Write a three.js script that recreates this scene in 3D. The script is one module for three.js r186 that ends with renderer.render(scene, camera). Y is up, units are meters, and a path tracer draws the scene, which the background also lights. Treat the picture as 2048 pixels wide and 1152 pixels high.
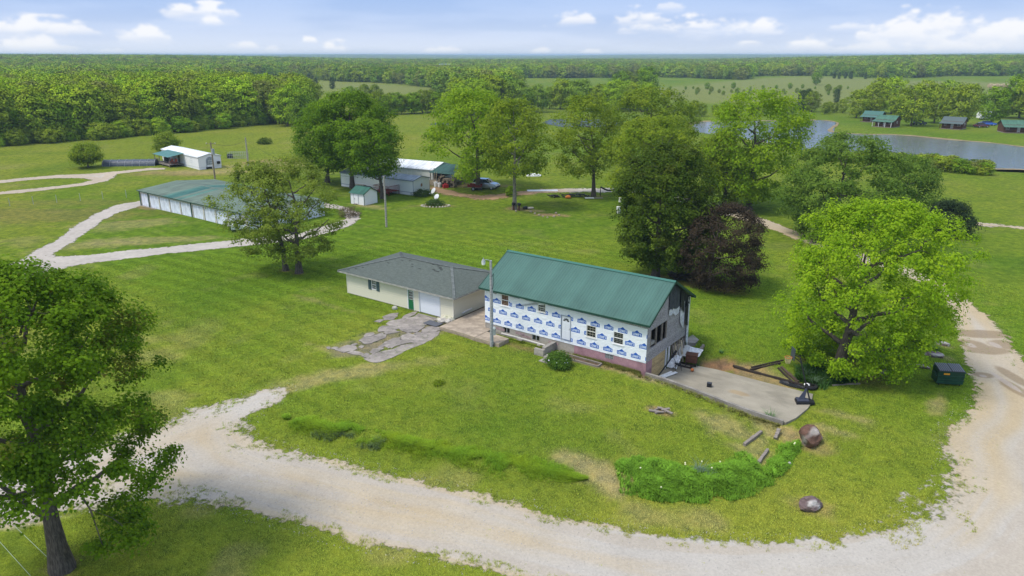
import * as THREE from 'three';
import { mergeGeometries } from 'three/addons/utils/BufferGeometryUtils.js';

// ---------------------------------------------------------------- camera, sky, sun, exposure
const scene = new THREE.Scene();
const EYE = 22, FOCAL = 1465, PITCH = Math.atan(466 / FOCAL);          // a drone 22 m above the house's lower corner
const camera = new THREE.PerspectiveCamera(2 * Math.atan(576 / FOCAL) * 180 / Math.PI, 16 / 9, 0.5, 40000);
camera.position.set(0, EYE, 0);
camera.rotation.set(-PITCH, 0, 0);
const renderer = new THREE.WebGLRenderer({ antialias: true });
renderer.toneMapping = THREE.LinearToneMapping;
renderer.toneMappingExposure = 2.0;
renderer.shadowMap.enabled = true;
const SUN = new THREE.Vector3(-0.6, 1.15, 0.24).normalize();
const sun = new THREE.DirectionalLight(new THREE.Color(1, 0.95, 0.86), 1.5);
sun.name = 'sun';
sun.position.copy(SUN).multiplyScalar(300);
sun.castShadow = true; sun.shadow.radius = 26; sun.shadow.mapSize.set(4096, 4096);
Object.assign(sun.shadow.camera, { left: -160, right: 160, top: 160, bottom: -160, near: 1, far: 700 });
scene.add(sun, sun.target);
scene.fog = new THREE.FogExp2(new THREE.Color(0.62, 0.83, 1.0), 0.00018);

// ---------------------------------------------------------------- random numbers and noise
function rng(s) { let a = s >>> 0; return () => { a = (a + 0x6d2b79f5) | 0; let t = Math.imul(a ^ (a >>> 15), 1 | a); t = (t + Math.imul(t ^ (t >>> 7), 61 | t)) ^ t; return ((t ^ (t >>> 14)) >>> 0) / 4294967296; }; }
const { sin, cos, sqrt, abs, min, max, floor, atan2, PI, exp, hypot } = Math;
const lerp = (a, b, t) => a + (b - a) * t, clamp = (x, a = 0, b = 1) => x < a ? a : x > b ? b : x;
const ss = (a, b, x) => { const t = clamp((x - a) / (b - a)); return t * t * (3 - 2 * t); };
const hash = (x, y, z = 0) => { let h = (Math.imul(x, 374761393) + Math.imul(y, 668265263) + Math.imul(z, 1274126177)) | 0; h = Math.imul(h ^ (h >>> 13), 1274126177); return ((h ^ (h >>> 16)) >>> 0) / 4294967296; };
function n2(x, y, p = 0) {
  const ix = floor(x), iy = floor(y), u = x - ix, v = y - iy, a = u * u * (3 - 2 * u), b = v * v * (3 - 2 * v);
  let x0 = ix, x1 = ix + 1, y0 = iy, y1 = iy + 1;
  if (p) { x0 = ((x0 % p) + p) % p; x1 = ((x1 % p) + p) % p; y0 = ((y0 % p) + p) % p; y1 = ((y1 % p) + p) % p; }
  return lerp(lerp(hash(x0, y0), hash(x1, y0), a), lerp(hash(x0, y1), hash(x1, y1), a), b);
}
function n3(x, y, z) {
  const ix = floor(x), iy = floor(y), iz = floor(z), u = x - ix, v = y - iy, w = z - iz, a = u * u * (3 - 2 * u), b = v * v * (3 - 2 * v), c = w * w * (3 - 2 * w);
  const f = (k) => lerp(lerp(hash(ix, iy, k), hash(ix + 1, iy, k), a), lerp(hash(ix, iy + 1, k), hash(ix + 1, iy + 1, k), a), b);
  return lerp(f(iz), f(iz + 1), c);
}
function fbm(x, y, o = 4, p = 0) { let s = 0, a = 0.5, t = 0; for (let i = 0; i < o; i++) { s += a * n2(x + i * 17.3 * (p ? 0 : 1), y + i * 9.1 * (p ? 0 : 1), p); t += a; a *= 0.5; x *= 2; y *= 2; p *= 2; } return s / t; }

// ---------------------------------------------------------------- sky: thin bright cloud overhead, small cumulus low down
function makeSky() {
  const W = 4096, Hh = 2048, d = new Float32Array(W * Hh * 4), r = rng(77);
  const puffs = [];                                                   // [azimuth from north (rad), elevation of the base, half width, height, density]
  const px = (x, y, w, h, k = 1) => puffs.push([Math.atan((x - 1024) / 1537), (111 - y - h * 0.5) / 1500, w / 2 / 1600, h / 1500, k]);
  px(20, 66, 100, 24); px(90, 64, 120, 26); px(150, 70, 90, 16, .8); px(65, 95, 140, 18); px(295, 77, 120, 22); px(255, 74, 60, 10, .5); px(400, 35, 170, 24); px(428, 52, 50, 12);
  px(220, 104, 60, 8, .6); px(495, 94, 80, 10, .8); px(618, 84, 40, 10); px(668, 96, 80, 18); px(545, 101, 40, 8, .5); px(885, 103, 120, 10, .8); px(1080, 104, 50, 9, .8); px(1180, 106, 60, 8, .8);
  px(1150, 46, 110, 16, .9); px(1282, 40, 120, 32); px(1330, 25, 70, 12, .6); px(1300, 62, 160, 14, .7); px(1400, 55, 130, 26); px(1510, 60, 130, 24); px(1495, 88, 60, 10); px(1620, 90, 110, 20); px(1690, 64, 90, 10, .6); px(1790, 70, 170, 38); px(1860, 60, 150, 30); px(1960, 76, 180, 38); px(2040, 70, 110, 30); px(1760, 98, 200, 16, .7); px(1930, 100, 200, 14, .6);
  for (let i = 0; i < 150; i++) { const a = 0.68 + r() * 4.95, e = 0.004 + r() * r() * 0.16; puffs.push([a, e, 0.02 + r() * 0.06, 0.006 + r() * 0.02 + e * 0.1, 0.5 + r() * 0.5]); }
  const dens = new Float32Array(W * 520);                              // cumulus rows from the horizon upwards
  for (const [a, e, w, h, k] of puffs) {
    const c0 = (a - PI / 2) / (2 * PI) + 0.5, cx = (c0 - floor(c0)) * W, ey = (e / PI + 0.5) * Hh - Hh / 2, hw = w / (2 * PI) * W, hh = h / PI * Hh;
    for (let y = max(0, floor(ey - hh * 0.7)); y < min(519, ey + hh * 1.6); y++) for (let x = floor(cx - hw * 1.5); x <= cx + hw * 1.5; x++) {
      const u = (x - cx) / hw, v = (y - ey) / hh;
      const lobes = fbm(x * 0.11 + a * 91, y * 0.26 + 7, 5), fine = fbm(x * 0.05 + a * 30, y * 0.35 + 2, 4);
      const topo = 0.1 + 1.0 * (1 - u * u) * (0.25 + 1.25 * fbm(x * 0.06 + a * 50, 3.3, 4));
      let q = ss(1.1, 0.45, abs(u) + (0.5 - lobes) * 1.5) * ss(-0.75, 0.5, v + (fine - 0.5) * 1.1) * ss(topo + 0.22, topo - 0.55, v + (0.5 - lobes) * 1.5) * (0.45 + 0.75 * ss(-0.2, 0.9, v)) ; q = clamp(q * 1.1);
      const i = y * W + ((x % W) + W) % W; dens[i] = 1 - (1 - dens[i]) * (1 - q * k);
    }
  }
  for (let y = 0; y < Hh; y++) {
    const el = ((y + 0.5) / Hh - 0.5) * PI, e = max(0, el), s = sin(e);
    const t = 1 - exp(-e * 13), u = 1 - exp(-e * 2.2);
    const base = [lerp(lerp(0.385, 0.105, t), 0.11, u), lerp(lerp(0.412, 0.222, t), 0.21, u), lerp(lerp(0.465, 0.455, t), 0.42, u)];
    for (let x = 0; x < W; x++) {
      const i = (y * W + x) * 4, az = ((x + 0.5) / W - 0.5) * 2 * PI;
      let c = base;
      if (el < -0.002) { d[i] = 0.10; d[i + 1] = 0.14; d[i + 2] = 0.06; d[i + 3] = 1; continue; }
      let q = 0;
      const row = y - Hh / 2;
      if (row >= 0 && row < 519) q = dens[row * W + x];
      const k = 1 / (s + 0.12), dx = cos(az) * cos(e) * k, dz = sin(az) * cos(e) * k;
      let veil = 0;
      if ((x & 1) === 0 || y < 1200) veil = ss(0.3, 0.7, fbm(dx * 1.1 + 4, dz * 1.1 + 9, y < 1400 ? 4 : 3)) * lerp(0.05, 0.85, ss(0.11, 0.5, e)); else veil = d[i - 1];
      const over = 1.0, cl = [0.52, 0.517, 0.52], ve = [1.06, 1.03, 0.985];
      const vv = veil;
      for (let n = 0; n < 3; n++) d[i + n] = lerp(lerp(c[n], ve[n], vv), cl[n], q * 0.85);
      d[i + 3] = vv;
    }
  }
  for (let i = 3; i < d.length; i += 4) d[i] = 1;
  const t = new THREE.DataTexture(d, W, Hh, THREE.RGBAFormat, THREE.FloatType);
  t.mapping = THREE.EquirectangularReflectionMapping; t.magFilter = THREE.LinearFilter; t.minFilter = THREE.LinearFilter; t.wrapS = THREE.RepeatWrapping; t.needsUpdate = true;
  return t;
}
scene.background = makeSky();
scene.environment = scene.background;

// ---------------------------------------------------------------- the lie of the land
const YAW = -35.9 * PI / 180, CY = cos(YAW), SY = sin(YAW), HX = 9.675, HZ = -48.753;   // the house stands askew to the view
const loc = (x, z) => [(x - HX) * CY - (z - HZ) * SY, (x - HX) * SY + (z - HZ) * CY];      // along the house front, out from it
const wor = (lx, lz) => [HX + lx * CY + lz * SY, HZ - lx * SY + lz * CY];
let POND = [];
function polyDist(poly, x, z) {                                       // signed distance, positive inside
  let best = 1e18, inside = false;
  for (let i = 0, j = poly.length - 1; i < poly.length; j = i++) {
    const [ax, az] = poly[j], [bx, bz] = poly[i], ex = bx - ax, ez = bz - az, t = clamp(((x - ax) * ex + (z - az) * ez) / (ex * ex + ez * ez + 1e-9));
    const q = (x - ax - ex * t) ** 2 + (z - az - ez * t) ** 2; if (q < best) best = q;
    if ((az > z) !== (bz > z) && x < (bx - ax) * (z - az) / (bz - az) + ax) inside = !inside;
  }
  return (inside ? 1 : -1) * sqrt(best);
}
const inPoly = (poly, x, z) => polyDist(poly, x, z) > 0;
const bankLine = (lx) => lx < -16 ? 19.4 - (lx + 16) * -0.25 : lx < 2.6 ? lerp(19.4, 14.2, (lx + 16) / 18.6) : lerp(14.2, 5, clamp((lx - 2.6) / 11));
function land(x, z) {
  const D = hypot(x, z), [lx, lz] = loc(x, z);
  let h = 0;
  if (D < 200) {
    const right = ss(0.5, 13, lx) * 1.0;
    const front = ss(-0.5, 1.5, lz);
    h = lerp(-right * ss(-40, 40, lx), -1.35 * ss(1, 11.5, lx), front * ss(24, 12, lx));
    h += 0.28 * ss(-1, -13, lx) * ss(-26, -14, lx) * ss(8, 3, lz) * ss(-12, -6, lz);                                 // the raised strip along the house
    const b = lz - bankLine(lx), w = ss(-22, -14, lx) * ss(16, 8, lx);
    const low = -0.85 * ss(-9, 4, b);
    h = lerp(h, min(h, 0) + low * lerp(1, 0.25, ss(2, 10, lx)) - 0.28 * ss(-0.3, 1.3, b) * w, ss(-60, -22, lx));
    // dug out in front of the basement garage
    const dug = ss(-0.5, -0.1, lx) * ss(12.5, 10.2, lx) * ss(0.55, 0.2, lz) * ss(-8.5, -5.6, lz);
    h = lerp(h, -1.02, dug);
    h += 0.12 * (fbm(x * 0.09, z * 0.09, 3) - 0.5) * 2 * ss(20, 60, D);
  }
  if (D > 120) {
    const az = atan2(x, -z), far = ss(450, 1500, D);
    const edge = 9.5 * ss(-0.10, -0.48, az) + 9 * ss(0.22, 0.5, az) + 0.5;
    h += far * edge * (0.8 + 0.4 * fbm(x * 0.0016 + 5, z * 0.0016, 3));
    h += ss(150, 500, D) * 3.2 * (fbm(x * 0.004 + 2, z * 0.004 + 8, 3) - 0.5);
    h += ss(3200, 9000, D) * 34 * (0.2 + fbm(az * 5 + 20, D * 0.00009, 2)) - ss(1800, 3200, D) * 6;
    if (POND.length && D < 420 && x > -20) { const s = polyDist(POND, x, z); if (s > -4) h = lerp(h, min(h, -1.5), ss(-3, 5, s)); }
  }
  return h;
}
const cp = cos(PITCH), sp = sin(PITCH);
function ray(px, py) { const a = (px - 1024) / FOCAL, b = -(py - 576) / FOCAL; return [a, b * cp - sp, -b * sp - cp]; }
function at(px, py, up = 0) {                                          // the spot of ground under a point of the survey photograph
  const d = ray(px, py); let h = 0, t = 0;
  for (let i = 0; i < 14; i++) { t = (EYE - h - up) / -d[1]; const g = land(d[0] * t, d[2] * t); h = i < 5 ? g : lerp(h, g, 0.5); }
  return new THREE.Vector3(d[0] * t, h, d[2] * t);
}
const flat = (list) => list.map(([x, y]) => { const p = at(x, y); return [p.x, p.z]; });
const deep = (p) => -((p.z) * cp) + (EYE - p.y) * sp;                  // distance along the view axis
const perPx = (p) => deep(p) / FOCAL;
function tall(base, py) {                                             // height of something standing at base that reaches row py
  const dist = hypot(base.x, base.z), d = ray(1024 + FOCAL * base.x / deep(base), py), hz = hypot(d[0], d[2]);
  return EYE + d[1] * dist / hz - base.y;
}
POND = flat([[1378, 252], [1400, 242], [1480, 240], [1590, 240], [1640, 239], [1672, 243], [1668, 262], [1720, 266], [1800, 268], [1900, 277], [1990, 284], [2048, 291], [2140, 300], [2260, 330], [2120, 352], [2048, 343], [1960, 338], [1850, 322], [1760, 312], [1660, 306], [1580, 292], [1520, 280], [1440, 268], [1395, 262]]);
// ---------------------------------------------------------------- naming and building kit
const used = new Map();
function numbered(n) { const k = used.get(n) || 0; used.set(n, k + 1); return k ? n + '_' + String(k).padStart(3, '0') : n; }
function tag(o, label, category, group, kind) { if (label) o.userData.label = label; if (category) o.userData.category = category; if (group) o.userData.group = group; if (kind) o.userData.kind = kind; return o; }
function thing(name, label, category, pos = [0, 0, 0], turn = 0, group) {
  const g = new THREE.Group(); g.name = numbered(name); scene.add(g);
  Array.isArray(pos) ? g.position.set(...pos) : g.position.copy(pos); g.rotation.y = turn;
  return tag(g, label, category, group);
}
function copy(o, pos, turn, scale, label) { const c = o.clone(); c.name = numbered(o.name.replace(/_\d+$/, '')); scene.add(c); c.position.copy(pos); c.rotation.y = turn; if (scale) c.scale.setScalar(scale); if (label) c.userData.label = label; return c; }
const rgb = (r, g, b) => new THREE.Color().setRGB(r, g, b);
const M4 = () => new THREE.Matrix4();
const V = (x, y, z) => new THREE.Vector3(x, y, z);
class Geo {                                                           // collects faces; uv in metres
  constructor() { this.p = []; this.n = []; this.u = []; this.c = []; this.col = null; this.m = null; }
  tint(c) { this.col = c; return this; }
  in(m) { this.m = m; return this; }
  vert(x, y, z, u, v) { this.p.push(x, y, z); this.u.push(u, v); if (this.col) this.c.push(this.col[0], this.col[1], this.col[2]); }
  tri(a, b, c, ua, ub, uc) {
    if (this.m) { a = V(...a).applyMatrix4(this.m).toArray(); b = V(...b).applyMatrix4(this.m).toArray(); c = V(...c).applyMatrix4(this.m).toArray(); }
    const ux = b[0] - a[0], uy = b[1] - a[1], uz = b[2] - a[2], vx = c[0] - a[0], vy = c[1] - a[1], vz = c[2] - a[2];
    let nx = uy * vz - uz * vy, ny = uz * vx - ux * vz, nz = ux * vy - uy * vx; const l = hypot(nx, ny, nz) || 1; nx /= l; ny /= l; nz /= l;
    const q = ua ? [ua, ub, uc] : [a, b, c].map((p) => abs(ny) > 0.75 ? [p[0], -p[2]] : abs(nx) > abs(nz) ? [-p[2], p[1]] : [p[0], p[1]]);
    [a, b, c].forEach((p, i) => { this.vert(p[0], p[1], p[2], q[i][0], q[i][1]); this.n.push(nx, ny, nz); });
  }
  quad(a, b, c, d, ua, ub, uc, ud) { this.tri(a, b, c, ua, ub, uc); this.tri(a, c, d, ua, uc, ud); return this; }
  box(x0, y0, z0, x1, y1, z1) {
    const A = [x0, y0, z0], B = [x1, y0, z0], C = [x1, y1, z0], D = [x0, y1, z0], E = [x0, y0, z1], F = [x1, y0, z1], G = [x1, y1, z1], H = [x0, y1, z1];
    this.quad(E, F, G, H); this.quad(B, A, D, C); this.quad(F, B, C, G); this.quad(A, E, H, D); this.quad(H, G, C, D); this.quad(A, B, F, E); return this;
  }
  beam(a, b, w, h = w) {                                              // squared timber from a to b
    const A = V(...a), B = V(...b), d = B.clone().sub(A), L = d.length(); d.normalize();
    const up = abs(d.y) > 0.95 ? V(1, 0, 0) : V(0, 1, 0), s = V().crossVectors(d, up).normalize(), t = V().crossVectors(s, d);
    const old = this.m, k = M4().makeBasis(d, t, s).setPosition(A); this.m = old ? old.clone().multiply(k) : k;
    this.box(0, -h / 2, -w / 2, L, h / 2, w / 2); this.m = old; return this;
  }
  tube(pts, radii, sides = 6, cap = true) {
    const P = pts.map((p) => Array.isArray(p) ? V(...p) : p), R = Array.isArray(radii) ? radii : P.map(() => radii), rings = []; let ref = null, run = 0;
    for (let i = 0; i < P.length; i++) {
      const d = V().subVectors(P[min(i + 1, P.length - 1)], P[max(i - 1, 0)]).normalize();
      if (!ref) ref = abs(d.y) > 0.9 ? V(1, 0, 0) : V(0, 1, 0);
      const s = V().crossVectors(d, ref).normalize(), t = V().crossVectors(s, d).normalize(); ref = t.clone().lerp(ref, 0.0);
      if (i) run += P[i].distanceTo(P[i - 1]);
      const ring = []; for (let k = 0; k <= sides; k++) { const a = k / sides * 2 * PI; ring.push([P[i].x + (s.x * cos(a) + t.x * sin(a)) * R[i], P[i].y + (s.y * cos(a) + t.y * sin(a)) * R[i], P[i].z + (s.z * cos(a) + t.z * sin(a)) * R[i], k / sides * 2 * PI * R[0], run, s.x * cos(a) + t.x * sin(a), s.y * cos(a) + t.y * sin(a), s.z * cos(a) + t.z * sin(a)]); }
      rings.push(ring);
    }
    for (let i = 0; i + 1 < rings.length; i++) for (let k = 0; k < sides; k++) {
      const a = rings[i][k], b = rings[i][k + 1], c = rings[i + 1][k + 1], d = rings[i + 1][k];
      for (const q of [a, c, b, a, d, c]) { let x = q[0], y = q[1], z = q[2], nx = q[5], ny = q[6], nz = q[7]; if (this.m) { [x, y, z] = V(x, y, z).applyMatrix4(this.m).toArray(); [nx, ny, nz] = V(nx, ny, nz).transformDirection(this.m).toArray(); } this.vert(x, y, z, q[3], q[4]); this.n.push(nx, ny, nz); }
    }
    if (cap) for (const e of [0, rings.length - 1]) { const r = rings[e], o = [P[e].x, P[e].y, P[e].z]; for (let k = 0; k < sides; k++) { const a = r[k].slice(0, 3), b = r[k + 1].slice(0, 3); e ? this.tri(o, b, a) : this.tri(o, a, b); } }
    return this;
  }
  prism(poly, dir, depth) {                                           // poly: 3D outline; pushed along dir by depth
    const q = poly.map((p) => [p[0] + dir[0] * depth, p[1] + dir[1] * depth, p[2] + dir[2] * depth]);
    const tris = THREE.ShapeUtils.triangulateShape(flat2(poly), []);
    for (const [a, b, c] of tris) { this.tri(poly[a], poly[b], poly[c]); this.tri(q[c], q[b], q[a]); }
    for (let i = 0; i < poly.length; i++) { const j = (i + 1) % poly.length; this.quad(poly[j], poly[i], q[i], q[j]); }
    return this;
  }
  geo() {
    const g = new THREE.BufferGeometry();
    g.setAttribute('position', new THREE.Float32BufferAttribute(this.p, 3)); g.setAttribute('normal', new THREE.Float32BufferAttribute(this.n, 3)); g.setAttribute('uv', new THREE.Float32BufferAttribute(this.u, 2));
    if (this.c.length) g.setAttribute('color', new THREE.Float32BufferAttribute(this.c, 3));
    return g;
  }
  build(name, mat, parent) { return mesh(name, this.geo(), mat, parent); }
}
function flat2(poly) {                                                // drop the axis along which the outline is flattest
  const ext = [0, 1, 2].map((k) => max(...poly.map((p) => p[k])) - min(...poly.map((p) => p[k]))), k = ext.indexOf(min(...ext)), [i, j] = [0, 1, 2].filter((q) => q !== k);
  return poly.map((p) => new THREE.Vector2(p[i], p[j]));
}
function mesh(name, geo, mat, parent = scene) {
  const m = new THREE.Mesh(geo, mat); m.name = parent === scene ? numbered(name) : name; m.castShadow = m.receiveShadow = true; parent.add(m); return m;
}
function wallPanel(outline, holes, depth) {                           // outline in x,y with holes; front face at z = 0, uv in metres
  const s = new THREE.Shape(outline.map(([x, y]) => new THREE.Vector2(x, y)));
  for (const [x0, y0, x1, y1] of holes) s.holes.push(new THREE.Path([[x0, y0], [x0, y1], [x1, y1], [x1, y0]].map(([x, y]) => new THREE.Vector2(x, y))));
  const g = new THREE.ExtrudeGeometry(s, { depth, bevelEnabled: false }); g.translate(0, 0, -depth); return g;
}

// ---------------------------------------------------------------- surfaces
const toS = (c) => c <= 0.0031308 ? c * 12.92 : 1.055 * Math.pow(c, 1 / 2.4) - 0.055;
function tex(size, f, srgb = true) {                                   // f(u, v) -> linear colour or grey
  const d = new Uint8Array(size * size * 4);
  for (let y = 0; y < size; y++) for (let x = 0; x < size; x++) {
    const c = f(x / size, y / size), i = (y * size + x) * 4, a = Array.isArray(c);
    for (let k = 0; k < 3; k++) d[i + k] = clamp(srgb ? toS(a ? c[k] : c) : (a ? c[k] : c)) * 255;
    d[i + 3] = a && c.length > 3 ? clamp(c[3]) * 255 : 255;
  }
  const t = new THREE.DataTexture(d, size, size); t.wrapS = t.wrapT = THREE.RepeatWrapping; t.magFilter = THREE.LinearFilter; t.minFilter = THREE.LinearMipmapLinearFilter; t.generateMipmaps = true;
  if (srgb) t.colorSpace = THREE.SRGBColorSpace; t.needsUpdate = true; return t;
}
const per = (t, metres, my = metres) => { const c = t.clone(); c.repeat.set(1 / metres, 1 / my); c.needsUpdate = true; return c; };
const mix3 = (a, b, t) => [lerp(a[0], b[0], t), lerp(a[1], b[1], t), lerp(a[2], b[2], t)];
const grey = tex(512, (u, v) => { const a = fbm(u * 6, v * 6, 5, 6), b = n2(u * 128, v * 128, 128); return 0.62 + 0.5 * (a - 0.5) + 0.22 * (b - 0.5); });          // patchy, mean 0.62
const rough = tex(512, (u, v) => 0.5 + 0.7 * (fbm(u * 16, v * 16, 5, 16) - 0.5), false);
const streak = tex(512, (u, v) => { const a = fbm(u * 64, v * 3, 3, 0) , b = fbm(u * 5, v * 5, 3, 5); return 0.62 + 0.4 * (n2(u * 64, v * 3, 64) - 0.5) + 0.3 * (b - 0.5); });
const woodTex = tex(512, (u, v) => { const w = n2(u * 4, v * 48, 64) * 0.5 + n2(u * 16, v * 128, 128) * 0.5; return 0.6 + 0.6 * (w - 0.5); });
const chips = tex(512, (u, v) => {                                     // strand board: little flakes in every direction
  let best = 0.5; const X = u * 40, Y = v * 40, ix = floor(X), iy = floor(Y); let pri = -1;
  for (let j = -1; j <= 1; j++) for (let i = -1; i <= 1; i++) { const cx = ((ix + i) % 40 + 40) % 40, cy = ((iy + j) % 40 + 40) % 40, a = hash(cx, cy, 5) * PI, ox = X - ix - i - hash(cx, cy, 1), oy = Y - iy - j - hash(cx, cy, 2), s = ox * cos(a) + oy * sin(a), t = -ox * sin(a) + oy * cos(a), p = hash(cx, cy, 3); if (abs(s) < 0.95 && abs(t) < 0.34 && p > pri) { pri = p; best = hash(cx, cy, 4); } }
  return clamp(0.62 + 0.75 * (best - 0.5) + 0.25 * (fbm(u * 5, v * 5, 3, 5) - 0.5));
});
const barkTex = tex(512, (u, v) => { const w = 0.6 * n2(u * 24, v * 5, 120) + 0.4 * n2(u * 60, v * 14, 120); return clamp(0.62 + 0.9 * (w - 0.5)); });
const shingleTex = tex(1024, (u, v) => { const row = floor(v * 28), off = (row % 2) * 0.5 + hash(row, 3) * 0.3, tab = floor((u * 20 + off)), p = (v * 28) % 1, q = (u * 20 + off) - tab; const k = 0.62 + 0.14 * (hash(((tab % 20) + 20) % 20, row) - 0.5) + 0.22 * (n2(u * 256, v * 256, 256) - 0.5); return clamp(k * (p < 0.12 ? 0.62 : 1) * (q < 0.05 ? 0.8 : 1)); });
const K = 1 / 0.62;
function std(c, r = 0.85, o = {}) {
  const { m, s = 1, b, metal = 0, name, ...rest } = o;
  const mat = new THREE.MeshPhysicalMaterial({ color: m ? rgb(c[0] * K, c[1] * K, c[2] * K) : rgb(...c), roughness: r, metalness: metal, specularIntensity: 0.6, ...rest });
  if (m) mat.map = per(m, s); if (b) { mat.bumpMap = per(m && m !== grey ? m : rough, s); mat.bumpScale = b; } if (name) mat.name = name;
  return mat;
}
const MAT = {
  wrapGrey: std([0.36, 0.36, 0.36], 0.9, { m: chips, s: 1.4, b: 0.004 }), osb: std([0.33, 0.315, 0.325], 0.95, { m: chips, s: 1.3, b: 0.006 }), plywood: std([0.47, 0.34, 0.17], 0.85, { m: woodTex, s: 1.6, b: 0.002 }),
  pink: std([0.33, 0.19, 0.215], 0.9, { m: grey, s: 2.5, b: 0.006 }), block: std([0.34, 0.31, 0.27], 0.95, { m: grey, s: 1.8, b: 0.008 }), concrete: std([0.30, 0.275, 0.24], 0.93, { m: grey, s: 4, b: 0.006 }),
  greenRoof: std([0.062, 0.140, 0.112], 0.5, { specularIntensity: 0.5 }), greenTrim: std([0.014, 0.06, 0.042], 0.55), greenRoofOld: std([0.125, 0.168, 0.122], 0.6, { m: streak, s: 7 }), greenRoofNew: std([0.035, 0.12, 0.09], 0.5, { m: streak, s: 6 }),
  white: std([0.78, 0.78, 0.79], 0.6), whitePlain: std([0.8, 0.8, 0.8], 0.5), door: std([0.72, 0.75, 0.80], 0.5), cream: std([0.66, 0.63, 0.50], 0.75), shingle: std([0.10, 0.118, 0.102], 0.95, { m: shingleTex, s: 4, b: 0.012 }), ridge: std([0.135, 0.15, 0.14], 0.95, { m: grey, s: 0.8, b: 0.006 }),
  dark: std([0.012, 0.012, 0.013], 0.9), glass: std([0.02, 0.025, 0.022], 0.06, { specularIntensity: 1 }), glassBlue: std([0.10, 0.13, 0.16], 0.1, { specularIntensity: 1 }), shutter: std([0.07, 0.11, 0.115], 0.7), greenDoor: std([0.015, 0.145, 0.055], 0.5), slate: std([0.30, 0.35, 0.42], 0.6, { m: streak, s: 4 }), whiteRoof: std([0.74, 0.75, 0.76], 0.5, { m: streak, s: 5 }), siding: std([0.76, 0.77, 0.73], 0.7), greyTrim: std([0.22, 0.26, 0.33], 0.6),
  wood: std([0.24, 0.19, 0.14], 0.9, { m: woodTex, s: 1.2, b: 0.004 }), oldWood: std([0.25, 0.215, 0.185], 0.95, { m: woodTex, s: 1.0, b: 0.006 }), burnt: std([0.045, 0.034, 0.026], 0.95, { m: woodTex, s: 0.9, b: 0.012 }), paleWood: std([0.46, 0.38, 0.27], 0.9, { m: woodTex, s: 1.2, b: 0.003 }), redWood: std([0.17, 0.026, 0.022], 0.8, { m: woodTex, s: 1.2 }), cabin: std([0.105, 0.045, 0.025], 0.85, { m: woodTex, s: 1.5, b: 0.01 }), pole: std([0.33, 0.31, 0.275], 0.9, { m: woodTex, s: 1.5, b: 0.004 }),
  black: std([0.016, 0.017, 0.02], 0.55), tarp: std([0.035, 0.04, 0.05], 0.55, { m: grey, s: 0.8, b: 0.02 }), rubber: std([0.02, 0.02, 0.021], 0.85), rust: std([0.10, 0.042, 0.025], 0.9, { m: grey, s: 0.6, b: 0.004 }), steel: std([0.45, 0.46, 0.47], 0.4, { metal: 0.7 }), galv: std([0.40, 0.42, 0.44], 0.5, { metal: 0.3 }), orange: std([0.55, 0.17, 0.03], 0.6), ball: std([0.5, 0.16, 0.05], 0.7, { m: grey, s: 0.1 }), yellow: std([0.75, 0.33, 0.02], 0.5), dumpster: std([0.014, 0.06, 0.035], 0.45, { m: grey, s: 1.5 }), lid: std([0.045, 0.05, 0.06], 0.5),
  red: std([0.45, 0.02, 0.025], 0.4), silver: std([0.42, 0.45, 0.48], 0.25, { metal: 0.5, clearcoat: 1 }), carRed: std([0.11, 0.02, 0.03], 0.25, { clearcoat: 1 }), carBlue: std([0.02, 0.10, 0.5], 0.25, { clearcoat: 1 }), carWhite: std([0.7, 0.72, 0.74], 0.25, { clearcoat: 1 }), carDark: std([0.05, 0.06, 0.06], 0.25, { clearcoat: 1 }),
  rock: std([0.27, 0.22, 0.19], 0.95, { vertexColors: true, b: 0.03, s: 0.9, m: grey }), bark: std([0.115, 0.095, 0.08], 0.95, { m: barkTex, s: 1.1, b: 0.025 }), barkPale: std([0.24, 0.215, 0.18], 0.95, { m: barkTex, s: 1.0, b: 0.02 }),
  leaf: new THREE.MeshPhysicalMaterial({ color: 0xffffff, vertexColors: true, roughness: 0.9, specularIntensity: 0.06, transmission: 0.5, thickness: 0, side: THREE.DoubleSide, name: 'leaf' }),
  leafFar: new THREE.MeshPhysicalMaterial({ color: 0xffffff, vertexColors: true, roughness: 1, specularIntensity: 0.03, side: THREE.DoubleSide, name: 'leaf_far' }),
  blade: new THREE.MeshPhysicalMaterial({ color: 0xffffff, vertexColors: true, roughness: 0.9, specularIntensity: 0.06, side: THREE.DoubleSide, name: 'grass_blade' }),
};
MAT.rock.color.setRGB(1.45, 1.45, 1.45);

MAT.roofTones = [0.94, 1, 1.05].map((k) => std([0.062 * k, 0.140 * k, 0.112 * k], 0.45, { specularIntensity: 0.6, m: tex(256, (u, v) => 0.62 + 0.16 * (fbm(u * 4, v * 4, 3, 4) - 0.5) + 0.05 * (n2(u * 64, v * 6, 64) - 0.5)), s: 4.5 + k, b: 0.004 }));
// ---------------------------------------------------------------- ground
function axis(lo, hi, step, reach, grow) { const a = []; for (let x = lo; x <= hi + 1e-6; x += step) a.push(x); let s = step, x = hi; while (x < reach[1]) { s *= grow; x += s; a.push(x); } s = step; x = lo; while (x > reach[0]) { s *= grow; x -= s; a.unshift(x); } return a; }
const GX = axis(-48, 48, 0.5, [-9000, 9000], 1.075), GZ = axis(-118, -21, 0.5, [-15000, 40], 1.06);
const NX = GX.length, NZ = GZ.length;
const HEI = new Float32Array(NX * NZ);
for (let j = 0; j < NZ; j++) for (let i = 0; i < NX; i++) HEI[j * NX + i] = land(GX[i], GZ[j]);
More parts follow.
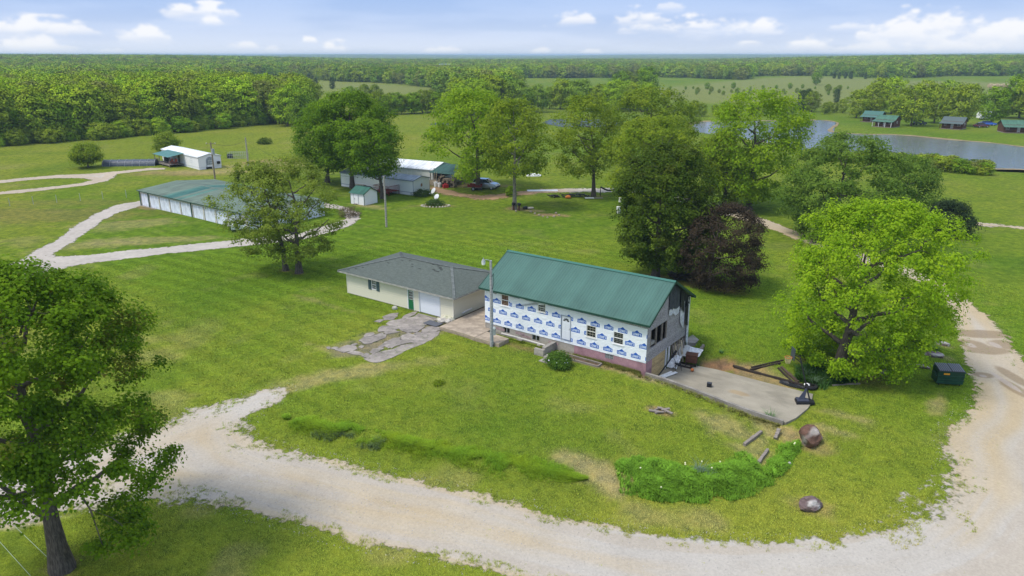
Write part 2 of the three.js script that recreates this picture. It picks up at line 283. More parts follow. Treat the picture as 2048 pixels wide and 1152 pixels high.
// roads, as outlines walked on the ground
const mainRoad = flat([[-260, 985], [-60, 968], [0, 955], [60, 945], [150, 905], [260, 870], [330, 848], [400, 822], [470, 798], [530, 780], [575, 776], [568, 796], [530, 818], [496, 838], [487, 862], [510, 884], [600, 906], [700, 930], [800, 956], [900, 977], [1000, 1001], [1100, 1030], [1250, 1060], [1400, 1079], [1500, 1083], [1600, 1083], [1700, 1076], [1790, 1052], [1850, 1012], [1890, 962], [1896, 915], [1888, 868], [1905, 845], [1938, 822], [1950, 795], [1936, 740], [1920, 680], [1906, 625], [1890, 596], [1862, 574], [1800, 548], [1700, 517], [1620, 489], [1560, 466], [1520, 449], [1460, 432], [1400, 424], [1400, 416], [1470, 423], [1530, 439], [1570, 454], [1630, 476], [1710, 502], [1810, 533], [1880, 562], [1920, 590], [1960, 620], [2004, 662], [2032, 700], [2052, 745], [2110, 800], [2300, 900], [2500, 1120], [2500, 1400], [1500, 1400], [1250, 1210], [1120, 1178], [1010, 1149], [900, 1121], [800, 1098], [700, 1079], [620, 1054], [520, 1028], [400, 1003], [280, 996], [170, 1010], [90, 1030], [30, 1040], [-60, 1052], [-300, 1075]]);
const leftDrive = flat([[40, 520], [80, 497], [118, 478], [150, 452], [190, 428], [235, 410], [279, 402], [300, 404], [282, 412], [240, 424], [205, 440], [176, 462], [148, 482], [110, 506], [108, 514], [180, 510], [250, 501], [330, 494], [440, 483], [520, 474], [600, 466], [650, 452], [690, 440], [690, 424], [676, 418], [620, 410], [640, 404], [690, 414], [716, 425], [719, 437], [700, 452], [655, 466], [600, 480], [520, 489], [440, 497], [330, 508], [250, 518], [180, 526], [110, 540], [40, 560], [-40, 590], [-60, 560]]);
const farLoop = flat([[-60, 368], [0, 361], [60, 355], [120, 350], [180, 348], [240, 342], [300, 336], [330, 336], [330, 339], [285, 342], [235, 348], [229, 355], [210, 363], [170, 371], [110, 378], [50, 385], [0, 389], [-60, 394], [-60, 389], [0, 384], [60, 378], [120, 372], [165, 366], [182, 361], [170, 357], [140, 356], [100, 357], [50, 361], [0, 367], [-60, 374]]);
const midTrack = flat([[858, 375], [875, 372], [905, 383], [950, 391], [990, 389], [1030, 384], [1090, 379], [1150, 377], [1235, 376], [1300, 382], [1400, 400], [1475, 420], [1460, 430], [1380, 408], [1290, 388], [1235, 384], [1150, 384], [1080, 386], [1035, 391], [1000, 398], [950, 399], [905, 392], [870, 384]]);
const lakeRoad = flat([[1838, 240], [1880, 237], [1960, 236], [2060, 239], [2140, 241], [2140, 244], [2060, 242], [1960, 240], [1890, 241], [1850, 244], [1870, 249], [1950, 256], [2010, 262], [2010, 265], [1950, 259], [1860, 252], [1820, 246]]);
const rightTrack = flat([[1925, 443], [1990, 449], [2060, 455], [2200, 466], [2200, 472], [2060, 460], [1990, 454], [1925, 449]]);

const G1 = [0.096, 0.162, 0.013], G2 = [0.182, 0.200, 0.026], G3 = [0.24, 0.205, 0.085], G4 = [0.06, 0.12, 0.011], G5 = [0.17, 0.19, 0.065];
const spots = [];                                                     // worn and bare patches: place, half lengths along and across, strength, colour
const DIRT = [0.27, 0.175, 0.095], STRAW = [0.30, 0.245, 0.11], CLAY = [0.2, 0.11, 0.065];
function spot(px, py, a, b, k, col = STRAW, turn = YAW) { const p = at(px, py); spots.push([p.x, p.z, a, b, k, col, cos(turn), sin(turn)]); }
spot(1180, 935, 2.6, 0.9, .75); spot(1195, 960, 1.6, .7, .6); spot(1460, 855, 2.6, 1.4, .6); spot(1560, 862, 2.2, .9, .7); spot(1500, 905, 2.0, .9, .5); spot(1330, 950, 1.4, .6, .5, CLAY); spot(1220, 735, 3.4, .55, .75, DIRT); spot(1150, 715, 2.4, .5, .8, DIRT); spot(1270, 752, 2.2, .4, .6);
spot(1320, 822, 1.0, .6, .9, DIRT); spot(1620, 880, 1.5, 1.1, .5, DIRT); spot(1622, 1012, 1.2, .8, .4, DIRT); spot(1455, 736, 2.6, .8, .95, CLAY, YAW + .1); spot(1500, 748, 2.8, .8, .8, CLAY); spot(1545, 765, 2.6, .6, .6, CLAY); spot(1415, 734, 1.2, .5, .8, CLAY);
spot(1530, 755, 2.5, 1.2, .5, STRAW); spot(1870, 712, 1.2, .6, .6, STRAW); spot(1880, 690, 1.0, .5, .5); spot(1690, 745, 3.4, 2.2, .35, CLAY); spot(1880, 810, .4, 2.2, .55, STRAW, -.5); spot(1862, 815, .35, 1.8, .45, STRAW, -.5); spot(1655, 858, 1.6, .5, .55); spot(1690, 832, 1.8, .5, .45);
spot(1100, 430, 2.8, 1.0, .9, DIRT, -.3); spot(1060, 421, 2.2, .9, .8, STRAW, -.3); spot(1030, 417, 2.2, 1.2, .7, DIRT, 0); spot(640, 605, 5, .4, .3); spot(735, 412, 3.4, 1.4, .7, STRAW); spot(870, 412, 3, 1.3, .6, DIRT, 0); spot(940, 372, 9, 2, .7, DIRT, 0); spot(900, 366, 7, 2, .6, DIRT, 0);
spot(360, 347, 9, 3, .6, DIRT, 0); spot(460, 342, 14, 2.4, .55, STRAW, 0); spot(530, 330, 12, 4, .65, STRAW, .3); spot(530, 322, 6, 2.5, .7, DIRT, .3); spot(420, 345, 10, 2, .5, STRAW, 0); spot(250, 450, 8, 3.4, .45, STRAW, .2); spot(300, 480, 9, 2.2, .5, STRAW, .1); spot(190, 490, 6, 2, .4, STRAW, .2); spot(70, 430, 18, 6, .32, CLAY, 0); spot(150, 405, 14, 3, .25, CLAY, 0); spot(290, 415, 3, 1, .7, DIRT); spot(790, 675, 4.6, 2.1, .85, [0.2, 0.165, 0.11], .5); spot(720, 700, 2.6, 1.2, .6, [0.2, 0.165, 0.11], .5); spot(870, 650, 2.4, 1.6, .8, [0.2, 0.165, 0.11], .5); spot(125, 1138, .9, .6, .7, DIRT); spot(40, 1046, 2.6, .35, .9, [0.45, 0.38, 0.28], .35); spot(598, 546, .8, .5, .5, DIRT); spot(572, 541, .8, .5, .5, DIRT); spot(1310, 552, 1.3, .8, .6, DIRT); spot(1418, 574, 3.2, 1.4, .45, CLAY); spot(1380, 560, 2.5, 1, .6, [0.05, 0.035, 0.03]); spot(1187, 392, 3, 1, .5, DIRT, 0); spot(985, 682, 1.2, .6, .4); spot(700, 745, 7, 1.4, .35, STRAW, .35); spot(640, 760, 5, 1.2, .4, STRAW, .4); spot(660, 700, 2.5, .5, .4, STRAW); spot(1060, 700, 3.4, .35, .5, CLAY);
const farTan = [flat([[1290, 178], [1400, 168], [1500, 158], [1620, 153], [1800, 160], [2048, 166], [2400, 170], [2400, 200], [2048, 196], [1900, 205], [1700, 215], [1540, 215], [1400, 205], [1300, 192]]), flat([[470, 172], [540, 159], [640, 162], [760, 168], [900, 178], [900, 192], [700, 186], [600, 182], [480, 180]])];
function grassTone(x, z, fine = true) {
  const D = hypot(x, z), [lx, lz] = loc(x, z);
  const a = fbm(x * 0.035 + 3, z * 0.035, 3), b = fbm(x * 0.16, z * 0.16 + 5, 3), f = fine ? n2(x * 1.9, z * 1.9) : 0.5;
  let k = clamp(0.26 + (a - 0.5) * 0.95 + (b - 0.5) * 0.5 + (f - 0.5) * 0.25);
  const olive = ss(-14, 14, lx) * ss(-14, 2, lz) * 0.40 + ss(-4, 3, lz - bankLine(lx)) * 0.42 + ss(110, 190, D) * 0.34 * ss(60, -40, x) + ss(-55, -75, x) * ss(120, 80, D) * .25;
  k = clamp(k + olive - 0.25 * ss(-20, -30, lx) * ss(130, 70, D));
  let c = mix3(G1, G2, k);
  c = mix3(c, G4, ss(0.55, 0.8, fbm(x * 0.075 + 40, z * 0.075, 3)) * 0.35);
  c = mix3(c, G3, ss(0.6, 0.82, fbm(x * 0.3 + 9, z * 0.3 + 70, 3)) * 0.45 * (0.35 + olive));
  if (lx < -8 && lz > -30 && D < 110) {                                // mower passes on the wide lawn
    const w = ss(-8, -20, lx), s = sin((lz + 0.3 * sin(lx * 0.12) * 2) * 2 * PI / 2.1);
    const m = 1 + 0.12 * s * w * (0.5 + n2(lx * 0.2, lz * 0.3)); c = [c[0] * m, c[1] * m, c[2] * m];
  }
  if (D > 250) { for (const p of farTan) { const s = ss(-12, 12, polyDist(p, x, z)); if (s > 0) c = mix3(c, mix3(G5, G2, 0.3 * fbm(x * .02, z * .02, 2)), s * 0.9); } }
  if (D > 900) c = mix3(c, [0.06, 0.10, 0.03], ss(900, 2500, D));
  for (const [sx, sz, al, ac, st, col, cc, si] of spots) {
    const dx = x - sx, dz = z - sz; if (abs(dx) > al + ac + 2 || abs(dz) > al + ac + 2) continue;
    const u = (dx * cc - dz * si) / al, v = (dx * si + dz * cc) / ac, r = sqrt(u * u + v * v) + (fbm(x * 0.9 + 3, z * 0.9, 3) - 0.5) * 1.1;
    const w = ss(1.25, 0.55, r) * st; if (w > 0) c = mix3(c, mix3(col, G3, 0.3 * n2(x * 1.3, z * 1.3)), w);
  }
  return c;
}
const grassTex = tex(1024, (u, v) => { const a = n2(u * 256, v * 256, 256), b = n2(u * 512, v * 512, 512), c = fbm(u * 24, v * 24, 4, 24); const k = 0.62 + 0.34 * (a - 0.5) + 0.3 * (b - 0.5) + 0.5 * (c - 0.5); return [clamp(k * (1 + 0.22 * (c - 0.5))), clamp(k), clamp(k * (1 - 0.3 * (c - 0.5)))]; });
MAT.ground = new THREE.MeshPhysicalMaterial({ color: rgb(K, K, K), vertexColors: true, roughness: 0.95, specularIntensity: 0.04, map: per(grassTex, 11), bumpMap: per(grassTex, 11), bumpScale: 0.05, name: 'turf' });
function landNormal(i, j) { const i0 = max(i - 1, 0), i1 = min(i + 1, NX - 1), j0 = max(j - 1, 0), j1 = min(j + 1, NZ - 1); const a = (HEI[j * NX + i1] - HEI[j * NX + i0]) / (GX[i1] - GX[i0]), b = (HEI[j1 * NX + i] - HEI[j0 * NX + i]) / (GZ[j1] - GZ[j0]), l = hypot(a, 1, b); return [-a / l, 1 / l, -b / l]; }
{
  const p = new Float32Array(NX * NZ * 3), n = new Float32Array(NX * NZ * 3), u = new Float32Array(NX * NZ * 2), c = new Float32Array(NX * NZ * 3), idx = [];
  for (let j = 0; j < NZ; j++) for (let i = 0; i < NX; i++) {
    const k = j * NX + i; p.set([GX[i], HEI[k], GZ[j]], k * 3); n.set(landNormal(i, j), k * 3); u.set([GX[i], GZ[j]], k * 2);
    c.set(grassTone(GX[i], GZ[j]), k * 3);
    if (i + 1 < NX && j + 1 < NZ) idx.push(k, k + NX, k + 1, k + 1, k + NX, k + NX + 1);
  }
  const g = new THREE.BufferGeometry(); g.setAttribute('position', new THREE.BufferAttribute(p, 3)); g.setAttribute('normal', new THREE.BufferAttribute(n, 3)); g.setAttribute('uv', new THREE.BufferAttribute(u, 2)); g.setAttribute('color', new THREE.BufferAttribute(c, 3)); g.setIndex(idx);
  tag(mesh('ground', g, MAT.ground), 'open lawns and meadows around the buildings', null, null, 'structure');
}
// a sheet of road laid on the ground's own facets, its ragged edge cut by the alpha of its map
function groundAt(x, z) { return land(x, z); }
function roadSheet(name, label, poly, W, lift, paint, edge, margin = 1.6, bump = 0.02) {
  const xs = poly.map((p) => p[0]), zs = poly.map((p) => p[1]);
  const x0 = max(min(...xs) - margin, -140), x1 = min(max(...xs) + margin, 130), z0 = min(...zs) - margin, z1 = min(max(...zs) + margin, -21);
  const dx = x1 - x0, dz = z1 - z0, d = new Uint8Array(W * W * 4);
  const coarse = 8, CW = W / coarse + 1, sd = new Float32Array(CW * CW);
  for (let j = 0; j < CW; j++) for (let i = 0; i < CW; i++) sd[j * CW + i] = polyDist(poly, x0 + i * coarse / W * dx, z0 + j * coarse / W * dz);
  for (let j = 0; j < W; j++) for (let i = 0; i < W; i++) {
    const ci = i / coarse, cj = j / coarse, a = floor(ci), b = floor(cj), u = ci - a, v = cj - b;
    const s = lerp(lerp(sd[b * CW + a], sd[b * CW + a + 1], u), lerp(sd[(b + 1) * CW + a], sd[(b + 1) * CW + a + 1], u), v), k = (j * W + i) * 4;
    if (s < -margin) { d[k] = 180; d[k + 1] = 170; d[k + 2] = 150; continue; }
    const x = x0 + i / W * dx, z = z0 + j / W * dz, e = edge(x, z);
    const nz = (fbm(x * 0.8, z * 0.8, 3) - 0.5) * 1.5 + (fbm(x * 3.1, z * 3.1 + 8, 3) - 0.5) * 1.4 + (n2(x * 11, z * 11) - 0.5) * 0.4;
    const c = paint(x, z, s); d[k] = toS(clamp(c[0])) * 255; d[k + 1] = toS(clamp(c[1])) * 255; d[k + 2] = toS(clamp(c[2])) * 255; d[k + 3] = clamp(ss(-0.28, 0.3, s / e + nz) * ss(-margin, -margin * 0.6, s)) * 255;
  }
  const t = new THREE.DataTexture(d, W, W); t.magFilter = THREE.LinearFilter; t.colorSpace = THREE.SRGBColorSpace; t.needsUpdate = true;
  const p = [], n = [], uv = [], idx = [], id = new Map();
  const point = (i, j) => { const k = j * NX + i; if (!id.has(k)) { id.set(k, p.length / 3); p.push(GX[i], HEI[k] + lift, GZ[j]); n.push(...landNormal(i, j)); uv.push((GX[i] - x0) / dx, (GZ[j] - z0) / dz); } return id.get(k); };
  for (let j = 0; j + 1 < NZ; j++) for (let i = 0; i + 1 < NX; i++) {
    const hx = (GX[i + 1] - GX[i]) / 2, hz = (GZ[j + 1] - GZ[j]) / 2, cx = GX[i] + hx, cz = GZ[j] + hz;
    if (cx + hx > x1 || cx - hx < x0 || cz + hz > z1 || cz - hz < z0) continue;
    if (polyDist(poly, cx, cz) < -margin - hypot(hx, hz)) continue;
    const a = point(i, j), b = point(i + 1, j), c = point(i, j + 1), e = point(i + 1, j + 1); idx.push(a, c, b, b, c, e);
  }
  const g = new THREE.BufferGeometry(); g.setAttribute('position', new THREE.Float32BufferAttribute(p, 3)); g.setAttribute('normal', new THREE.Float32BufferAttribute(n, 3)); g.setAttribute('uv', new THREE.Float32BufferAttribute(uv, 2)); g.setIndex(idx);
  const m = new THREE.MeshPhysicalMaterial({ map: t, transparent: true, roughness: 0.95, specularIntensity: 0.15, name: 'gravel' });
  m.bumpMap = t; m.bumpScale = bump;
  return tag(mesh(name, g, m), label, null, null, 'structure');
}
const GRAVEL = [0.405, 0.355, 0.29], PALE = [0.42, 0.385, 0.335], TAN = [0.43, 0.33, 0.19], MUD = [0.21, 0.15, 0.085];
const wet = [[1968, 668, 2.5, 1.1], [1975, 700, 2.0, .9], [1945, 690, 1.2, 1.2], [2010, 690, 1.4, 1.2], [1965, 750, .75, .55], [2022, 752, .55, 2.0], [2030, 778, .6, 1.6]].map(([x, y, a, b]) => { const p = at(x, y); return [p.x, p.z, a, b]; });
const dryIn = [[1940, 690, .35, .6], [1990, 690, .4, .75], [1965, 752, .25, .25], [2012, 765, .28, 1.9]].map(([x, y, a, b]) => { const p = at(x, y); return [p.x, p.z, a, b]; });
const spotW = (list, x, z, wob) => { let w = 0; for (const [sx, sz, a, b] of list) { const u = (x - sx) / a, v = (z - sz) / b, q = u * u + v * v; if (q < 3) w = max(w, ss(1.15, 0.75, sqrt(q) + wob)); } return w; };
function gravel(x, z, s) {
  const a = fbm(x * 0.11, z * 0.11, 3), line = fbm(s * 1.3 + 10, x * 0.06 + z * 0.04, 3), b = fbm(x * 0.7, z * 0.7, 3), f = n2(x * 12, z * 12), g = n2(x * 24, z * 24);
  let c = mix3(GRAVEL, PALE, ss(0.40, 0.62, line + (b - 0.5) * 0.3)); c = mix3(c, TAN, ss(0.5, 0.72, a + (line - 0.5) * 0.5) * 0.62); c = mix3(c, TAN, ss(20, 32, x) * ss(-36, -48, z) * 0.5);
  const rut = exp(-(((s - 1.6) / 0.42) ** 2)) + exp(-(((s - 3.3) / 0.42) ** 2)); c = mix3(c, PALE, clamp(rut) * 0.75 * n2(x * 0.15 + 3, z * 0.15)); c = mix3(c, TAN, exp(-(((s - 2.45) / 0.35) ** 2)) * 0.5 * n2(x * 0.2, z * 0.2 + 5)); const w = spotW(wet, x, z, (b - 0.5) * 0.35), d = spotW(dryIn, x, z, (b - 0.5) * 0.35); c = mix3(c, MUD, w * 0.65); c = mix3(c, [0.40, 0.34, 0.29], d * 0.75);
  const k = 1 + 0.13 * (f - 0.5) + 0.15 * (g - 0.5) + 0.12 * (b - 0.5); return [c[0] * k, c[1] * k, c[2] * k];
}
const nearEdge = (x, z) => { const [lx, lz] = loc(x, z); return 0.5 + 1.7 * ss(10, 18, lx) * ss(-4, 4, lz) * ss(12, 6, lz) + 0.9 * ss(-10, -18, lx) * ss(18, 22, lz); };
roadSheet('gravel_road', 'wide pale gravel road curving past the front and round the right side', mainRoad, 2048, 0.014, gravel, nearEdge, 3.0);
const drab = (base) => (x, z, s) => { const a = fbm(x * 0.3, z * 0.3, 3), b = n2(x * 3, z * 3), l = fbm(s * 1.2, x * 0.05, 2); const c = mix3(base, PALE, ss(0.4, 0.65, l) * 0.6), k = 1 + 0.25 * (a - 0.5) + 0.2 * (b - 0.5); return [c[0] * k, c[1] * k, c[2] * k]; };
roadSheet('gravel_drive', 'pale gravel drive forking round the long storage building', leftDrive, 1024, 0.02, drab([0.41, 0.365, 0.315]), () => 0.45, 2.2);
roadSheet('gravel_loop', 'thin gravel loop in the left meadow before the white mobile home', farLoop, 1024, 0.03, drab([0.42, 0.345, 0.26]), () => 0.5, 2.2);
roadSheet('dirt_track', 'brown dirt track running past the parked car under the trees', midTrack, 1024, 0.02, (x, z, s) => { const c = mix3([0.34, 0.22, 0.13], [0.48, 0.43, 0.36], ss(2, 14, x)); const k = 1 + 0.4 * (fbm(x * 0.4, z * 0.4, 3) - 0.5) + 0.2 * (n2(x * 3, z * 3) - 0.5); return [c[0] * k, c[1] * k, c[2] * k]; }, () => 1.2, 2.2);
roadSheet('lakeside_road', 'narrow pale road behind the cabins across the pond', lakeRoad, 512, 0.05, drab([0.5, 0.45, 0.37]), () => 1.2, 3);
roadSheet('farm_track', 'faint track crossing the grass at the right edge', rightTrack, 512, 0.03, drab([0.42, 0.33, 0.2]), () => 1.2, 2);
// pond
{
  const xs = POND.map((p) => p[0]), zs = POND.map((p) => p[1]), s = new THREE.Shape(POND.map(([x, z]) => new THREE.Vector2(x, -z)));
  const rp = tex(512, (u, v) => 0.5 + 0.6 * (fbm(u * 20, v * 34, 4, 0) - 0.5), false);
  const water = new THREE.MeshPhysicalMaterial({ color: rgb(0.10, 0.118, 0.128), roughness: 0.07, specularIntensity: 1, ior: 1.3, bumpMap: per(rp, 16), bumpScale: 0.12, name: 'water' });
  const g = new THREE.ShapeGeometry(s); g.rotateX(-PI / 2);
  const m = mesh('pond', g, water); m.position.y = -0.45; tag(m, 'long still grey pond behind the trees, bending away to the left', null, null, 'structure');
  for (const [i, q, l] of [[0, [[1084, 246], [1100, 239], [1150, 237], [1205, 240], [1245, 247], [1235, 253], [1180, 255], [1120, 254]], 'glimpse of a second small pond behind the tall bare-trunked tree'], [1, [[858, 249], [880, 244], [915, 246], [925, 250], [890, 252]], 'tiny pond in the middle meadow beyond the broad bright tree']]) { const P = q.map(([x, y]) => at(x, y)), h = min(...P.map((p) => p.y)); const sh = new THREE.Shape(P.map((p) => new THREE.Vector2(p.x, -p.z))), gg = new THREE.ShapeGeometry(sh); gg.rotateX(-PI / 2); const mm = mesh(i ? 'small_pond' : 'side_pond', gg, water); mm.position.y = max(...P.map((p) => p.y)) + 0.08; tag(mm, l, null, null, 'structure'); }
  // bare shore: a strip of clay just above the water line
  const b = new Geo(); const N = POND.length;
  const curve = new THREE.CatmullRomCurve3(POND.map(([x, z]) => V(x, 0, z)), true), P = curve.getSpacedPoints(300);
  for (let i = 0; i < 300; i++) { const p = P[i], q = P[i + 1] || P[0], d = q.clone().sub(p).normalize(), o = [d.z, -d.x]; const w0 = 0.25 + 0.9 * n2(i * 0.15, 2), w1 = 0.25 + 0.9 * n2((i + 1) * 0.15, 2);
    const f = (v, w) => [v.x + o[0] * w, max(land(v.x + o[0] * w, v.z + o[1] * w), -0.47) + 0.04, v.z + o[1] * w];
    b.quad(f(p, -w0), f(p, w0), f(q, w1), f(q, -w1)); }
  tag(b.build('shore', std([0.25, 0.19, 0.10], 0.95, { m: grey, s: 6, side: THREE.DoubleSide }), scene), 'narrow band of bare clay round the pond', null, null, 'structure');
}
// ---------------------------------------------------------------- trees
function leafGeo(list) {                                               // list of [x,y,z, nx,ny,nz, size, r,g,b, spin, aspect]
  const N = list.length, p = new Float32Array(N * 12), n = new Float32Array(N * 12), c = new Float32Array(N * 12), idx = new Uint32Array(N * 6);
  for (let i = 0; i < N; i++) {
    const [x, y, z, nx, ny, nz, s, r, g, b, spin, asp] = list[i];
    let ax = ny, ay = -nx, az = 0.001; if (abs(ny) > 0.9) { ax = 1; ay = 0; az = 0; }
    const dt = ax * nx + ay * ny + az * nz; ax -= nx * dt; ay -= ny * dt; az -= nz * dt; let l = hypot(ax, ay, az) || 1; ax /= l; ay /= l; az /= l;
    const bx = ny * az - nz * ay, by = nz * ax - nx * az, bz = nx * ay - ny * ax, cs = cos(spin), sn = sin(spin);
    const ux = ax * cs + bx * sn, uy = ay * cs + by * sn, uz = az * cs + bz * sn, vx = bx * cs - ax * sn, vy = by * cs - ay * sn, vz = bz * cs - az * sn;
    const h = s * 0.5, w = h * asp, f = s * 0.16;
    p.set([x - ux * h, y - uy * h, z - uz * h, x + vx * w + nx * f, y + vy * w + ny * f, z + vz * w + nz * f, x + ux * h, y + uy * h, z + uz * h, x - vx * w + nx * f, y - vy * w + ny * f, z - vz * w + nz * f], i * 12);
    for (let k = 0; k < 4; k++) { n.set([nx, ny, nz], i * 12 + k * 3); const q = 1; c.set([r * q, g * q, b * q], i * 12 + k * 3); }
    const o = i * 4; idx.set([o, o + 2, o + 1, o, o + 3, o + 2], i * 6);
  }
  const g = new THREE.BufferGeometry(); g.setAttribute('position', new THREE.BufferAttribute(p, 3)); g.setAttribute('normal', new THREE.BufferAttribute(n, 3)); g.setAttribute('color', new THREE.BufferAttribute(c, 3)); g.setIndex(new THREE.BufferAttribute(idx, 1));
  return g;
}
function bez(a, b, c, t) { const u = 1 - t; return [u * u * a[0] + 2 * u * t * b[0] + t * t * c[0], u * u * a[1] + 2 * u * t * b[1] + t * t * c[1], u * u * a[2] + 2 * u * t * b[2] + t * t * c[2]]; }
// o: h height, cb crown base, rx half width, rz half depth, ox crown shift, tr trunk radius, tips, leaves, leaf size, cl clump radius, cols, seed, belly (0..1 where widest), wob outline roughness, inner
function treeParts(o) {
  const r = rng(o.seed), { h, cb, rx } = o, rz = o.rz ?? rx, ox = o.ox || 0, oz = o.oz || 0, belly = o.belly ?? 0.42, wob = o.wob ?? 0.3, sd = o.seed * 3.7;
  const width = (t) => t < belly ? sqrt(max(0, 1 - ((belly - t) / (belly * 1.08)) ** 2)) : sqrt(max(0, 1 - ((t - belly) / (1 - belly)) ** 2)) ** (o.pow ?? 1);
  const wood = new Geo(), nodes = [];
  const lean = o.lean || [0, 0];
  const topY = h * (o.trunkTop ?? 0.8), trunk = [];
  const base = o.base0 || [0, 0];
  for (let i = 0; i <= 10; i++) { const t = i / 10, y = t * topY; trunk.push([base[0] + lerp(0, ox * 0.7 + lean[0], t * t) + (n2(t * 3, sd) - 0.5) * 0.08 * h * t, y - (i ? 0 : 0.15), base[1] + lerp(0, oz * 0.7 + lean[1], t * t) + (n2(t * 3, sd + 50) - 0.5) * 0.08 * h * t]); }
  const tr = o.tr, rad = trunk.map((_, i) => i === 0 ? tr * 1.5 : i === 1 ? tr * 1.02 : tr * (1 - 0.088 * i));
  wood.tube(trunk, rad, o.sides ?? 9, false);
  const tp = (t) => { const k = clamp(t) * 10, i = min(9, floor(k)); const a = trunk[i], b = trunk[i + 1], f = k - i; return [lerp(a[0], b[0], f), lerp(a[1], b[1], f), lerp(a[2], b[2], f)]; };
  for (let t = 0.35; t <= 1; t += 0.07) nodes.push([...tp(t), tr * 0.3]);
  const prim = o.prim ?? 9, a0 = r() * 6;
  for (let k = 0; k < prim; k++) {
    const t = lerp(o.first ?? 0.28, 0.92, (k + r() * 0.5) / prim), s = tp(t), az = a0 + k * 2.4 + r() * 0.5, yy = clamp((s[1] + h * (0.10 + 0.16 * r()) - cb) / (h - cb), 0.12, 0.9), w = width(yy) * (0.62 + 0.2 * r());
    const e = [ox + cos(az) * rx * w, cb + yy * (h - cb), oz + sin(az) * rz * w], m = [lerp(s[0], e[0], 0.55), lerp(s[1], e[1], 0.22) , lerp(s[2], e[2], 0.55)], pts = [], rr = [], r0 = tr * lerp(0.55, 0.25, t);
    for (let i = 0; i <= 7; i++) { const q = bez(s, m, e, i / 7); q[0] += (r() - 0.5) * 0.05 * rx; q[1] += (r() - 0.5) * 0.05 * rx; q[2] += (r() - 0.5) * 0.05 * rx; if (!i) { q[0] = s[0]; q[1] = s[1]; q[2] = s[2]; } pts.push(q); rr.push(r0 * (1 - 0.115 * i)); if (i > 1) nodes.push([...q, r0 * (1 - 0.115 * i)]); }
    wood.tube(pts, rr, 6, false);
  }
  const leaves = [], N = o.tips, per_ = o.leaves / N, cl = o.cl, outer = o.outer ?? 0.42;
  for (let k = 0; k < N; k++) {
    // a tip somewhere in the crown, more of them towards the outside
    const t = clamp(0.02 + 0.97 * (k + r()) / N), az = r() * 2 * PI, rr = lerp(outer, 1, sqrt(r())), w = width(t);
    if (w < 0.12 && r() > 0.5) continue;
    const bump = 1 + wob * (2 * n3(cos(az) * 1.6 + sd, t * 3.4, sin(az) * 1.6) - 1) + wob * 0.6 * (2 * n3(cos(az) * 4 + sd, t * 8, sin(az) * 4 + 9) - 1);
    if (o.gap && n3(cos(az) * rr * 2.2 + sd, t * 4.5, sin(az) * rr * 2.2 + 30) < o.gap) continue;
    const X = [ox + cos(az) * rx * w * rr * bump, cb + t * (h - cb) * (0.94 + 0.06 * bump), oz + sin(az) * rz * w * rr * bump];
    if (o.keep && !o.keep(X)) continue;
    let best = null, bd = 1e9; for (const q of nodes) { const d = (q[0] - X[0]) ** 2 + (q[1] - X[1]) ** 2 * (q[1] > X[1] ? 2.2 : 0.8) + (q[2] - X[2]) ** 2; if (d < bd) { bd = d; best = q; } }
    if (o.twigs !== false && k % (o.twigEvery ?? 2) === 0) { const mid = [lerp(best[0], X[0], 0.5) + (r() - 0.5) * 0.2, lerp(best[1], X[1], 0.5) + 0.1 * sqrt(bd), lerp(best[2], X[2], 0.5) + (r() - 0.5) * 0.2], q = min(best[3] * 0.6, 0.02 + 0.011 * sqrt(bd)); wood.tube([best.slice(0, 3), mid, X], [q, q * 0.65, q * 0.25], 3, false); if (bd > 1) nodes.push([...mid, q * 0.7]); }
    const cx = (X[0] - ox) / rx, cy = (X[1] - cb) / (h - cb) - 0.35, cz = (X[2] - oz) / rz, tone = r(), m = per_ * (0.4 + 1.2 * r()), warm = o.accent && r() < (o.accentShare ?? 0.1);
    const sq = o.squash ?? 0.62, cr = cl * (0.65 + 0.7 * r());
    for (let i = 0; i < m; i++) {
      let gx = r() + r() + r() - 1.5, gy = r() + r() + r() - 1.5, gz = r() + r() + r() - 1.5;
      const x = X[0] + gx * cr * 1.15, y = X[1] + gy * cr * 1.15 * sq - (o.droop ?? 0.12) * cr * (gx * gx + gz * gz), z = X[2] + gz * cr * 1.15;
      let nx = gx * 0.7 + cx * 0.7 + (r() - 0.5) * 1.3, ny = gy * 0.6 + 0.75 + cy * 0.5 + (r() - 0.5) * 1.2, nz = gz * 0.7 + cz * 0.7 + (r() - 0.5) * 1.3; const l = hypot(nx, ny, nz) || 1;
      const c = mix3(o.cols[0], warm ? o.accent : o.cols[1], clamp(tone * 0.7 + r() * 0.5 - 0.1)), b = 0.85 + 0.3 * r();
      leaves.push([x, y, z, nx / l, ny / l, nz / l, o.leaf * (0.6 + 0.75 * r()), c[0] * b, c[1] * b, c[2] * b, r() * 6.28, o.asp ?? 0.62]);
    }
  }
  return [wood.geo(), leafGeo(leaves)];
}
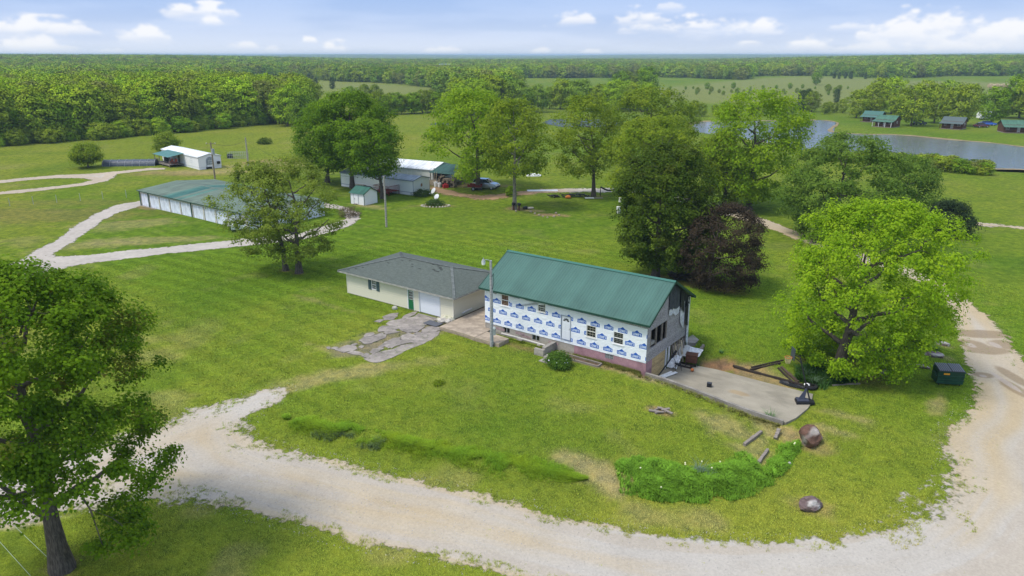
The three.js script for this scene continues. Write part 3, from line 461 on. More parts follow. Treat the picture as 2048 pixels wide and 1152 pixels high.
// reads a tree's real size off the survey: foot, top, sides and lowest foliage
function tree(name, label, q) {
  const b = at(q.foot[0], q.foot[1]), k = perPx(b), h = tall(b, q.top), cb = max(0.15, tall(b, q.low)), mid = (q.l + q.r) / 2;
  const [w, l] = treeParts({ h, cb, rx: (q.r - q.l) / 2 * k, ox: (mid - q.foot[0]) * k, rz: q.rz ? q.rz * k : undefined, ...q });
  const t = thing(name, label, q.cat || 'tree', b, 0, q.group);
  mesh('trunk', w, q.bark || MAT.bark, t); mesh('crown', l, MAT.leaf, t);
  return t;
}
const LUSH = [[0.085, 0.18, 0.008], [0.22, 0.36, 0.014]], LIME = [[0.215, 0.385, 0.012], [0.41, 0.57, 0.024]], OLIVE = [[0.16, 0.225, 0.028], [0.31, 0.385, 0.052]], DEEP = [[0.05, 0.1, 0.01], [0.135, 0.2, 0.018]], FRESH = [[0.18, 0.32, 0.012], [0.34, 0.47, 0.022]], MID = [[0.155, 0.25, 0.014], [0.31, 0.385, 0.026]], PLUM = [[0.046, 0.033, 0.021], [0.11, 0.082, 0.05]], COOL = [[0.095, 0.185, 0.022], [0.22, 0.33, 0.045]];
tree('maple_tree', 'tall dark green maple leaning into the frame at lower left, pale forked limbs showing', { foot: [125, 1138], top: 512, l: -95, r: 352, low: 1095, seed: 11, tr: 0.42, tips: 720, leaves: 112000, leaf: 0.155, cl: 0.52, cols: LUSH, accent: [0.2, 0.18, 0.03], accentShare: 0.06, belly: 0.55, pow: 0.85, wob: 0.3, gap: 0.27, keep: (X) => !(X[1] < 6 && X[2] > 1.2) && !(X[1] < 4.2 && X[0] < 1.9) && !(X[1] < 5.2 && X[0] < -1.3) && !(X[1] > 2.5 && X[1] < 4.4 && X[0] > 3.2) , prim: 13, first: 0.2, lean: [-1.6, -1], trunkTop: 0.86, outer: 0.5, droop: 0.3, asp: 0.8 });
tree('shade_tree', 'big bright yellow-green tree beside the concrete pad and the dumpster', { foot: [1680, 738], top: 398, l: 1545, r: 1880, low: 735, seed: 23, tr: 0.45, tips: 820, leaves: 66000, leaf: 0.2, cl: 0.46, cols: LIME, belly: 0.5, wob: 0.34, prim: 14, first: 0.16, outer: 0.45, droop: 0.1, squash: 0.85, gap: 0.22, keep: (X) => !(X[1] < 3.2 && X[0] > 4.4), trunkTop: 0.72 });
tree('oak_tree', 'thin olive oak, left one of the pair between garage and storage units', { foot: [572, 541], top: 322, l: 452, r: 612, low: 512, seed: 31, tr: 0.27, tips: 240, leaves: 16000, leaf: 0.23, cl: 0.62, cols: OLIVE, gap: 0.34, wob: 0.35, belly: 0.5, prim: 9, first: 0.3, outer: 0.3, squash: 0.5 });
tree('oak_tree', 'thin olive oak, right one of the pair between garage and storage units', { foot: [598, 546], top: 312, l: 510, r: 695, low: 515, seed: 37, tr: 0.32, tips: 260, leaves: 17500, leaf: 0.23, cl: 0.62, cols: OLIVE, gap: 0.34, wob: 0.35, belly: 0.5, prim: 10, first: 0.3, outer: 0.3, squash: 0.5 });
tree('shade_tree', 'dense dark green tree close behind the green roofed house', { foot: [1311, 552], top: 292, l: 1228, r: 1424, low: 528, seed: 41, tr: 0.36, tips: 420, leaves: 38000, leaf: 0.26, cl: 0.7, cols: DEEP, accent: [0.13, 0.15, 0.02], accentShare: 0.12, wob: 0.26, belly: 0.48, prim: 10, first: 0.2 });
tree('plum_tree', 'dark purple-brown leaved ornamental tree behind the house', { foot: [1417, 577], top: 408, l: 1354, r: 1526, low: 572, seed: 43, tr: 0.2, tips: 340, leaves: 26000, leaf: 0.19, cl: 0.5, cols: PLUM, accent: [0.12, 0.10, 0.05], accentShare: 0.12, wob: 0.16, belly: 0.45, gap: 0.1, prim: 9, first: 0.2 });
tree('shade_tree', 'tall mid green tree with grey-green sheen beyond the yellow-green tree', { foot: [1662, 475], top: 268, l: 1553, r: 1800, low: 478, seed: 47, tr: 0.35, tips: 330, leaves: 30000, leaf: 0.3, cl: 0.85, cols: COOL, wob: 0.28, belly: 0.4, first: 0.15 });
tree('shade_tree', 'smaller rounded green tree to the right of the grey-green one', { foot: [1800, 440], top: 312, l: 1750, r: 1865, low: 432, seed: 48, tr: 0.2, tips: 150, leaves: 11000, leaf: 0.3, cl: 0.8, cols: COOL, wob: 0.26, belly: 0.45 });
tree('cedar_bush', 'low dark green cedar bush right of the big yellow-green tree', { foot: [1890, 470], top: 402, l: 1845, r: 1942, low: 476, seed: 49, tr: 0.12, tips: 150, leaves: 9500, leaf: 0.24, cl: 0.6, cols: [[0.03, 0.06, 0.022], [0.06, 0.098, 0.034]], wob: 0.2, belly: 0.3, cat: 'bush', twigs: false });
tree('shade_tree', 'dark green tree left of the mobile homes, standing nearest the oak pair', { foot: [655, 366], top: 205, l: 594, r: 722, low: 338, seed: 53, tr: 0.4, tips: 280, leaves: 22000, leaf: 0.36, cl: 1.0, cols: LUSH, wob: 0.25, belly: 0.45, outer: 0.35 });
tree('shade_tree', 'tall dark green tree whose trunk rises in front of the low white mobile home', { foot: [705, 376], top: 184, l: 628, r: 790, low: 326, seed: 54, tr: 0.42, tips: 320, leaves: 27000, leaf: 0.36, cl: 1.0, cols: LUSH, wob: 0.25, belly: 0.5, outer: 0.35 });
tree('shade_tree', 'round dark green tree beside the red deck rail', { foot: [765, 397], top: 240, l: 686, r: 808, low: 350, seed: 55, tr: 0.32, tips: 190, leaves: 15000, leaf: 0.33, cl: 0.9, cols: LUSH, wob: 0.25, belly: 0.5, outer: 0.35 });
tree('shade_tree', 'broad bright green tree over the brown covered porch and the silver car', { foot: [957, 379], top: 182, l: 848, r: 1040, low: 366, seed: 57, keep: (X) => !(X[1] < 7 && X[0] < -3.2) && !(X[1] < 3.6 && X[0] > -1), tr: 0.42, tips: 340, leaves: 25000, leaf: 0.4, cl: 1.1, cols: FRESH, wob: 0.26, belly: 0.45, outer: 0.4, first: 0.18 });
tree('shade_tree', 'green tree with tall bare pale trunk standing over the stone ring', { foot: [1029, 419], top: 200, l: 965, r: 1095, low: 352, seed: 59, tr: 0.3, tips: 230, leaves: 14000, leaf: 0.33, cl: 0.95, cols: MID, bark: MAT.barkPale, wob: 0.3, belly: 0.55, outer: 0.3, gap: 0.3, first: 0.35, trunkTop: 0.9 });
tree('shade_tree', 'airy green tree right of the pale-trunked tree, with the junk pile at its foot', { foot: [1187, 393], top: 190, l: 1098, r: 1240, low: 352, seed: 61, tr: 0.33, tips: 220, leaves: 13500, leaf: 0.35, cl: 0.95, cols: MID, wob: 0.32, belly: 0.55, outer: 0.35, gap: 0.34, first: 0.35 });
tree('shade_tree', 'tall light green tree rising behind the dense dark tree', { foot: [1330, 420], top: 236, l: 1205, r: 1398, low: 408, seed: 67, tr: 0.36, tips: 300, leaves: 22000, leaf: 0.36, cl: 1.0, cols: MID, wob: 0.3, belly: 0.55, outer: 0.4, gap: 0.26 });
tree('shade_tree', 'green tree set farther back between the two airy trees', { foot: [1290, 330], top: 178, l: 1215, r: 1385, low: 300, seed: 68, tr: 0.36, tips: 260, leaves: 15000, leaf: 0.48, cl: 1.25, cols: MID, wob: 0.3, belly: 0.5, outer: 0.4, gap: 0.28 });
tree('shade_tree', 'tall two-trunked bright tree standing before the pond', { foot: [1497, 418], top: 182, l: 1388, r: 1600, low: 395, seed: 71, tr: 0.42, tips: 340, leaves: 26000, leaf: 0.38, cl: 1.1, cols: FRESH, wob: 0.28, belly: 0.6, outer: 0.4, gap: 0.28, first: 0.2 });
tree('shade_tree', 'slim dark-stemmed tree left beside the tall bright tree before the pond', { foot: [1448, 416], top: 262, l: 1385, r: 1500, low: 402, seed: 72, tr: 0.36, tips: 160, leaves: 9000, leaf: 0.36, cl: 0.95, cols: MID, wob: 0.28, belly: 0.55, outer: 0.35, gap: 0.3 });
tree('round_tree', 'small round green tree alone in the left meadow', { foot: [177, 335], top: 289, l: 146, r: 208, low: 323, seed: 73, tr: 0.17, tips: 110, leaves: 6500, leaf: 0.34, cl: 0.75, cols: MID, wob: 0.12, belly: 0.45, squash: 0.75 });
tree('round_tree', 'rounded tree behind the white mobile home in the left meadow', { foot: [336, 305], top: 266, l: 312, r: 361, low: 304, seed: 74, tr: 0.15, tips: 90, leaves: 5000, leaf: 0.36, cl: 0.8, cols: MID, wob: 0.12, belly: 0.45, squash: 0.75 });

// ---- woods: a few kinds of crown, each standing many times
const kinds = [];
const WOODC = [FRESH, MID, LUSH, [[0.16, 0.235, 0.014], [0.28, 0.355, 0.026]], [[0.15, 0.185, 0.035], [0.24, 0.275, 0.06]], [[0.11, 0.2, 0.02], [0.22, 0.33, 0.035]], [[0.115, 0.18, 0.014], [0.22, 0.29, 0.024]], [[0.04, 0.08, 0.022], [0.08, 0.125, 0.03]]];
for (let k = 0; k < 8; k++) {
  const [w, l] = treeParts({ h: 12, cb: k === 7 ? 0.3 : 1.4, rx: k === 7 ? 2.6 : 4.6, seed: 101 + k * 7, tr: 0.24, tips: 120, leaves: 4600, leaf: k === 7 ? 0.45 : 0.52, cl: 1.05, cols: WOODC[k], wob: 0.3, belly: k === 7 ? 0.25 : 0.5, outer: 0.45, prim: 5, sides: 5, twigs: false, first: 0.3 });
  kinds.push([w, l]);
}
const farKinds = [];
for (let k = 0; k < 6; k++) farKinds.push(treeParts({ h: 12, cb: 0.6, rx: 5.4, seed: 201 + k * 7, tr: 0.24, tips: 80, leaves: 1300, leaf: 0.95, cl: 1.35, cols: WOODC[k], wob: 0.3, belly: 0.5, outer: 0.5, prim: 1, sides: 3, twigs: false })[1]);
const proto = kinds.map(() => null);
const NTH = ['first', 'second', 'third', 'fourth', 'fifth', 'sixth', 'seventh', 'eighth', 'ninth', 'tenth', 'eleventh', 'twelfth', 'thirteenth', 'fourteenth', 'fifteenth', 'sixteenth', 'seventeenth', 'eighteenth', 'nineteenth', 'twentieth', 'twenty-first', 'twenty-second', 'twenty-third'];
const nth = (i) => NTH[i] + ' from the left';
function woodTree(k, pos, h, turn, label, group, name = 'woodland_tree', cat = 'tree') {
  const s = h / 12; let t;
  if (!proto[k]) { t = thing(name, label, cat, pos, turn, group); mesh('trunk', kinds[k][0], MAT.bark, t); mesh('crown', kinds[k][1], MAT.leafFar, t); proto[k] = t; t.scale.setScalar(s); }
  else { t = proto[k].clone(); t.name = numbered(name); scene.add(t); t.position.copy(pos); t.rotation.y = turn; t.scale.setScalar(s); t.userData = { label, category: cat, group }; }
  return t;
}
function wood(name, label, cat, list, geos) {                          // list of [x, z, h, kind, tint]
  geos.forEach((g, k) => {
    const own = list.filter((q) => q[3] === k); if (!own.length) return;
    const im = new THREE.InstancedMesh(g, MAT.leafFar, own.length), m = M4(), q = new THREE.Quaternion(), up = V(0, 1, 0);
    own.forEach(([x, z, h, , tint, wide = 1], i) => { const s = h / 12; q.setFromAxisAngle(up, hash(i, k, 9) * 6.28); m.compose(V(x, land(x, z) - 0.2, z), q, V(s * wide, s, s * wide)); im.setMatrixAt(i, m); im.setColorAt(i, rgb(tint, tint * (0.94 + 0.1 * hash(i, 3, k)), tint)); });
    im.name = numbered(name); scene.add(im); tag(im, label[k % label.length], cat, null, 'stuff');
  });
}
{
  const r = rng(5);
  // front rank of the left wood, trees that can be told apart
  const edge = [[-60, 300], [-20, 294], [14, 293], [44, 290], [74, 288], [103, 287], [132, 284], [160, 282], [190, 281], [220, 278], [247, 275], [275, 273], [301, 270], [328, 268], [356, 266], [384, 264], [410, 262], [436, 259], [462, 257], [490, 254], [515, 251], [540, 249]];
  edge.forEach(([x, y], i) => { const p = at(x + (r() - 0.5) * 10, y - 6 - r() * 4); woodTree([1, 0, 2, 3, 1, 2, 0][i % 7], p, 9 + r() * 3.5, r() * 6, 'leafy tree in the front rank of the left wood, ' + nth(i), 'trees along the front of the left wood'); });
  woodTree(2, at(592, 248), 12.5, 1, 'dark round tree ending the left wood on the right, clear trunk showing', undefined);
  woodTree(0, at(575, 252), 12, 2.2, 'bright tree second from the right end of the left wood', undefined);
  woodTree(1, at(560, 247), 11.5, 0.4, 'olive tree third from the right end of the left wood', undefined);
  const body = flat([[-120, 297], [0, 288], [130, 281], [300, 266], [400, 258], [540, 246], [600, 240], [625, 226], [600, 214], [480, 214], [300, 214], [0, 216], [-160, 222]]), list = [];
  for (let i = 0; i < 6000 && list.length < 900; i++) { const x = -330 + r() * 300, z = -180 - r() * 190; if (inPoly(body, x, z)) list.push([x, z, 10.5 + r() * 4.5, [0, 1, 3, 1, 0, 3, 4, 1, 0][floor(r() * 9)], 0.92 + r() * 0.25]); }
  wood('left_wood', ['bright green trees of the left wood', 'olive green trees of the left wood', 'darker green trees of the left wood', 'yellow-green trees of the left wood', 'greyish trees still half bare in the left wood'], 'wood', list, kinds.map((k) => k[1]));
  // brush at the wood's foot
  const brush = []; for (let i = 0; i < 120; i++) { const k = floor(r() * (edge.length - 1)), t = r(), p = at(lerp(edge[k][0], edge[k + 1][0], t), lerp(edge[k][1], edge[k + 1][1], t) - r() * 5); brush.push([p.x, p.z, 1.6 + r() * 3.4, floor(r() * 4), 0.95 + r() * 0.4, 1.2]); }
  wood('brush', ['light green brush along the foot of the left wood', 'olive brush along the foot of the left wood', 'dark brush along the foot of the left wood', 'yellowish brush along the foot of the left wood'], 'brush', brush, kinds.map((k) => k[1]));
  // tree lines in the middle distance
  const row = (pts, n, h0, h1, ks, label, group, depth = 6) => { for (let i = 0; i < n; i++) { const t = (i + 0.2 + 0.6 * r()) / n * (pts.length - 1), k = min(pts.length - 2, floor(t)), f = t - k, p = at(lerp(pts[k][0], pts[k + 1][0], f), lerp(pts[k][1], pts[k + 1][1], f)); const d = V(p.x, 0, p.z).normalize().multiplyScalar(r() * depth); p.add(d); p.y = land(p.x, p.z) - 0.1; woodTree(ks[floor(r() * ks.length)], p, h0 + r() * (h1 - h0), r() * 6, label + ', ' + nth(i), group); } };
  row([[705, 226], [770, 230], [830, 228], [890, 224]], 14, 7, 9.5, [1, 2, 6, 2], 'bushy tree in the hedge beyond the middle meadow', 'hedge trees beyond the middle meadow', 8);
  row([[690, 210], [760, 206]], 3, 8, 9, [2, 6], 'dark tree behind the left end of the middle hedge', 'dark trees behind the middle hedge', 8);
  row([[900, 236], [960, 234], [1010, 230]], 7, 12, 15, [0, 0, 1], 'tall fresh green tree on the far side of the pond', 'tall fresh trees on the far pond bank', 18);
  row([[1010, 230], [1100, 226], [1180, 224], [1240, 226], [1300, 224]], 18, 8.5, 12.5, [2, 5, 1, 0], 'green tree on the far pond bank behind the big yard trees', 'trees on the far pond bank', 26);
  row([[1230, 192], [1270, 190], [1300, 192]], 4, 13, 16, [2, 6], 'large dark green tree at the near corner of the far fields', 'dark trees at the corner of the far fields', 10);
  row([[1330, 236], [1400, 234], [1470, 232], [1540, 232], [1590, 230]], 16, 3.5, 6, [1, 2, 6], 'low tree in the growth along the far pond bank', 'low growth along the far pond bank', 10);
  row([[1600, 222], [1625, 224]], 3, 8, 9, [7, 6], 'dark pointed cedar on the far pond bank', 'cedars on the far pond bank', 5);
  woodTree(7, at(1672, 205), 6.5, 1, 'single dark cedar in front of the hill fields, left of the cabins'); woodTree(2, at(1632, 170), 9.5, 2, 'single round tree in the middle of the hill fields');
  row([[1640, 230], [1690, 226]], 4, 4, 6, [6, 1], 'bush between the dark cedars and the cabins', 'bushes left of the cabins', 8);
  [[1712, 236, 9.5, 1], [1740, 232, 11.5, 3], [1752, 226, 13, 1], [1782, 228, 13.5, 0], [1800, 236, 10, 3], [1822, 252, 12.5, 1], [1845, 232, 12.5, 1], [1868, 246, 12, 3], [1893, 226, 12, 0], [1915, 252, 12.5, 3], [1935, 232, 11.5, 1], [1982, 248, 11.5, 2], [2003, 236, 9.5, 6], [2038, 236, 15, 2], [2062, 240, 14, 1]].forEach(([x, y, h, k], i) => woodTree(k, at(x, y), h * 1.05, i * 1.7, 'tree in the grove round the lakeside cabins, ' + nth(i), 'grove round the lakeside cabins'));
  // shrubs in lines across the far fields
  for (let i = 0; i < 46; i++) { const ln = i % 3, t = clamp((floor(i / 3) + 0.2 + 0.6 * r()) / 15.4), x = lerp(1300, 1700, t), y = [179, 187, 191][ln] + (r() - 0.5) * 3 - t * 2; woodTree([2, 6, 5][i % 3], at(x, y), 1.8 + r() * r() * 4.2, r() * 6, 'small shrub on the ' + ['farthest', 'middle', 'nearest'][ln] + ' fence line across the far fields, ' + nth(floor(i / 3)), 'shrubs along the far field fence lines', 'field_shrub', 'shrub'); }
  [[1668, 157], [1690, 157], [1702, 158], [1731, 158], [1678, 158], [1700, 157]].forEach(([x, y], i) => woodTree(7, at(x, y), 6, i, 'dark cedar at the top edge of the hill field', 'cedars at the top of the hill field'));
  [[470, 175], [562, 172], [590, 176], [608, 176], [632, 176], [665, 178]].forEach(([x, y], i) => woodTree(7, at(x, y), 5.5 + (i % 3), i, 'dark cedar dotting the pale field behind the left wood', 'cedars in the pale field behind the left wood'));
  // the far woods, thinning in number and growing in width with distance
  const open = [flat([[440, 178], [480, 160], [520, 156], [610, 158], [700, 164], [770, 166], [880, 176], [900, 240], [860, 262], [600, 300], [560, 240]]), flat([[930, 158], [1010, 156], [1200, 156], [1300, 154], [1480, 160], [1520, 152], [1700, 152], [1760, 158], [1900, 162], [1890, 152], [2400, 148], [2400, 420], [1000, 420], [880, 230], [1000, 214], [1040, 170], [940, 166]]), flat([[1180, 148], [1300, 146.5], [1345, 148], [1300, 152], [1190, 152]]), flat([[1690, 147], [1800, 146], [1880, 147.5], [1870, 149.5], [1740, 149]])];
  const near = [], far = [];
  for (let i = 0; i < 38000; i++) {
    const az = -1.05 + r() * 2.1, D = 300 * Math.pow(1800 / 300, sqrt(r())), x = sin(az) * D, z = -cos(az) * D;
    if (D < 420 && az > -0.33) continue;
    let ok = true; for (const p of open) if (inPoly(p, x, z)) { ok = false; break; }
    if (!ok) continue;
    const g = fbm(x * 0.009, z * 0.009, 2); if (D > 500 && g < 0.27 && az > -0.2) continue;
    near.push([x, z, (8.5 + r() * 4.5) * (az < -0.25 ? 1.05 : 1), floor(r() * 6), 0.88 + 0.3 * fbm(x * 0.012 + 9, z * 0.012, 2) * (0.8 + r() * 0.4), 1.1]);
  }
  for (let i = 0; i < 41000; i++) { const az = -1.05 + r() * 2.1, D = 1600 * Math.pow(9000 / 1600, r()), x = sin(az) * D, z = -cos(az) * D, wide = lerp(1.2, 4.2, clamp((D - 1600) / 5000)); far.push([x, z, 9 + r() * 4, floor(r() * 6), 0.95 + 0.2 * r(), wide]); }
  const lab = ['fresh green part of the broad woods reaching back to the skyline', 'olive part of the broad woods reaching back to the skyline', 'deep green part of the broad woods reaching back to the skyline', 'yellowish part of the broad woods reaching back to the skyline', 'greyish part of the broad woods reaching back to the skyline', 'cool green part of the broad woods reaching back to the skyline'];
  wood('distant_wood', lab, 'wood', near, farKinds);
  wood('skyline_wood', lab.map((s) => s.replace('broad woods reaching back to the skyline', 'hazy woods along the skyline itself')), 'wood', far, farKinds);
}
// ---------------------------------------------------------------- the house being rebuilt
const W0 = (lx, lz, up = 0) => { const [x, z] = wor(lx, lz); return V(x, land(x, z) + up, z); };
function windowUnit(parent, x0, y0, x1, y1, z, o = {}) {               // frame, sashes, glass and glazing bars, facing +z
  const f = new Geo(), t = o.t ?? 0.055, d = 0.07;
  f.box(x0, y0, z - d, x0 + t, y1, z + 0.03); f.box(x1 - t, y0, z - d, x1, y1, z + 0.03); f.box(x0 + t, y1 - t, z - d, x1 - t, y1, z + 0.03); f.box(x0 + t, y0, z - d, x1 - t, y0 + t, z + 0.045);
  const m = (y0 + y1) / 2; f.box(x0 + t, m - 0.025, z - d + 0.01, x1 - t, m + 0.025, z + 0.012);
  const w = f.build('window', o.frame || MAT.whitePlain, parent);
  const cols = o.cols ?? 3, rows = o.rows ?? 2, dx = (x1 - x0 - 2 * t) / cols;
  for (const [a, b] of [[y0 + t, m - 0.025], [m + 0.025, y1 - t]]) {
    const dy = (b - a) / rows, p = new Geo(); p.box(x0 + t, a, z - 0.05, x1 - t, b, z - 0.04); p.build('pane', o.glass || MAT.glass, w);
    if (o.bars !== false) { const g = new Geo(); for (let i = 1; i < cols; i++) g.box(x0 + t + i * dx - 0.011, a, z - 0.039, x0 + t + i * dx + 0.011, b, z - 0.012); for (let j = 1; j < rows; j++) g.box(x0 + t, a + j * dy - 0.011, z - 0.0385, x1 - t, a + j * dy + 0.011, z - 0.0135); g.build('glazing_bar', o.barMat || o.frame || MAT.whitePlain, w); }
  }
  if (o.sill) { const s = new Geo(); s.box(x0 - 0.04, y0 - 0.05, z - 0.02, x1 + 0.04, y0 - 0.003, z + 0.07); s.build('sill', MAT.whitePlain, w); }
  return w;
}
function ribbed(x0, x1, z0, y0, z1, y1, ribs, thick = 0.03, rib = 0.036) {  // sheet from the eave (z0,y0) up to the ridge (z1,y1) with standing ribs
  const g = new Geo(), L = hypot(z1 - z0, y1 - y0), nz = -(y1 - y0) / L * Math.sign(z1 - z0), ny = abs(z1 - z0) / L;
  const P = (x, t, h) => [x, lerp(y0, y1, t) + ny * h, lerp(z0, z1, t) + nz * -Math.sign(z1 - z0) * Math.sign(z1 - z0) * h];
  const F = z1 < z0 ? (a, b, c, d) => g.quad(a, b, c, d) : (a, b, c, d) => g.quad(b, a, d, c);
  F(P(x0, 0, thick), P(x1, 0, thick), P(x1, 1, thick), P(x0, 1, thick)); F(P(x1, 0, 0), P(x0, 0, 0), P(x0, 1, 0), P(x1, 1, 0)); F(P(x0, 0, 0), P(x1, 0, 0), P(x1, 0, thick), P(x0, 0, thick));
  F(P(x1, 0, 0), P(x1, 1, 0), P(x1, 1, thick), P(x1, 0, thick)); F(P(x0, 1, 0), P(x0, 0, 0), P(x0, 0, thick), P(x0, 1, thick));
  for (let i = 0; i < ribs; i++) { const c = lerp(x0, x1, (i + 0.5) / ribs), w = 0.05, v = 0.018, h = thick + rib;
    F(P(c - v, 0, h), P(c + v, 0, h), P(c + v, 1, h), P(c - v, 1, h)); F(P(c - w, 0, thick), P(c - v, 0, h), P(c - v, 1, h), P(c - w, 1, thick)); F(P(c + v, 0, h), P(c + w, 0, thick), P(c + w, 1, thick), P(c + v, 1, h)); F(P(c - w, 0, thick), P(c + w, 0, thick), P(c + v, 0, h), P(c - v, 0, h)); }
  return g;
}
function fix(g) { return g; }
const house = thing('house', 'long gable house with green metal roof, printed white wrap and bare board end', 'house', [HX, 0, HZ], YAW);
const HL = 14.7, HW = 7.3;
// printed wrap: rows of blue gabled badges with white lettering
const wrapTex = (() => {
  const c = document.createElement('canvas'); c.width = 2048; c.height = 400; const k = c.getContext('2d'), S = 2048 / 14.7, B = 0.75;
  k.fillStyle = '#e9eef4'; k.fillRect(0, 0, 2048, 400);
  const r = rng(3); for (let i = 0; i < 90; i++) { k.fillStyle = `rgba(${r() < 0.5 ? '255,255,255' : '200,210,222'},0.25)`; k.fillRect(r() * 2048, r() * 400, 30 + r() * 240, 1 + r() * 3); }
  for (let i = 0; i < 26; i++) { k.fillStyle = 'rgba(190,202,216,0.3)'; k.fillRect(r() * 2048, 0, 2, 400); }
  const badge = (x, y) => { const X = (x + 14.7) * S, Y = 400 - (y - B) * S; k.save(); k.translate(X, Y); const w = 0.385 * S, h = 0.18 * S;
    k.fillStyle = '#0a55b4'; k.beginPath(); k.moveTo(-w, h); k.lineTo(-w, -h * 0.35); k.quadraticCurveTo(-w, -h * 0.62, -w * 0.82, -h * 0.62); k.lineTo(-w * 0.5, -h * 0.72); k.lineTo(0, -h * 1.55); k.lineTo(w * 0.5, -h * 0.72); k.lineTo(w * 0.82, -h * 0.62); k.quadraticCurveTo(w, -h * 0.62, w, -h * 0.35); k.lineTo(w, h); k.closePath(); k.fill();
    k.fillStyle = '#f4f7fa'; k.font = 'bold ' + Math.round(h * 1.42) + 'px sans-serif'; k.textAlign = 'center'; k.textBaseline = 'middle'; k.fillText("LOWE'S", 0, h * 0.2, w * 1.72); k.restore(); };
  for (let i = -1; i < 14; i++) { badge(-13.46 + i * 1.148, 2.87); badge(-13.99 + i * 1.148, 2.02); badge(-13.46 + i * 1.148, 1.15); }
  const t = new THREE.CanvasTexture(c); t.colorSpace = THREE.SRGBColorSpace; return t;
})();
const wrapMat = new THREE.MeshPhysicalMaterial({ map: wrapTex, roughness: 0.55, bumpMap: per(rough, 0.16, 0.9), bumpScale: 0.05, name: 'house_wrap' });
const HOLES = [[-13.02, 2.61, -12.25, 3.58], [-9.43, 2.83, -8.71, 3.58], [-7.28, 1.06, -6.36, 3.0], [-5.0, 1.73, -4.17, 2.68], [-2.72, 1.72, -1.88, 2.67]];
mesh('sheathing', wallPanel([[-HL, 0.78], [0, 0.78], [0, 3.86], [-HL, 3.86]], HOLES, 0.14), MAT.wrapGrey, house);
{
  const g = wallPanel([[-HL, 0.77], [-0.02, 0.77], [-0.02, 3.42], [-1.2, 3.44], [-3.9, 3.50], [-7, 3.52], [-8.5, 3.5], [-8.5, 3.86], [-8.72, 3.86], [-8.75, 3.52], [-10.6, 3.5], [-11.0, 3.86], [-11.15, 3.86], [-11.2, 3.5], [-12.2, 3.52], [-12.24, 3.62], [-13.2, 3.63], [-13.6, 3.45], [-14.1, 3.5], [-14.2, 3.68], [-HL, 3.7]], HOLES.map(([a, b, c, d]) => [a, b, c, min(d, 3.575)]), 0.012);
  g.translate(0, 0, 0.016); const uv = g.attributes.uv, p = g.attributes.position; for (let i = 0; i < p.count; i++) uv.setXY(i, (p.getX(i) + HL) / 14.7, (p.getY(i) - 0.75) * 2048 / 14.7 / 400);
  tag(mesh('house_wrap', g, wrapMat, house), 'white wrap printed with blue badges');
}
windowUnit(house, -13.02, 2.61, -12.25, 3.58, 0, { glass: std([0.15, 0.06, 0.035], 0.5), cols: 3, rows: 3, barMat: std([0.3, 0.24, 0.17], 0.6), sill: true });
windowUnit(house, -9.43, 2.83, -8.71, 3.58, 0, { cols: 3, rows: 2, sill: true, frame: std([0.66, 0.66, 0.6], 0.5) });
windowUnit(house, -5.0, 1.73, -4.17, 2.68, 0, { cols: 3, rows: 2, sill: true, barMat: std([0.35, 0.33, 0.27], 0.6), frame: std([0.66, 0.65, 0.6], 0.5) });
windowUnit(house, -2.72, 1.72, -1.88, 2.67, 0, { cols: 3, rows: 3, sill: true, barMat: std([0.2, 0.2, 0.19], 0.6), t: 0.045 });
{
  const f = new Geo(); f.box(-7.28, 1.06, -0.1, -7.22, 3.0, 0.035); f.box(-6.42, 1.06, -0.1, -6.36, 3.0, 0.035); f.box(-7.22, 2.95, -0.1, -6.42, 3.0, 0.035); f.box(-7.3, 1.02, -0.1, -6.34, 1.06, 0.07); f.build('door_frame', MAT.greyTrim, house);
  const d = new Geo(); d.box(-7.22, 1.06, -0.07, -6.42, 2.95, -0.02); const D = d.build('front_door', MAT.door, house); D.userData.label = 'white front door with a fan light';
  const fan = new Geo(); const n = 5; for (let i = 0; i < n; i++) { const a0 = PI * (i + 0.08) / n, a1 = PI * (i + 0.92) / n, c = [-6.82, 2.52]; const q = (a, r) => [c[0] + cos(a) * r, c[1] + sin(a) * r * 0.95, -0.015]; const steps = 4; for (let s = 0; s < steps; s++) { const b0 = lerp(a0, a1, s / steps), b1 = lerp(a0, a1, (s + 1) / steps); fan.quad(q(b0, 0.09), q(b0, 0.27), q(b1, 0.27), q(b1, 0.09)); } }
  fan.build('fan_light', std([0.015, 0.016, 0.018], 0.2, { side: THREE.DoubleSide }), D);
  for (const [y0, y1] of [[1.2, 1.75], [1.85, 2.4]]) for (const x of [-7.12, -6.78]) { const p = new Geo(); p.box(x, y0, -0.02, x + 0.26, y1, -0.008); p.build('door_panel', MAT.door, D); }
  const h = new Geo(); h.tube([[-6.5, 1.98, -0.02], [-6.5, 1.98, 0.05]], 0.03, 8); h.build('handle', MAT.steel, D);
}
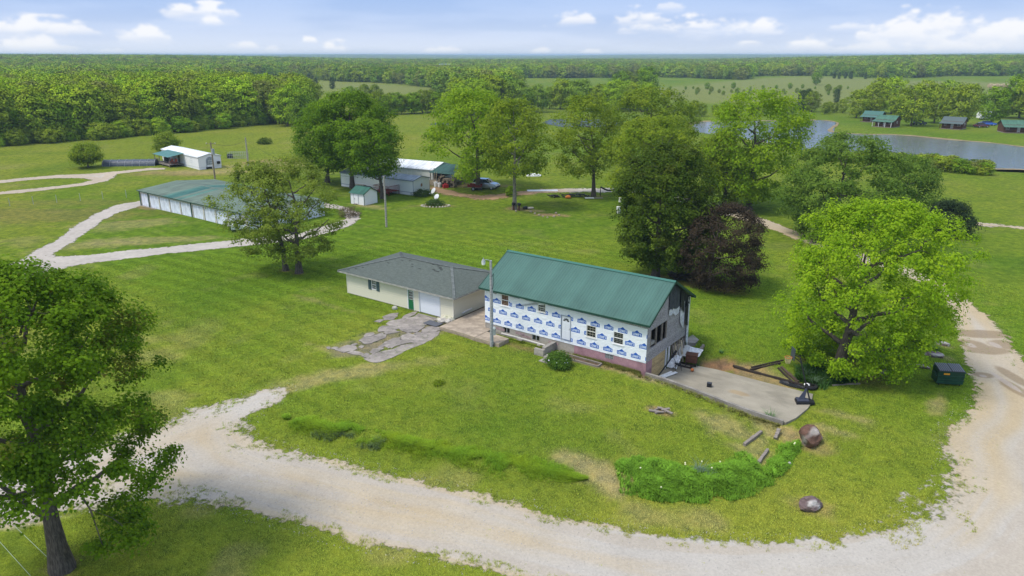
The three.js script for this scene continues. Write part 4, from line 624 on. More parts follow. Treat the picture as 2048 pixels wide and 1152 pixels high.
// foundation, basement, floor
{
  const V1 = [[-12.87, 0.3, -12.17, 0.74], [-9.98, 0.3, -9.25, 0.73]], V2 = [[-3.35, 0.36, -2.64, 0.735]];
  const a = mesh('foundation', wallPanel([[-HL, -1.4], [-6.05, -1.4], [-6.05, 0.78], [-HL, 0.78]], V1, 0.2), MAT.block, house); a.position.z = -0.012; a.userData.label = 'bare grey concrete foundation';
  const b = mesh('foundation', wallPanel([[-6.05, -1.6], [0.0, -1.6], [0.0, 0.78], [-6.05, 0.78]], V2, 0.2), MAT.pink, house); b.position.z = -0.006; b.userData.label = 'pink painted foundation';
  const g = new Geo(); g.box(-0.2, -1.6, -1.03, 0.0, 0.78, -0.21); const c = g.build('foundation', MAT.pink, house);
  const e = new Geo(); e.box(-HL, -1.4, -HW, -HL + 0.2, 0.78, -0.22); e.box(-HL + 0.2, -1.4, -HW, -0.01, 0.78, -HW + 0.2); e.build('foundation', MAT.block, house);
  const pat = new Geo(); for (const [x, y] of [[-13.6, 0.5], [-11.6, 0.55], [-11, 0.42], [-8.4, 0.5]]) pat.box(x, y - 0.12, -0.01, x + 0.9, y + 0.1, -0.004); pat.build('faded_paint', std([0.36, 0.26, 0.26], 0.95, { m: grey, s: 1 }), house);
  for (const [x0, y0, x1, y1] of [...V1, ...V2]) { const v = new Geo(); v.box(x0, y0, -0.14, x1, y1, -0.11); const w = v.build('basement_window', MAT.glass, house); const f = new Geo(), m = (x0 + x1) / 2; f.box(m - 0.03, y0, -0.11, m + 0.03, y1, -0.06); f.box(x0, y0, -0.11, x0 + 0.045, y1, -0.05); f.box(x1 - 0.045, y0, -0.11, x1, y1, -0.05); f.build('frame', MAT.galv, w); }
  const gr = new Geo(); for (let i = 0; i < 9; i++) gr.box(-3.3, 0.38 + i * 0.04, -0.06, -2.69, 0.395 + i * 0.04, -0.045); gr.build('grille', MAT.galv, house);
  const fl = new Geo(); fl.box(-HL + 0.2, 0.66, -HW + 0.2, -0.16, 0.77, -0.22); fl.build('floor', MAT.wood, house);
  const bs = new Geo(); bs.box(-HL + 0.2, -1.2, -HW + 0.2, -0.01, -1.0, -0.22); bs.build('basement_floor', MAT.concrete, house);
  const inn = new Geo(); inn.box(-5.2, -1.0, -HW + 0.25, -5.1, 0.65, -0.25); inn.box(-4.6, 0.78, -HW + 0.2, -4.5, 3.7, -0.16); inn.build('inner_wall', std([0.16, 0.14, 0.12], 0.95), house);
}
// back and left walls
{
  const b = new Geo(); b.box(-HL, 0.78, -HW, 0, 3.86, -HW + 0.12); b.build('back_wall', MAT.osb, house);
  const l = new Geo(); l.prism([[-HL + 0.005, 0.78, -HW + 0.12], [-HL + 0.005, 0.78, -0.14], [-HL + 0.005, 3.86, -0.14], [-HL + 0.005, 5.95, -3.6], [-HL + 0.005, 3.86, -HW + 0.12]], [1, 0, 0], 0.12); l.build('end_wall', MAT.wrapGrey, house);
}
// board gable end with its three open windows; sheets a little out of line with each other
{
  const rake = (z) => 6.05 - abs(z + 3.6) * 0.553;
  const G = new THREE.Group();
  const sheet = (poly, off, mat = MAT.osb) => { const g = new Geo(); g.prism(poly.map(([z, y]) => [off, y, z]), [-1, 0, 0], 0.1); return g.build('board_sheet', mat, house); };
  const y0 = 0.79, top = (z) => rake(z) - 0.03;
  sheet([[-0.15, y0], [-0.15, top(-0.15)], [-0.48, top(-0.48)], [-0.48, y0]], 0.0);
  sheet([[-0.482, y0], [-0.482, 1.72], [-3.33, 1.72], [-3.33, y0]], 0.006);
  sheet([[-0.482, 3.14], [-0.482, top(-0.482)], [-1.9, top(-1.9)], [-1.9, 3.14]], 0.003);
  sheet([[-1.904, 3.14], [-1.904, top(-1.904)], [-3.33, top(-3.33)], [-3.33, 3.14]], 0.009);
  sheet([[-3.334, y0], [-3.334, 3.2], [-5.0, 3.2], [-5.0, y0]], 0.001); sheet([[-5.004, y0], [-5.004, 3.2], [-HW + 0.12, 3.2], [-HW + 0.12, y0]], 0.006);
  sheet([[-3.334, 3.204], [-3.334, top(-3.334)], [-3.6, top(-3.6)], [-5.0, top(-5.0)], [-5.0, 3.204]], 0.005); sheet([[-5.004, 3.204], [-5.004, top(-5.004)], [-HW + 0.12, top(-HW + 0.12)], [-HW + 0.12, 3.204]], 0.0, MAT.dark);
  for (const z of [-0.53, -1.5, -2.5, -3.28]) { const p = new Geo(); p.box(-0.1, 1.722, z - 0.05, 0.012, 3.138, z + 0.05); p.build('window_post', MAT.oldWood, house); }
  const rag = new Geo(); rag.box(-0.3, 1.9, -1.35, -0.05, 2.15, -0.7); rag.build('window_clutter', std([0.3, 0.29, 0.27], 0.9), house);
  // corner strip where wrap ends
  const cs = new Geo(); cs.box(-0.07, 0.79, -0.14, 0.012, 3.7, -0.02); cs.build('corner_board', MAT.osb, house);
  // torn black felt and white wrap
  const drape = (z0, z1, yt, yb, yb2, off, mat, name, seed) => { const g = new Geo(), n = 8, m = 7, q = (i, j) => { const u = i / n, v = j / m, z = lerp(z0, z1, u), bot = lerp(yb, yb2, u) + 0.3 * (n2(u * 5, seed) - 0.5), y = lerp(min(yt, rake(z) - 0.06), bot, v); return [off + 0.05 * n2(u * 6 + seed, v * 3) + 0.05 * v, y, z + 0.1 * v * (n2(v * 3, seed + 7) - 0.5)]; }; for (let i = 0; i < n; i++) for (let j = 0; j < m; j++) g.quad(q(i, j), q(i + 1, j), q(i + 1, j + 1), q(i, j + 1)); return g.build(name, mat, house); };
  const felt = std([0.05, 0.055, 0.07], 0.7, { m: grey, s: 0.9, b: 0.02, side: THREE.DoubleSide }), wht = std([0.62, 0.64, 0.68], 0.6, { m: grey, s: 0.9, b: 0.03, side: THREE.DoubleSide });
  drape(-3.3, -3.95, 5.8, 3.9, 3.7, 0.03, felt, 'torn_felt', 1); drape(-3.95, -5.2, 5.75, 4.0, 3.65, 0.03, felt, 'torn_felt', 5); drape(-5.4, -6.1, 5.0, 3.6, 2.9, 0.06, std([0.02, 0.021, 0.025], 0.7, { side: THREE.DoubleSide }), 'torn_felt', 9); drape(-3.35, -5.3, 4.1, 3.5, 3.1, 0.012, wht, 'torn_wrap', 3); drape(-5.5, -6.3, 4.4, 2.4, 1.5, 0.02, wht, 'torn_wrap', 13);
  drape(-6.9, -7.35, 4.0, 0.4, -0.4, 0.05, wht, 'torn_wrap', 21); drape(-6.3, -6.9, 3.4, 1.9, 1.5, 0.12, std([0.015, 0.016, 0.018], 0.7, { side: THREE.DoubleSide }), 'torn_felt', 33); drape(-6.1, -7.2, 4.7, 3.9, 3.4, 0.03, std([0.02, 0.02, 0.022], 0.8, { side: THREE.DoubleSide }), 'torn_felt', 36);
}
// basement opening: plywood over the garage door, posts and studs
{
  const p = new Geo(); p.box(-0.06, -1.0, -2.15, -0.01, 0.78, -1.035); p.build('plywood_sheet', MAT.plywood, house); const p2 = new Geo(); p2.box(-0.065, -1.0, -3.3, -0.016, 0.78, -2.156); p2.build('plywood_sheet', MAT.plywood, house);
  const s = new Geo(); s.box(-0.012, 0.05, -3.2, 0.001, 0.075, -1.1); s.build('seam', std([0.2, 0.14, 0.07], 0.9), house);
  for (const [z, w, m] of [[-3.62, 0.12, MAT.whitePlain], [-4.15, 0.14, MAT.whitePlain], [-4.7, 0.1, MAT.oldWood], [-5.15, 0.09, MAT.paleWood], [-5.6, 0.09, MAT.oldWood], [-6.05, 0.09, MAT.paleWood], [-6.5, 0.1, MAT.oldWood], [-7.0, 0.1, MAT.oldWood]]) { const g = new Geo(); g.box(-0.12, -1.0, z - w / 2, -0.02, 0.78, z + w / 2); g.build('stud', m, house); }
  const bl = new Geo(); bl.box(-0.10, -0.25, -7.1, -0.03, 0.3, -5.3); bl.build('board', MAT.paleWood, house);
}
// roof: sheets of ribbed metal, ridge cap, trims
{
  const n = 16, x0 = -HL - 0.3, x1 = 0.36, w = (x1 - x0) / n;
  for (let i = 0; i < n; i++) { ribbed(x0 + i * w, x0 + (i + 1) * w - 0.004, 0.46, 3.88, -3.6, 6.125, 4).build('roof_panel', MAT.roofTones[(i * 7) % 3], house); ribbed(x0 + i * w, x0 + (i + 1) * w - 0.004, -7.76, 3.88, -3.6, 6.125, 4).build('roof_panel', MAT.roofTones[(i * 7) % 3], house); }
  const c = new Geo(); c.quad([x0, 6.10, -3.4], [x1, 6.10, -3.4], [x1, 6.2, -3.6], [x0, 6.2, -3.6]); c.quad([x0, 6.2, -3.6], [x1, 6.2, -3.6], [x1, 6.1, -3.8], [x0, 6.1, -3.8]); c.build('ridge_cap', std([0.045, 0.15, 0.115], 0.45, { side: THREE.DoubleSide }), house);
  const f = new Geo(); f.box(x0, 3.74, 0.43, x1, 3.875, 0.465); f.box(x0, 3.74, -7.765, x1, 3.875, -7.73); f.build('fascia', MAT.greenTrim, house);
  const so = new Geo(); so.box(x0, 3.745, 0.0, x1, 3.765, 0.428); so.build('soffit', MAT.wrapGrey, house);
  for (const x of [x1 - 0.03, x0]) { const g = new Geo(); const P = (z, y) => [x, y, z]; g.prism([P(0.46, 3.75), P(0.46, 3.93), P(-3.6, 6.175), P(-3.6, 5.99)], [1, 0, 0], 0.035); g.prism([P(-3.6, 5.99), P(-3.6, 6.175), P(-7.76, 3.93), P(-7.76, 3.75)], [1, 0, 0], 0.035); g.build('rake_trim', MAT.greenTrim, house); }
  const v = new Geo(); v.tube([[-14.95, 6.15, -3.55], [-14.95, 6.3, -3.55]], 0.03, 6); v.build('ridge_stub', MAT.black, house);
}
// concrete areaway wall and what lies along the foundation
{
  const p = W0(-7.85, 0.0); const t = thing('areaway_wall', 'low grey concrete block wall boxing in the basement window left of the door', 'wall', [0, 0, 0], 0); t.position.set(...house.position.toArray()); t.rotation.y = YAW;
  const g = new Geo(); g.box(-7.95, -0.3, 0.02, -7.7, 0.62, 1.55); g.build('side_wall', MAT.block, t); const h = new Geo(); h.box(-8.55, -0.3, 1.56, -7.69, 0.5, 1.8); h.build('end_block', MAT.block, t); const c = new Geo(); c.box(-7.99, 0.62, 0.02, -7.66, 0.66, 1.56); c.build('coping', MAT.concrete, t);
  const b = thing('gutter_pipe', 'long pale pipe lying along the foundation below the wrap', 'pipe', [0, 0, 0], 0); b.position.set(HX, 0, HZ); b.rotation.y = YAW; const bg = new Geo(); bg.tube([[-12.6, 0.42, 0.55], [-11, 0.40, 0.5], [-8.3, 0.4, 0.62]], 0.075, 7); bg.build('pipe', std([0.5, 0.47, 0.43], 0.7), b); const bk = new Geo(); bk.box(-11.0, 0.28, 0.35, -10.5, 0.38, 0.7); bk.box(-9.0, 0.28, 0.4, -8.7, 0.36, 0.75); bk.build('block', MAT.block, b);
  const s = thing('step_block', 'weathered concrete step lying in front of the areaway wall', 'step', W0(-6.75, 1.95, 0), YAW); const sg = new Geo(); sg.box(-0.65, 0, -0.25, 0.65, 0.28, 0.25); sg.build('block', MAT.block, s); const s2 = new Geo(); s2.box(-0.75, 0, 0.27, 0.55, 0.07, 0.75); s2.build('slab', MAT.concrete, s);
  const fr = thing('timber_curb', 'flat open timber kerb lying on the soil below the front door', 'frame', W0(-5.2, 0.85, 0), YAW); for (const [x0, z0, x1, z1] of [[-1.9, -0.35, 1.9, -0.30], [-1.9, 0.33, 1.9, 0.28], [-1.9, -0.35, -1.9, 0.33], [1.9, -0.3, 1.9, 0.28]]) { const q = new Geo(); q.beam([x0, 0.1, z0], [x1, 0.08, z1], 0.1, 0.16); q.build('beam', MAT.oldWood, fr); }
  const so = new Geo(); so.box(-1.85, -0.05, -0.3, 1.85, 0.05, 0.28); so.build('soil', std([0.14, 0.09, 0.06], 0.98, { m: grey, s: 0.8, b: 0.03 }), fr);
}
// ---------------------------------------------------------------- the cream garage
{
  const c = at(907.3, 642), g = thing('garage', 'cream sided garage with hipped grey shingle roof, green door and white overhead door', 'garage', [-5.06, 0, -59.71], YAW);
  const L = 13.4, D = 7.6, H = 2.12;
  const lap = (x0, y0, x1, y1) => { const q = new Geo(), n = max(1, Math.round((y1 - y0) / 0.215)), dy = (y1 - y0) / n; for (let i = 0; i < n; i++) { const a = y0 + i * dy, b = a + dy; q.quad([x0, a, 0.022], [x1, a, 0.022], [x1, b, 0.004], [x0, b, 0.004]); q.quad([x0, a, 0.0], [x1, a, 0.0], [x1, a, 0.022], [x0, a, 0.022]); } return q; };
  // front wall is cut round its openings
  const cr = MAT.cream;
  const fr = thing, parts = [[-L, 0.05, -10.06, H], [-9.31, 0.05, -5.42, H], [-4.6, 0.05, -4.02, H], [-1.46, 0.05, 0, H], [-10.06, 0.05, -9.31, 1.0], [-10.06, 2.02, -9.31, H], [-5.42, 1.92, -4.6, H], [-4.02, 2.03, -1.46, H]];
  parts.forEach(([a, b, d, e]) => lap(a, b, d, e).build('siding', cr, g));
  const rest = new Geo(); rest.box(-L, 0.0, -0.12, -10.07, H, -0.001); rest.box(-9.3, 0, -0.12, -5.43, H, -0.001); rest.box(-4.59, 0, -0.12, -4.03, H, -0.001); rest.box(-1.45, 0, -0.12, -0.002, H, -0.001); rest.box(-10.07, 0, -0.12, -9.3, 0.99, -0.001); rest.box(-L, 0, -D, -L + 0.12, H, -0.121); rest.box(-L + 0.12, 0, -D, -0.13, H, -D + 0.12); rest.box(-0.12, 0.0, -D, -0.002, H, -0.121); rest.build('wall_core', MAT.wood, g);
  // right-hand wall
  const side = lap(-D, 0.16, 0, H), m = new THREE.Matrix4().makeRotationY(PI / 2); const sg = side.geo(); sg.applyMatrix4(m); sg.translate(0, 0, -D); sg.applyMatrix4(new THREE.Matrix4().makeTranslation(0, 0, 0)); mesh('siding', sg, cr, g);
  const sgl = lap(-D, 0.05, 0, H).geo(); sgl.applyMatrix4(new THREE.Matrix4().makeRotationY(-PI / 2)); sgl.translate(-L, 0, 0); mesh('siding', sgl, cr, g);
  const f = new Geo(); f.box(-L - 0.02, -0.3, -D, 0.012, 0.05, 0.012); f.build('base', std([0.16, 0.145, 0.125], 0.95, { m: grey, s: 1 }), g);
  const cb = new Geo(); cb.box(-0.06, 0.03, -0.01, 0.035, H, 0.035); cb.box(-L - 0.035, 0.03, -0.01, -L + 0.05, H, 0.035); cb.build('corner_trim', std([0.7, 0.67, 0.56], 0.6), g);
  windowUnit(g, -10.0, 1.03, -9.37, 2.0, 0.0, { cols: 3, rows: 2 }).userData.label = 'white six-over-six window';
  for (const x of [-10.42, -9.35]) { const s = new Geo(); s.box(x, 0.98, 0.024, x + 0.4, 2.0, 0.055); for (let i = 0; i < 12; i++) s.box(x + 0.05, 1.05 + i * 0.077, 0.055, x + 0.35, 1.09 + i * 0.077, 0.068); s.build('shutter', MAT.shutter, g); }
  // green door
  { const fr2 = new Geo(); fr2.box(-5.42, 0.02, -0.1, -5.33, 1.92, 0.03); fr2.box(-4.66, 0.02, -0.1, -4.6, 1.92, 0.03); fr2.box(-5.33, 1.86, -0.1, -4.66, 1.92, 0.03); fr2.build('door_frame', MAT.whitePlain, g);
    const d = new Geo(); d.box(-5.33, 0.02, -0.06, -4.66, 1.86, -0.02); const dd = d.build('side_door', MAT.greenDoor, g); dd.userData.label = 'green door with nine panes';
    const w = new Geo(); w.box(-5.23, 0.98, -0.02, -4.76, 1.78, -0.005); w.build('light_frame', MAT.whitePlain, dd); for (let i = 0; i < 3; i++) for (let j = 0; j < 3; j++) { const p = new Geo(); p.box(-5.2 + i * 0.147, 1.01 + j * 0.255, -0.005, -5.2 + i * 0.147 + 0.115, 1.01 + j * 0.255 + 0.225, 0.0); p.build('pane', MAT.glass, dd); }
    const k = new Geo(); k.tube([[-4.74, 0.88, -0.02], [-4.74, 0.88, 0.04]], 0.03, 8); k.build('handle', MAT.steel, dd); }
  { const fr3 = new Geo(); fr3.box(-4.02, 0.02, -0.08, -3.92, 2.03, 0.035); fr3.box(-1.56, 0.02, -0.08, -1.46, 2.03, 0.035); fr3.box(-3.92, 1.97, -0.08, -1.56, 2.03, 0.035); fr3.build('door_frame', std([0.6, 0.62, 0.62], 0.6), g);
    for (let i = 0; i < 4; i++) { const p = new Geo(); p.box(-3.92, 0.04 + i * 0.483, -0.07, -1.56, 0.04 + (i + 1) * 0.483 - 0.008, -0.03 + (i % 2) * 0.002); p.build('overhead_door_panel', MAT.door, g); } }
  // hipped roof
  const e = 0.5, x0 = -L - e - 0.2, x1 = e + 0.04, z0 = e, z1 = -D - e, ye = H + 0.16, yr = 3.42, rx0 = -9.6, rx1 = -3.35, rz = (z0 + z1) / 2;
  const A = [x0, ye, z0], B = [x1, ye, z0], C = [x1, ye, z1], E = [x0, ye, z1], R0 = [rx0, yr, rz], R1 = [rx1, yr, rz], S = hypot(rz - z0, yr - ye);
  const slope = (pts, uv) => { const q = new Geo(); for (let i = 1; i + 1 < pts.length; i++) q.tri(pts[0], pts[i], pts[i + 1], uv[0], uv[i], uv[i + 1]); q.build('roof_slope', MAT.shingle, g); };
  slope([A, B, R1, R0], [[x0, 0], [x1, 0], [rx1, S], [rx0, S]]); slope([C, E, R0, R1], [[x1, 0], [x0, 0], [rx0, S], [rx1, S]]); slope([B, C, R1], [[z0, 0], [z1, 0], [rz, S]]); slope([E, A, R0], [[z1, 0], [z0, 0], [rz, S]]);
  const cap = (a, b) => { const q = new Geo(), n = Math.round(V(...a).distanceTo(V(...b)) / 0.3); for (let i = 0; i < n; i++) { const p = V(...a).lerp(V(...b), i / n), s = V(...a).lerp(V(...b), (i + 1.15) / n); p.y += 0.012; s.y += 0.03; q.beam(p.toArray(), s.toArray(), 0.26, 0.012); } q.build('hip_shingles', MAT.ridge, g); };
  cap(R0, R1); cap(A, R0); cap(B, R1); cap(E, R0); cap(C, R1);
  const soff = new Geo(); soff.box(x0 + 0.02, ye - 0.16, z1 + 0.02, x1 - 0.02, ye - 0.13, z0 - 0.02); soff.build('soffit', std([0.5, 0.48, 0.42], 0.8), g);
  const fa = new Geo(); fa.box(x0, ye - 0.15, z0 - 0.02, x1, ye - 0.012, z0 - 0.002); fa.box(x0, ye - 0.15, z1 + 0.002, x1, ye - 0.012, z1 + 0.02); fa.box(x0 + 0.002, ye - 0.15, z1 + 0.02, x0 + 0.02, ye - 0.012, z0 - 0.02); fa.box(x1 - 0.02, ye - 0.15, z1 + 0.02, x1 - 0.002, ye - 0.012, z0 - 0.02); fa.build('fascia', std([0.42, 0.41, 0.37], 0.8, { m: grey, s: 0.8 }), g);
  // lifted and missing tabs
  const r = rng(8), miss = new Geo(); for (const [x, t, w] of [[-9.2, .86, .3], [-8.3, .9, .3], [-7.6, .8, .25], [-7.3, .72, .25], [-10.2, .66, .25], [-5.6, .95, .3], [-5.0, .96, .3], [-4.7, .9, .5], [-4.4, .86, .5], [-4.9, .78, .35], [-4.6, .74, .7], [-4.1, .82, .3], [-6.3, .7, .3], [-12.1, .3, .3], [-13.2, .1, .35], [-12.6, .2, .3]]) { const y = lerp(ye, yr, t), z = lerp(z0, rz, t); miss.quad([x, y + 0.012, z + 0.03], [x + w, y + 0.012, z + 0.03], [x + w, y + 0.03, z - 0.04], [x, y + 0.03, z - 0.04]); } miss.build('missing_shingles', MAT.dark, g);
  const dr = new Geo(); for (const [a, b] of [[1245, 0], [0, 0]]) break; 
}
// ---- the long storage building
{
  const o = at(283, 411), g = thing('storage_building', 'long low storage building with green roof and a row of white roll-up doors', 'building', o, -38 * PI / 180);
  const L = 28.5, D = 12.4, H = 2.3, yr = 3.02, rz = -6.2;
  const beige = std([0.56, 0.53, 0.46], 0.7, { m: grey, s: 2 });
  const xs = [[0.35, 2.35]]; let x = 2.95; const posts = [0.0, 2.6]; while (x < L - 3) { for (let i = 0; i < 4 && x < L - 3; i++) { xs.push([x, x + 2.62]); x += 3.0; } posts.push(x - 0.2); x += 0.22; }
  const roll = (x0, x1) => { const q = new Geo(); const n = 12; for (let i = 0; i < n; i++) { const a = 0.08 + i * 0.155, b = a + 0.155; q.quad([x0, a, -0.05], [x1, a, -0.05], [x1, lerp(a, b, .5), -0.025], [x0, lerp(a, b, .5), -0.025]); q.quad([x0, lerp(a, b, .5), -0.025], [x1, lerp(a, b, .5), -0.025], [x1, b, -0.05], [x0, b, -0.05]); } return q; };
  const wallG = new Geo(); let last = 0; for (const [a, b] of xs) { wallG.box(last, 0, -0.2, a, H, 0); last = b; } wallG.box(last, 0, -0.2, L, H, 0); for (const [a, b] of xs) { wallG.box(a, 1.95, -0.2, b, H, -0.001); wallG.box(a, 0, -0.2, b, 0.075, -0.002); } wallG.build('front_wall', beige, g);
  const blue = std([0.66, 0.70, 0.78], 0.5, { m: streak, s: 3 });
  for (const [a, b] of xs) { roll(a, b).build('roll_door', blue, g); const f = new Geo(); f.box(a - 0.035, 0.03, 0.0, a + 0.0, 1.95, 0.018); f.build('door_jamb', MAT.black, g); }
  for (const p of posts) { const q = new Geo(); q.box(p - 0.12, 0, 0.002, p + 0.14, H, 0.06); q.build('corner_trim', MAT.greenTrim, g); }
  const s = new Geo(); s.box(L - 0.2, 0, -D, L, H, -0.21); s.box(0, 0, -D, 0.2, H, -0.21); s.box(0.2, 0, -D, L - 0.2, H, -D + 0.2); s.build('wall', std([0.6, 0.63, 0.66], 0.7, { m: streak, s: 4 }), g);
  for (const xx of [L - 0.1, 0.1]) { const q = new Geo(); q.prism([[xx, H, -0.2], [xx, yr - 0.06, rz], [xx, H, -D + 0.2]], [0.1, 0, 0], 1); q.build('gable', beige, g); }
  for (let k = 0; k < 3; k++) { const q = new Geo(); q.box(L, 0.05, -1.5 - k * 3.4 - 2.6, L + 0.03, 1.95, -1.5 - k * 3.4); q.build('end_door', blue, g); }
  const n = 30, w = (L + 0.6) / n; for (let i = 0; i < n; i++) { const a = -0.3 + i * w, m = i >= 9 && i <= 10 ? MAT.greenRoofNew : i === 8 || i === 12 ? std([0.075, 0.175, 0.13], 0.55, { m: streak, s: 6 }) : MAT.greenRoofOld; ribbed(a, a + w - 0.004, 0.3, H + 0.06, rz, yr, 3, 0.02, 0.014).build('roof_panel', m, g); ribbed(a, a + w - 0.004, -D - 0.3, H + 0.06, rz, yr, 3, 0.02, 0.014).build('roof_panel', m, g); }
  const c = new Geo(); c.quad([-0.3, yr + 0.01, rz + 0.2], [L + 0.3, yr + 0.01, rz + 0.2], [L + 0.3, yr + 0.055, rz], [-0.3, yr + 0.055, rz]); c.quad([-0.3, yr + 0.055, rz], [L + 0.3, yr + 0.055, rz], [L + 0.3, yr + 0.01, rz - 0.2], [-0.3, yr + 0.01, rz - 0.2]); c.build('ridge_cap', MAT.greenRoofOld, g);
  const f = new Geo(); f.box(-0.3, H - 0.05, 0.27, L + 0.3, H + 0.055, 0.3); f.box(-0.3, H - 0.05, -D - 0.3, L + 0.3, H + 0.055, -D - 0.27); f.build('fascia', MAT.greenTrim, g);
  const sf = new Geo(); sf.box(-0.3, H + 0.0, 0.001, L + 0.3, H + 0.02, 0.265); sf.build('soffit', beige, g);
  const fl = new Geo(); fl.box(-0.1, -0.3, -D, L + 0.1, 0.03, 0.25); fl.build('slab', MAT.concrete, g);
}
// ---- small white shed
{
  const g = thing('shed', 'small white shed with green gable roof and dark green corners', 'shed', at(729, 411), -33 * PI / 180), w = 2.9, d = 2.9, H = 1.75, yr = 2.55;
  const b = new Geo(); b.prism([[0, 0, 0], [0, 0, -d], [0, H, -d], [0, yr, -d / 2], [0, H, 0]], [-w, 0, 0], 1); b.build('wall', MAT.white, g);
  const dr = new Geo(); dr.box(-w * 0.72, 0.08, 0.001, -w * 0.42, 1.62, 0.03); const D = dr.build('door', MAT.white, g); const dl = new Geo(); dl.box(-w * 0.74, 0.05, 0.03, -w * 0.72, 1.65, 0.045); dl.box(-w * 0.42, 0.05, 0.03, -w * 0.40, 1.65, 0.045); dl.build('door_edge', MAT.greyTrim, D); const hd = new Geo(); hd.box(-w * 0.68, 0.75, 0.03, -w * 0.66, 0.95, 0.06); hd.build('handle', MAT.black, D);
  for (const [a, z] of [[-0.05, 0.0], [-w - 0.01, 0.0], [-0.05, -d]]) { const q = new Geo(); q.box(a, 0, z - 0.06, a + 0.07, H, z + 0.02); q.build('corner_trim', MAT.greenTrim, g); }
  ribbed(-w - 0.15, 0.15, 0.2, H - 0.06, -d / 2, yr + 0.03, 9).build('roof_panel', MAT.greenRoofNew, g); ribbed(-w - 0.15, 0.15, -d - 0.2, H - 0.06, -d / 2, yr + 0.03, 9).build('roof_panel', MAT.greenRoofNew, g);
  const tr = new Geo(); tr.prism([[0.152, H - 0.12, 0.2], [0.152, H + 0.0, 0.2], [0.152, yr + 0.05, -d / 2], [0.152, yr - 0.06, -d / 2]], [0.03, 0, 0], 1); tr.prism([[0.152, yr - 0.06, -d / 2], [0.152, yr + 0.05, -d / 2], [0.152, H, -d - 0.2], [0.152, H - 0.12, -d - 0.2]], [0.03, 0, 0], 1); tr.build('rake_trim', MAT.greenTrim, g);
  const v = new Geo(); v.box(-w * 0.66, 0.02, 0.03, -w * 0.5, 0.14, 0.3); v.build('ramp', MAT.oldWood, g);
}
// ---------------------------------------------------------------- mobile homes
function gableBox(g, L, D, H, yr, wall, roofMat, o = {}) {             // corner at the origin, running along -x and -z
  const b = new Geo(); b.prism([[0, 0.45, 0], [0, 0.45, -D], [0, H, -D], [0, yr, -D / 2], [0, H, 0]], [-L, 0, 0], 1); b.build('wall', wall, g);
  const sk = new Geo(); sk.box(-L + 0.02, 0, -D + 0.02, -0.02, 0.45, -0.02); sk.build('skirting', o.skirt || wall, g);
  const ov = o.over ?? 0.12, sl = (yr - H) / (D / 2), n = o.panels ?? Math.round(L / 1.8), w = (L + 2 * ov) / n;
  for (let i = 0; i < n; i++) { const a = -L - ov + i * w; ribbed(a, a + w - 0.004, ov, H - ov * sl + 0.01, -D / 2, yr + 0.01, 2, 0.02, 0.012).build('roof_panel', roofMat, g); ribbed(a, a + w - 0.004, -D - ov, H - ov * sl + 0.01, -D / 2, yr + 0.01, 2, 0.02, 0.012).build('roof_panel', roofMat, g); }
  if (o.trim) { const t = new Geo(); t.box(-L - 0.012, 0.42, -D - 0.012, 0.014, 0.5, 0.014); for (const [x, z] of [[-0.05, -0.05], [-0.05, -D - 0.014], [-L - 0.014, -0.05]]) t.box(x, 0.5, z, x + 0.066, H, z + 0.066); t.build('trim', o.trim, g);
    const e = new Geo(); for (const [z0, y0, z1, y1] of [[ov, H - ov * sl, -D / 2, yr], [-D - ov, H - ov * sl, -D / 2, yr]]) e.prism([[ov, y0 - 0.12, z0], [ov, y0 + 0.03, z0], [ov, y1 + 0.03, z1], [ov, y1 - 0.12, z1]], [0.025, 0, 0], 1); e.box(-L - ov, H - ov * sl - 0.11, ov, ov, H - ov * sl + 0.0, ov + 0.025); e.build('roof_trim', o.trim, g); }
  for (const [x0, y0, x1, y1] of o.wins || []) windowUnit(g, x0, y0, x1, y1, 0.02, { cols: 2, rows: 1, t: 0.06, glass: o.glass, frame: o.frame });
}
function sideWindow(g, z0, y0, z1, y1, o = {}) { const s = new THREE.Group(); const w = windowUnit(g, z0, y0, z1, y1, 0.0, o); w.rotation.y = PI / 2; w.position.x = 0.015; return w; }
function deck(g, x0, z0, x1, z1, y, mat, rail, sides = 'fr') {
  const n = Math.round((x1 - x0) / 0.3); for (let i = 0; i < n; i++) { const d = new Geo(); d.box(x0 + i * (x1 - x0) / n, y - 0.05, z0, x0 + (i + 1) * (x1 - x0) / n - 0.015, y, z1); d.build('deck_board', mat, g); }
  const p = new Geo(); for (const x of [x0 + 0.05, (x0 + x1) / 2, x1 - 0.05]) for (const z of [z0 + 0.05, z1 - 0.05]) p.box(x - 0.05, 0, z - 0.05, x + 0.05, y - 0.05, z + 0.05); p.box(x0, y - 0.22, z1 - 0.04, x1, y - 0.051, z1 + 0.001); p.build('deck_frame', mat, g);
  if (rail) { const r = new Geo(); const line = (a, b, c, d) => { r.beam([a, y + 0.9, b], [c, y + 0.9, d], 0.1, 0.05); const L = hypot(c - a, d - b), m = Math.round(L / 0.28); for (let i = 0; i <= m; i++) { const u = i / m; r.box(lerp(a, c, u) - 0.025, y, lerp(b, d, u) - 0.025, lerp(a, c, u) + 0.025, y + 0.88, lerp(b, d, u) + 0.025); } }; if (sides.includes('f')) line(x0, z1, x1, z1); if (sides.includes('r')) line(x1, z1, x1, z0); if (sides.includes('l')) line(x0, z1, x0, z0); r.build('railing', rail, g); }
}
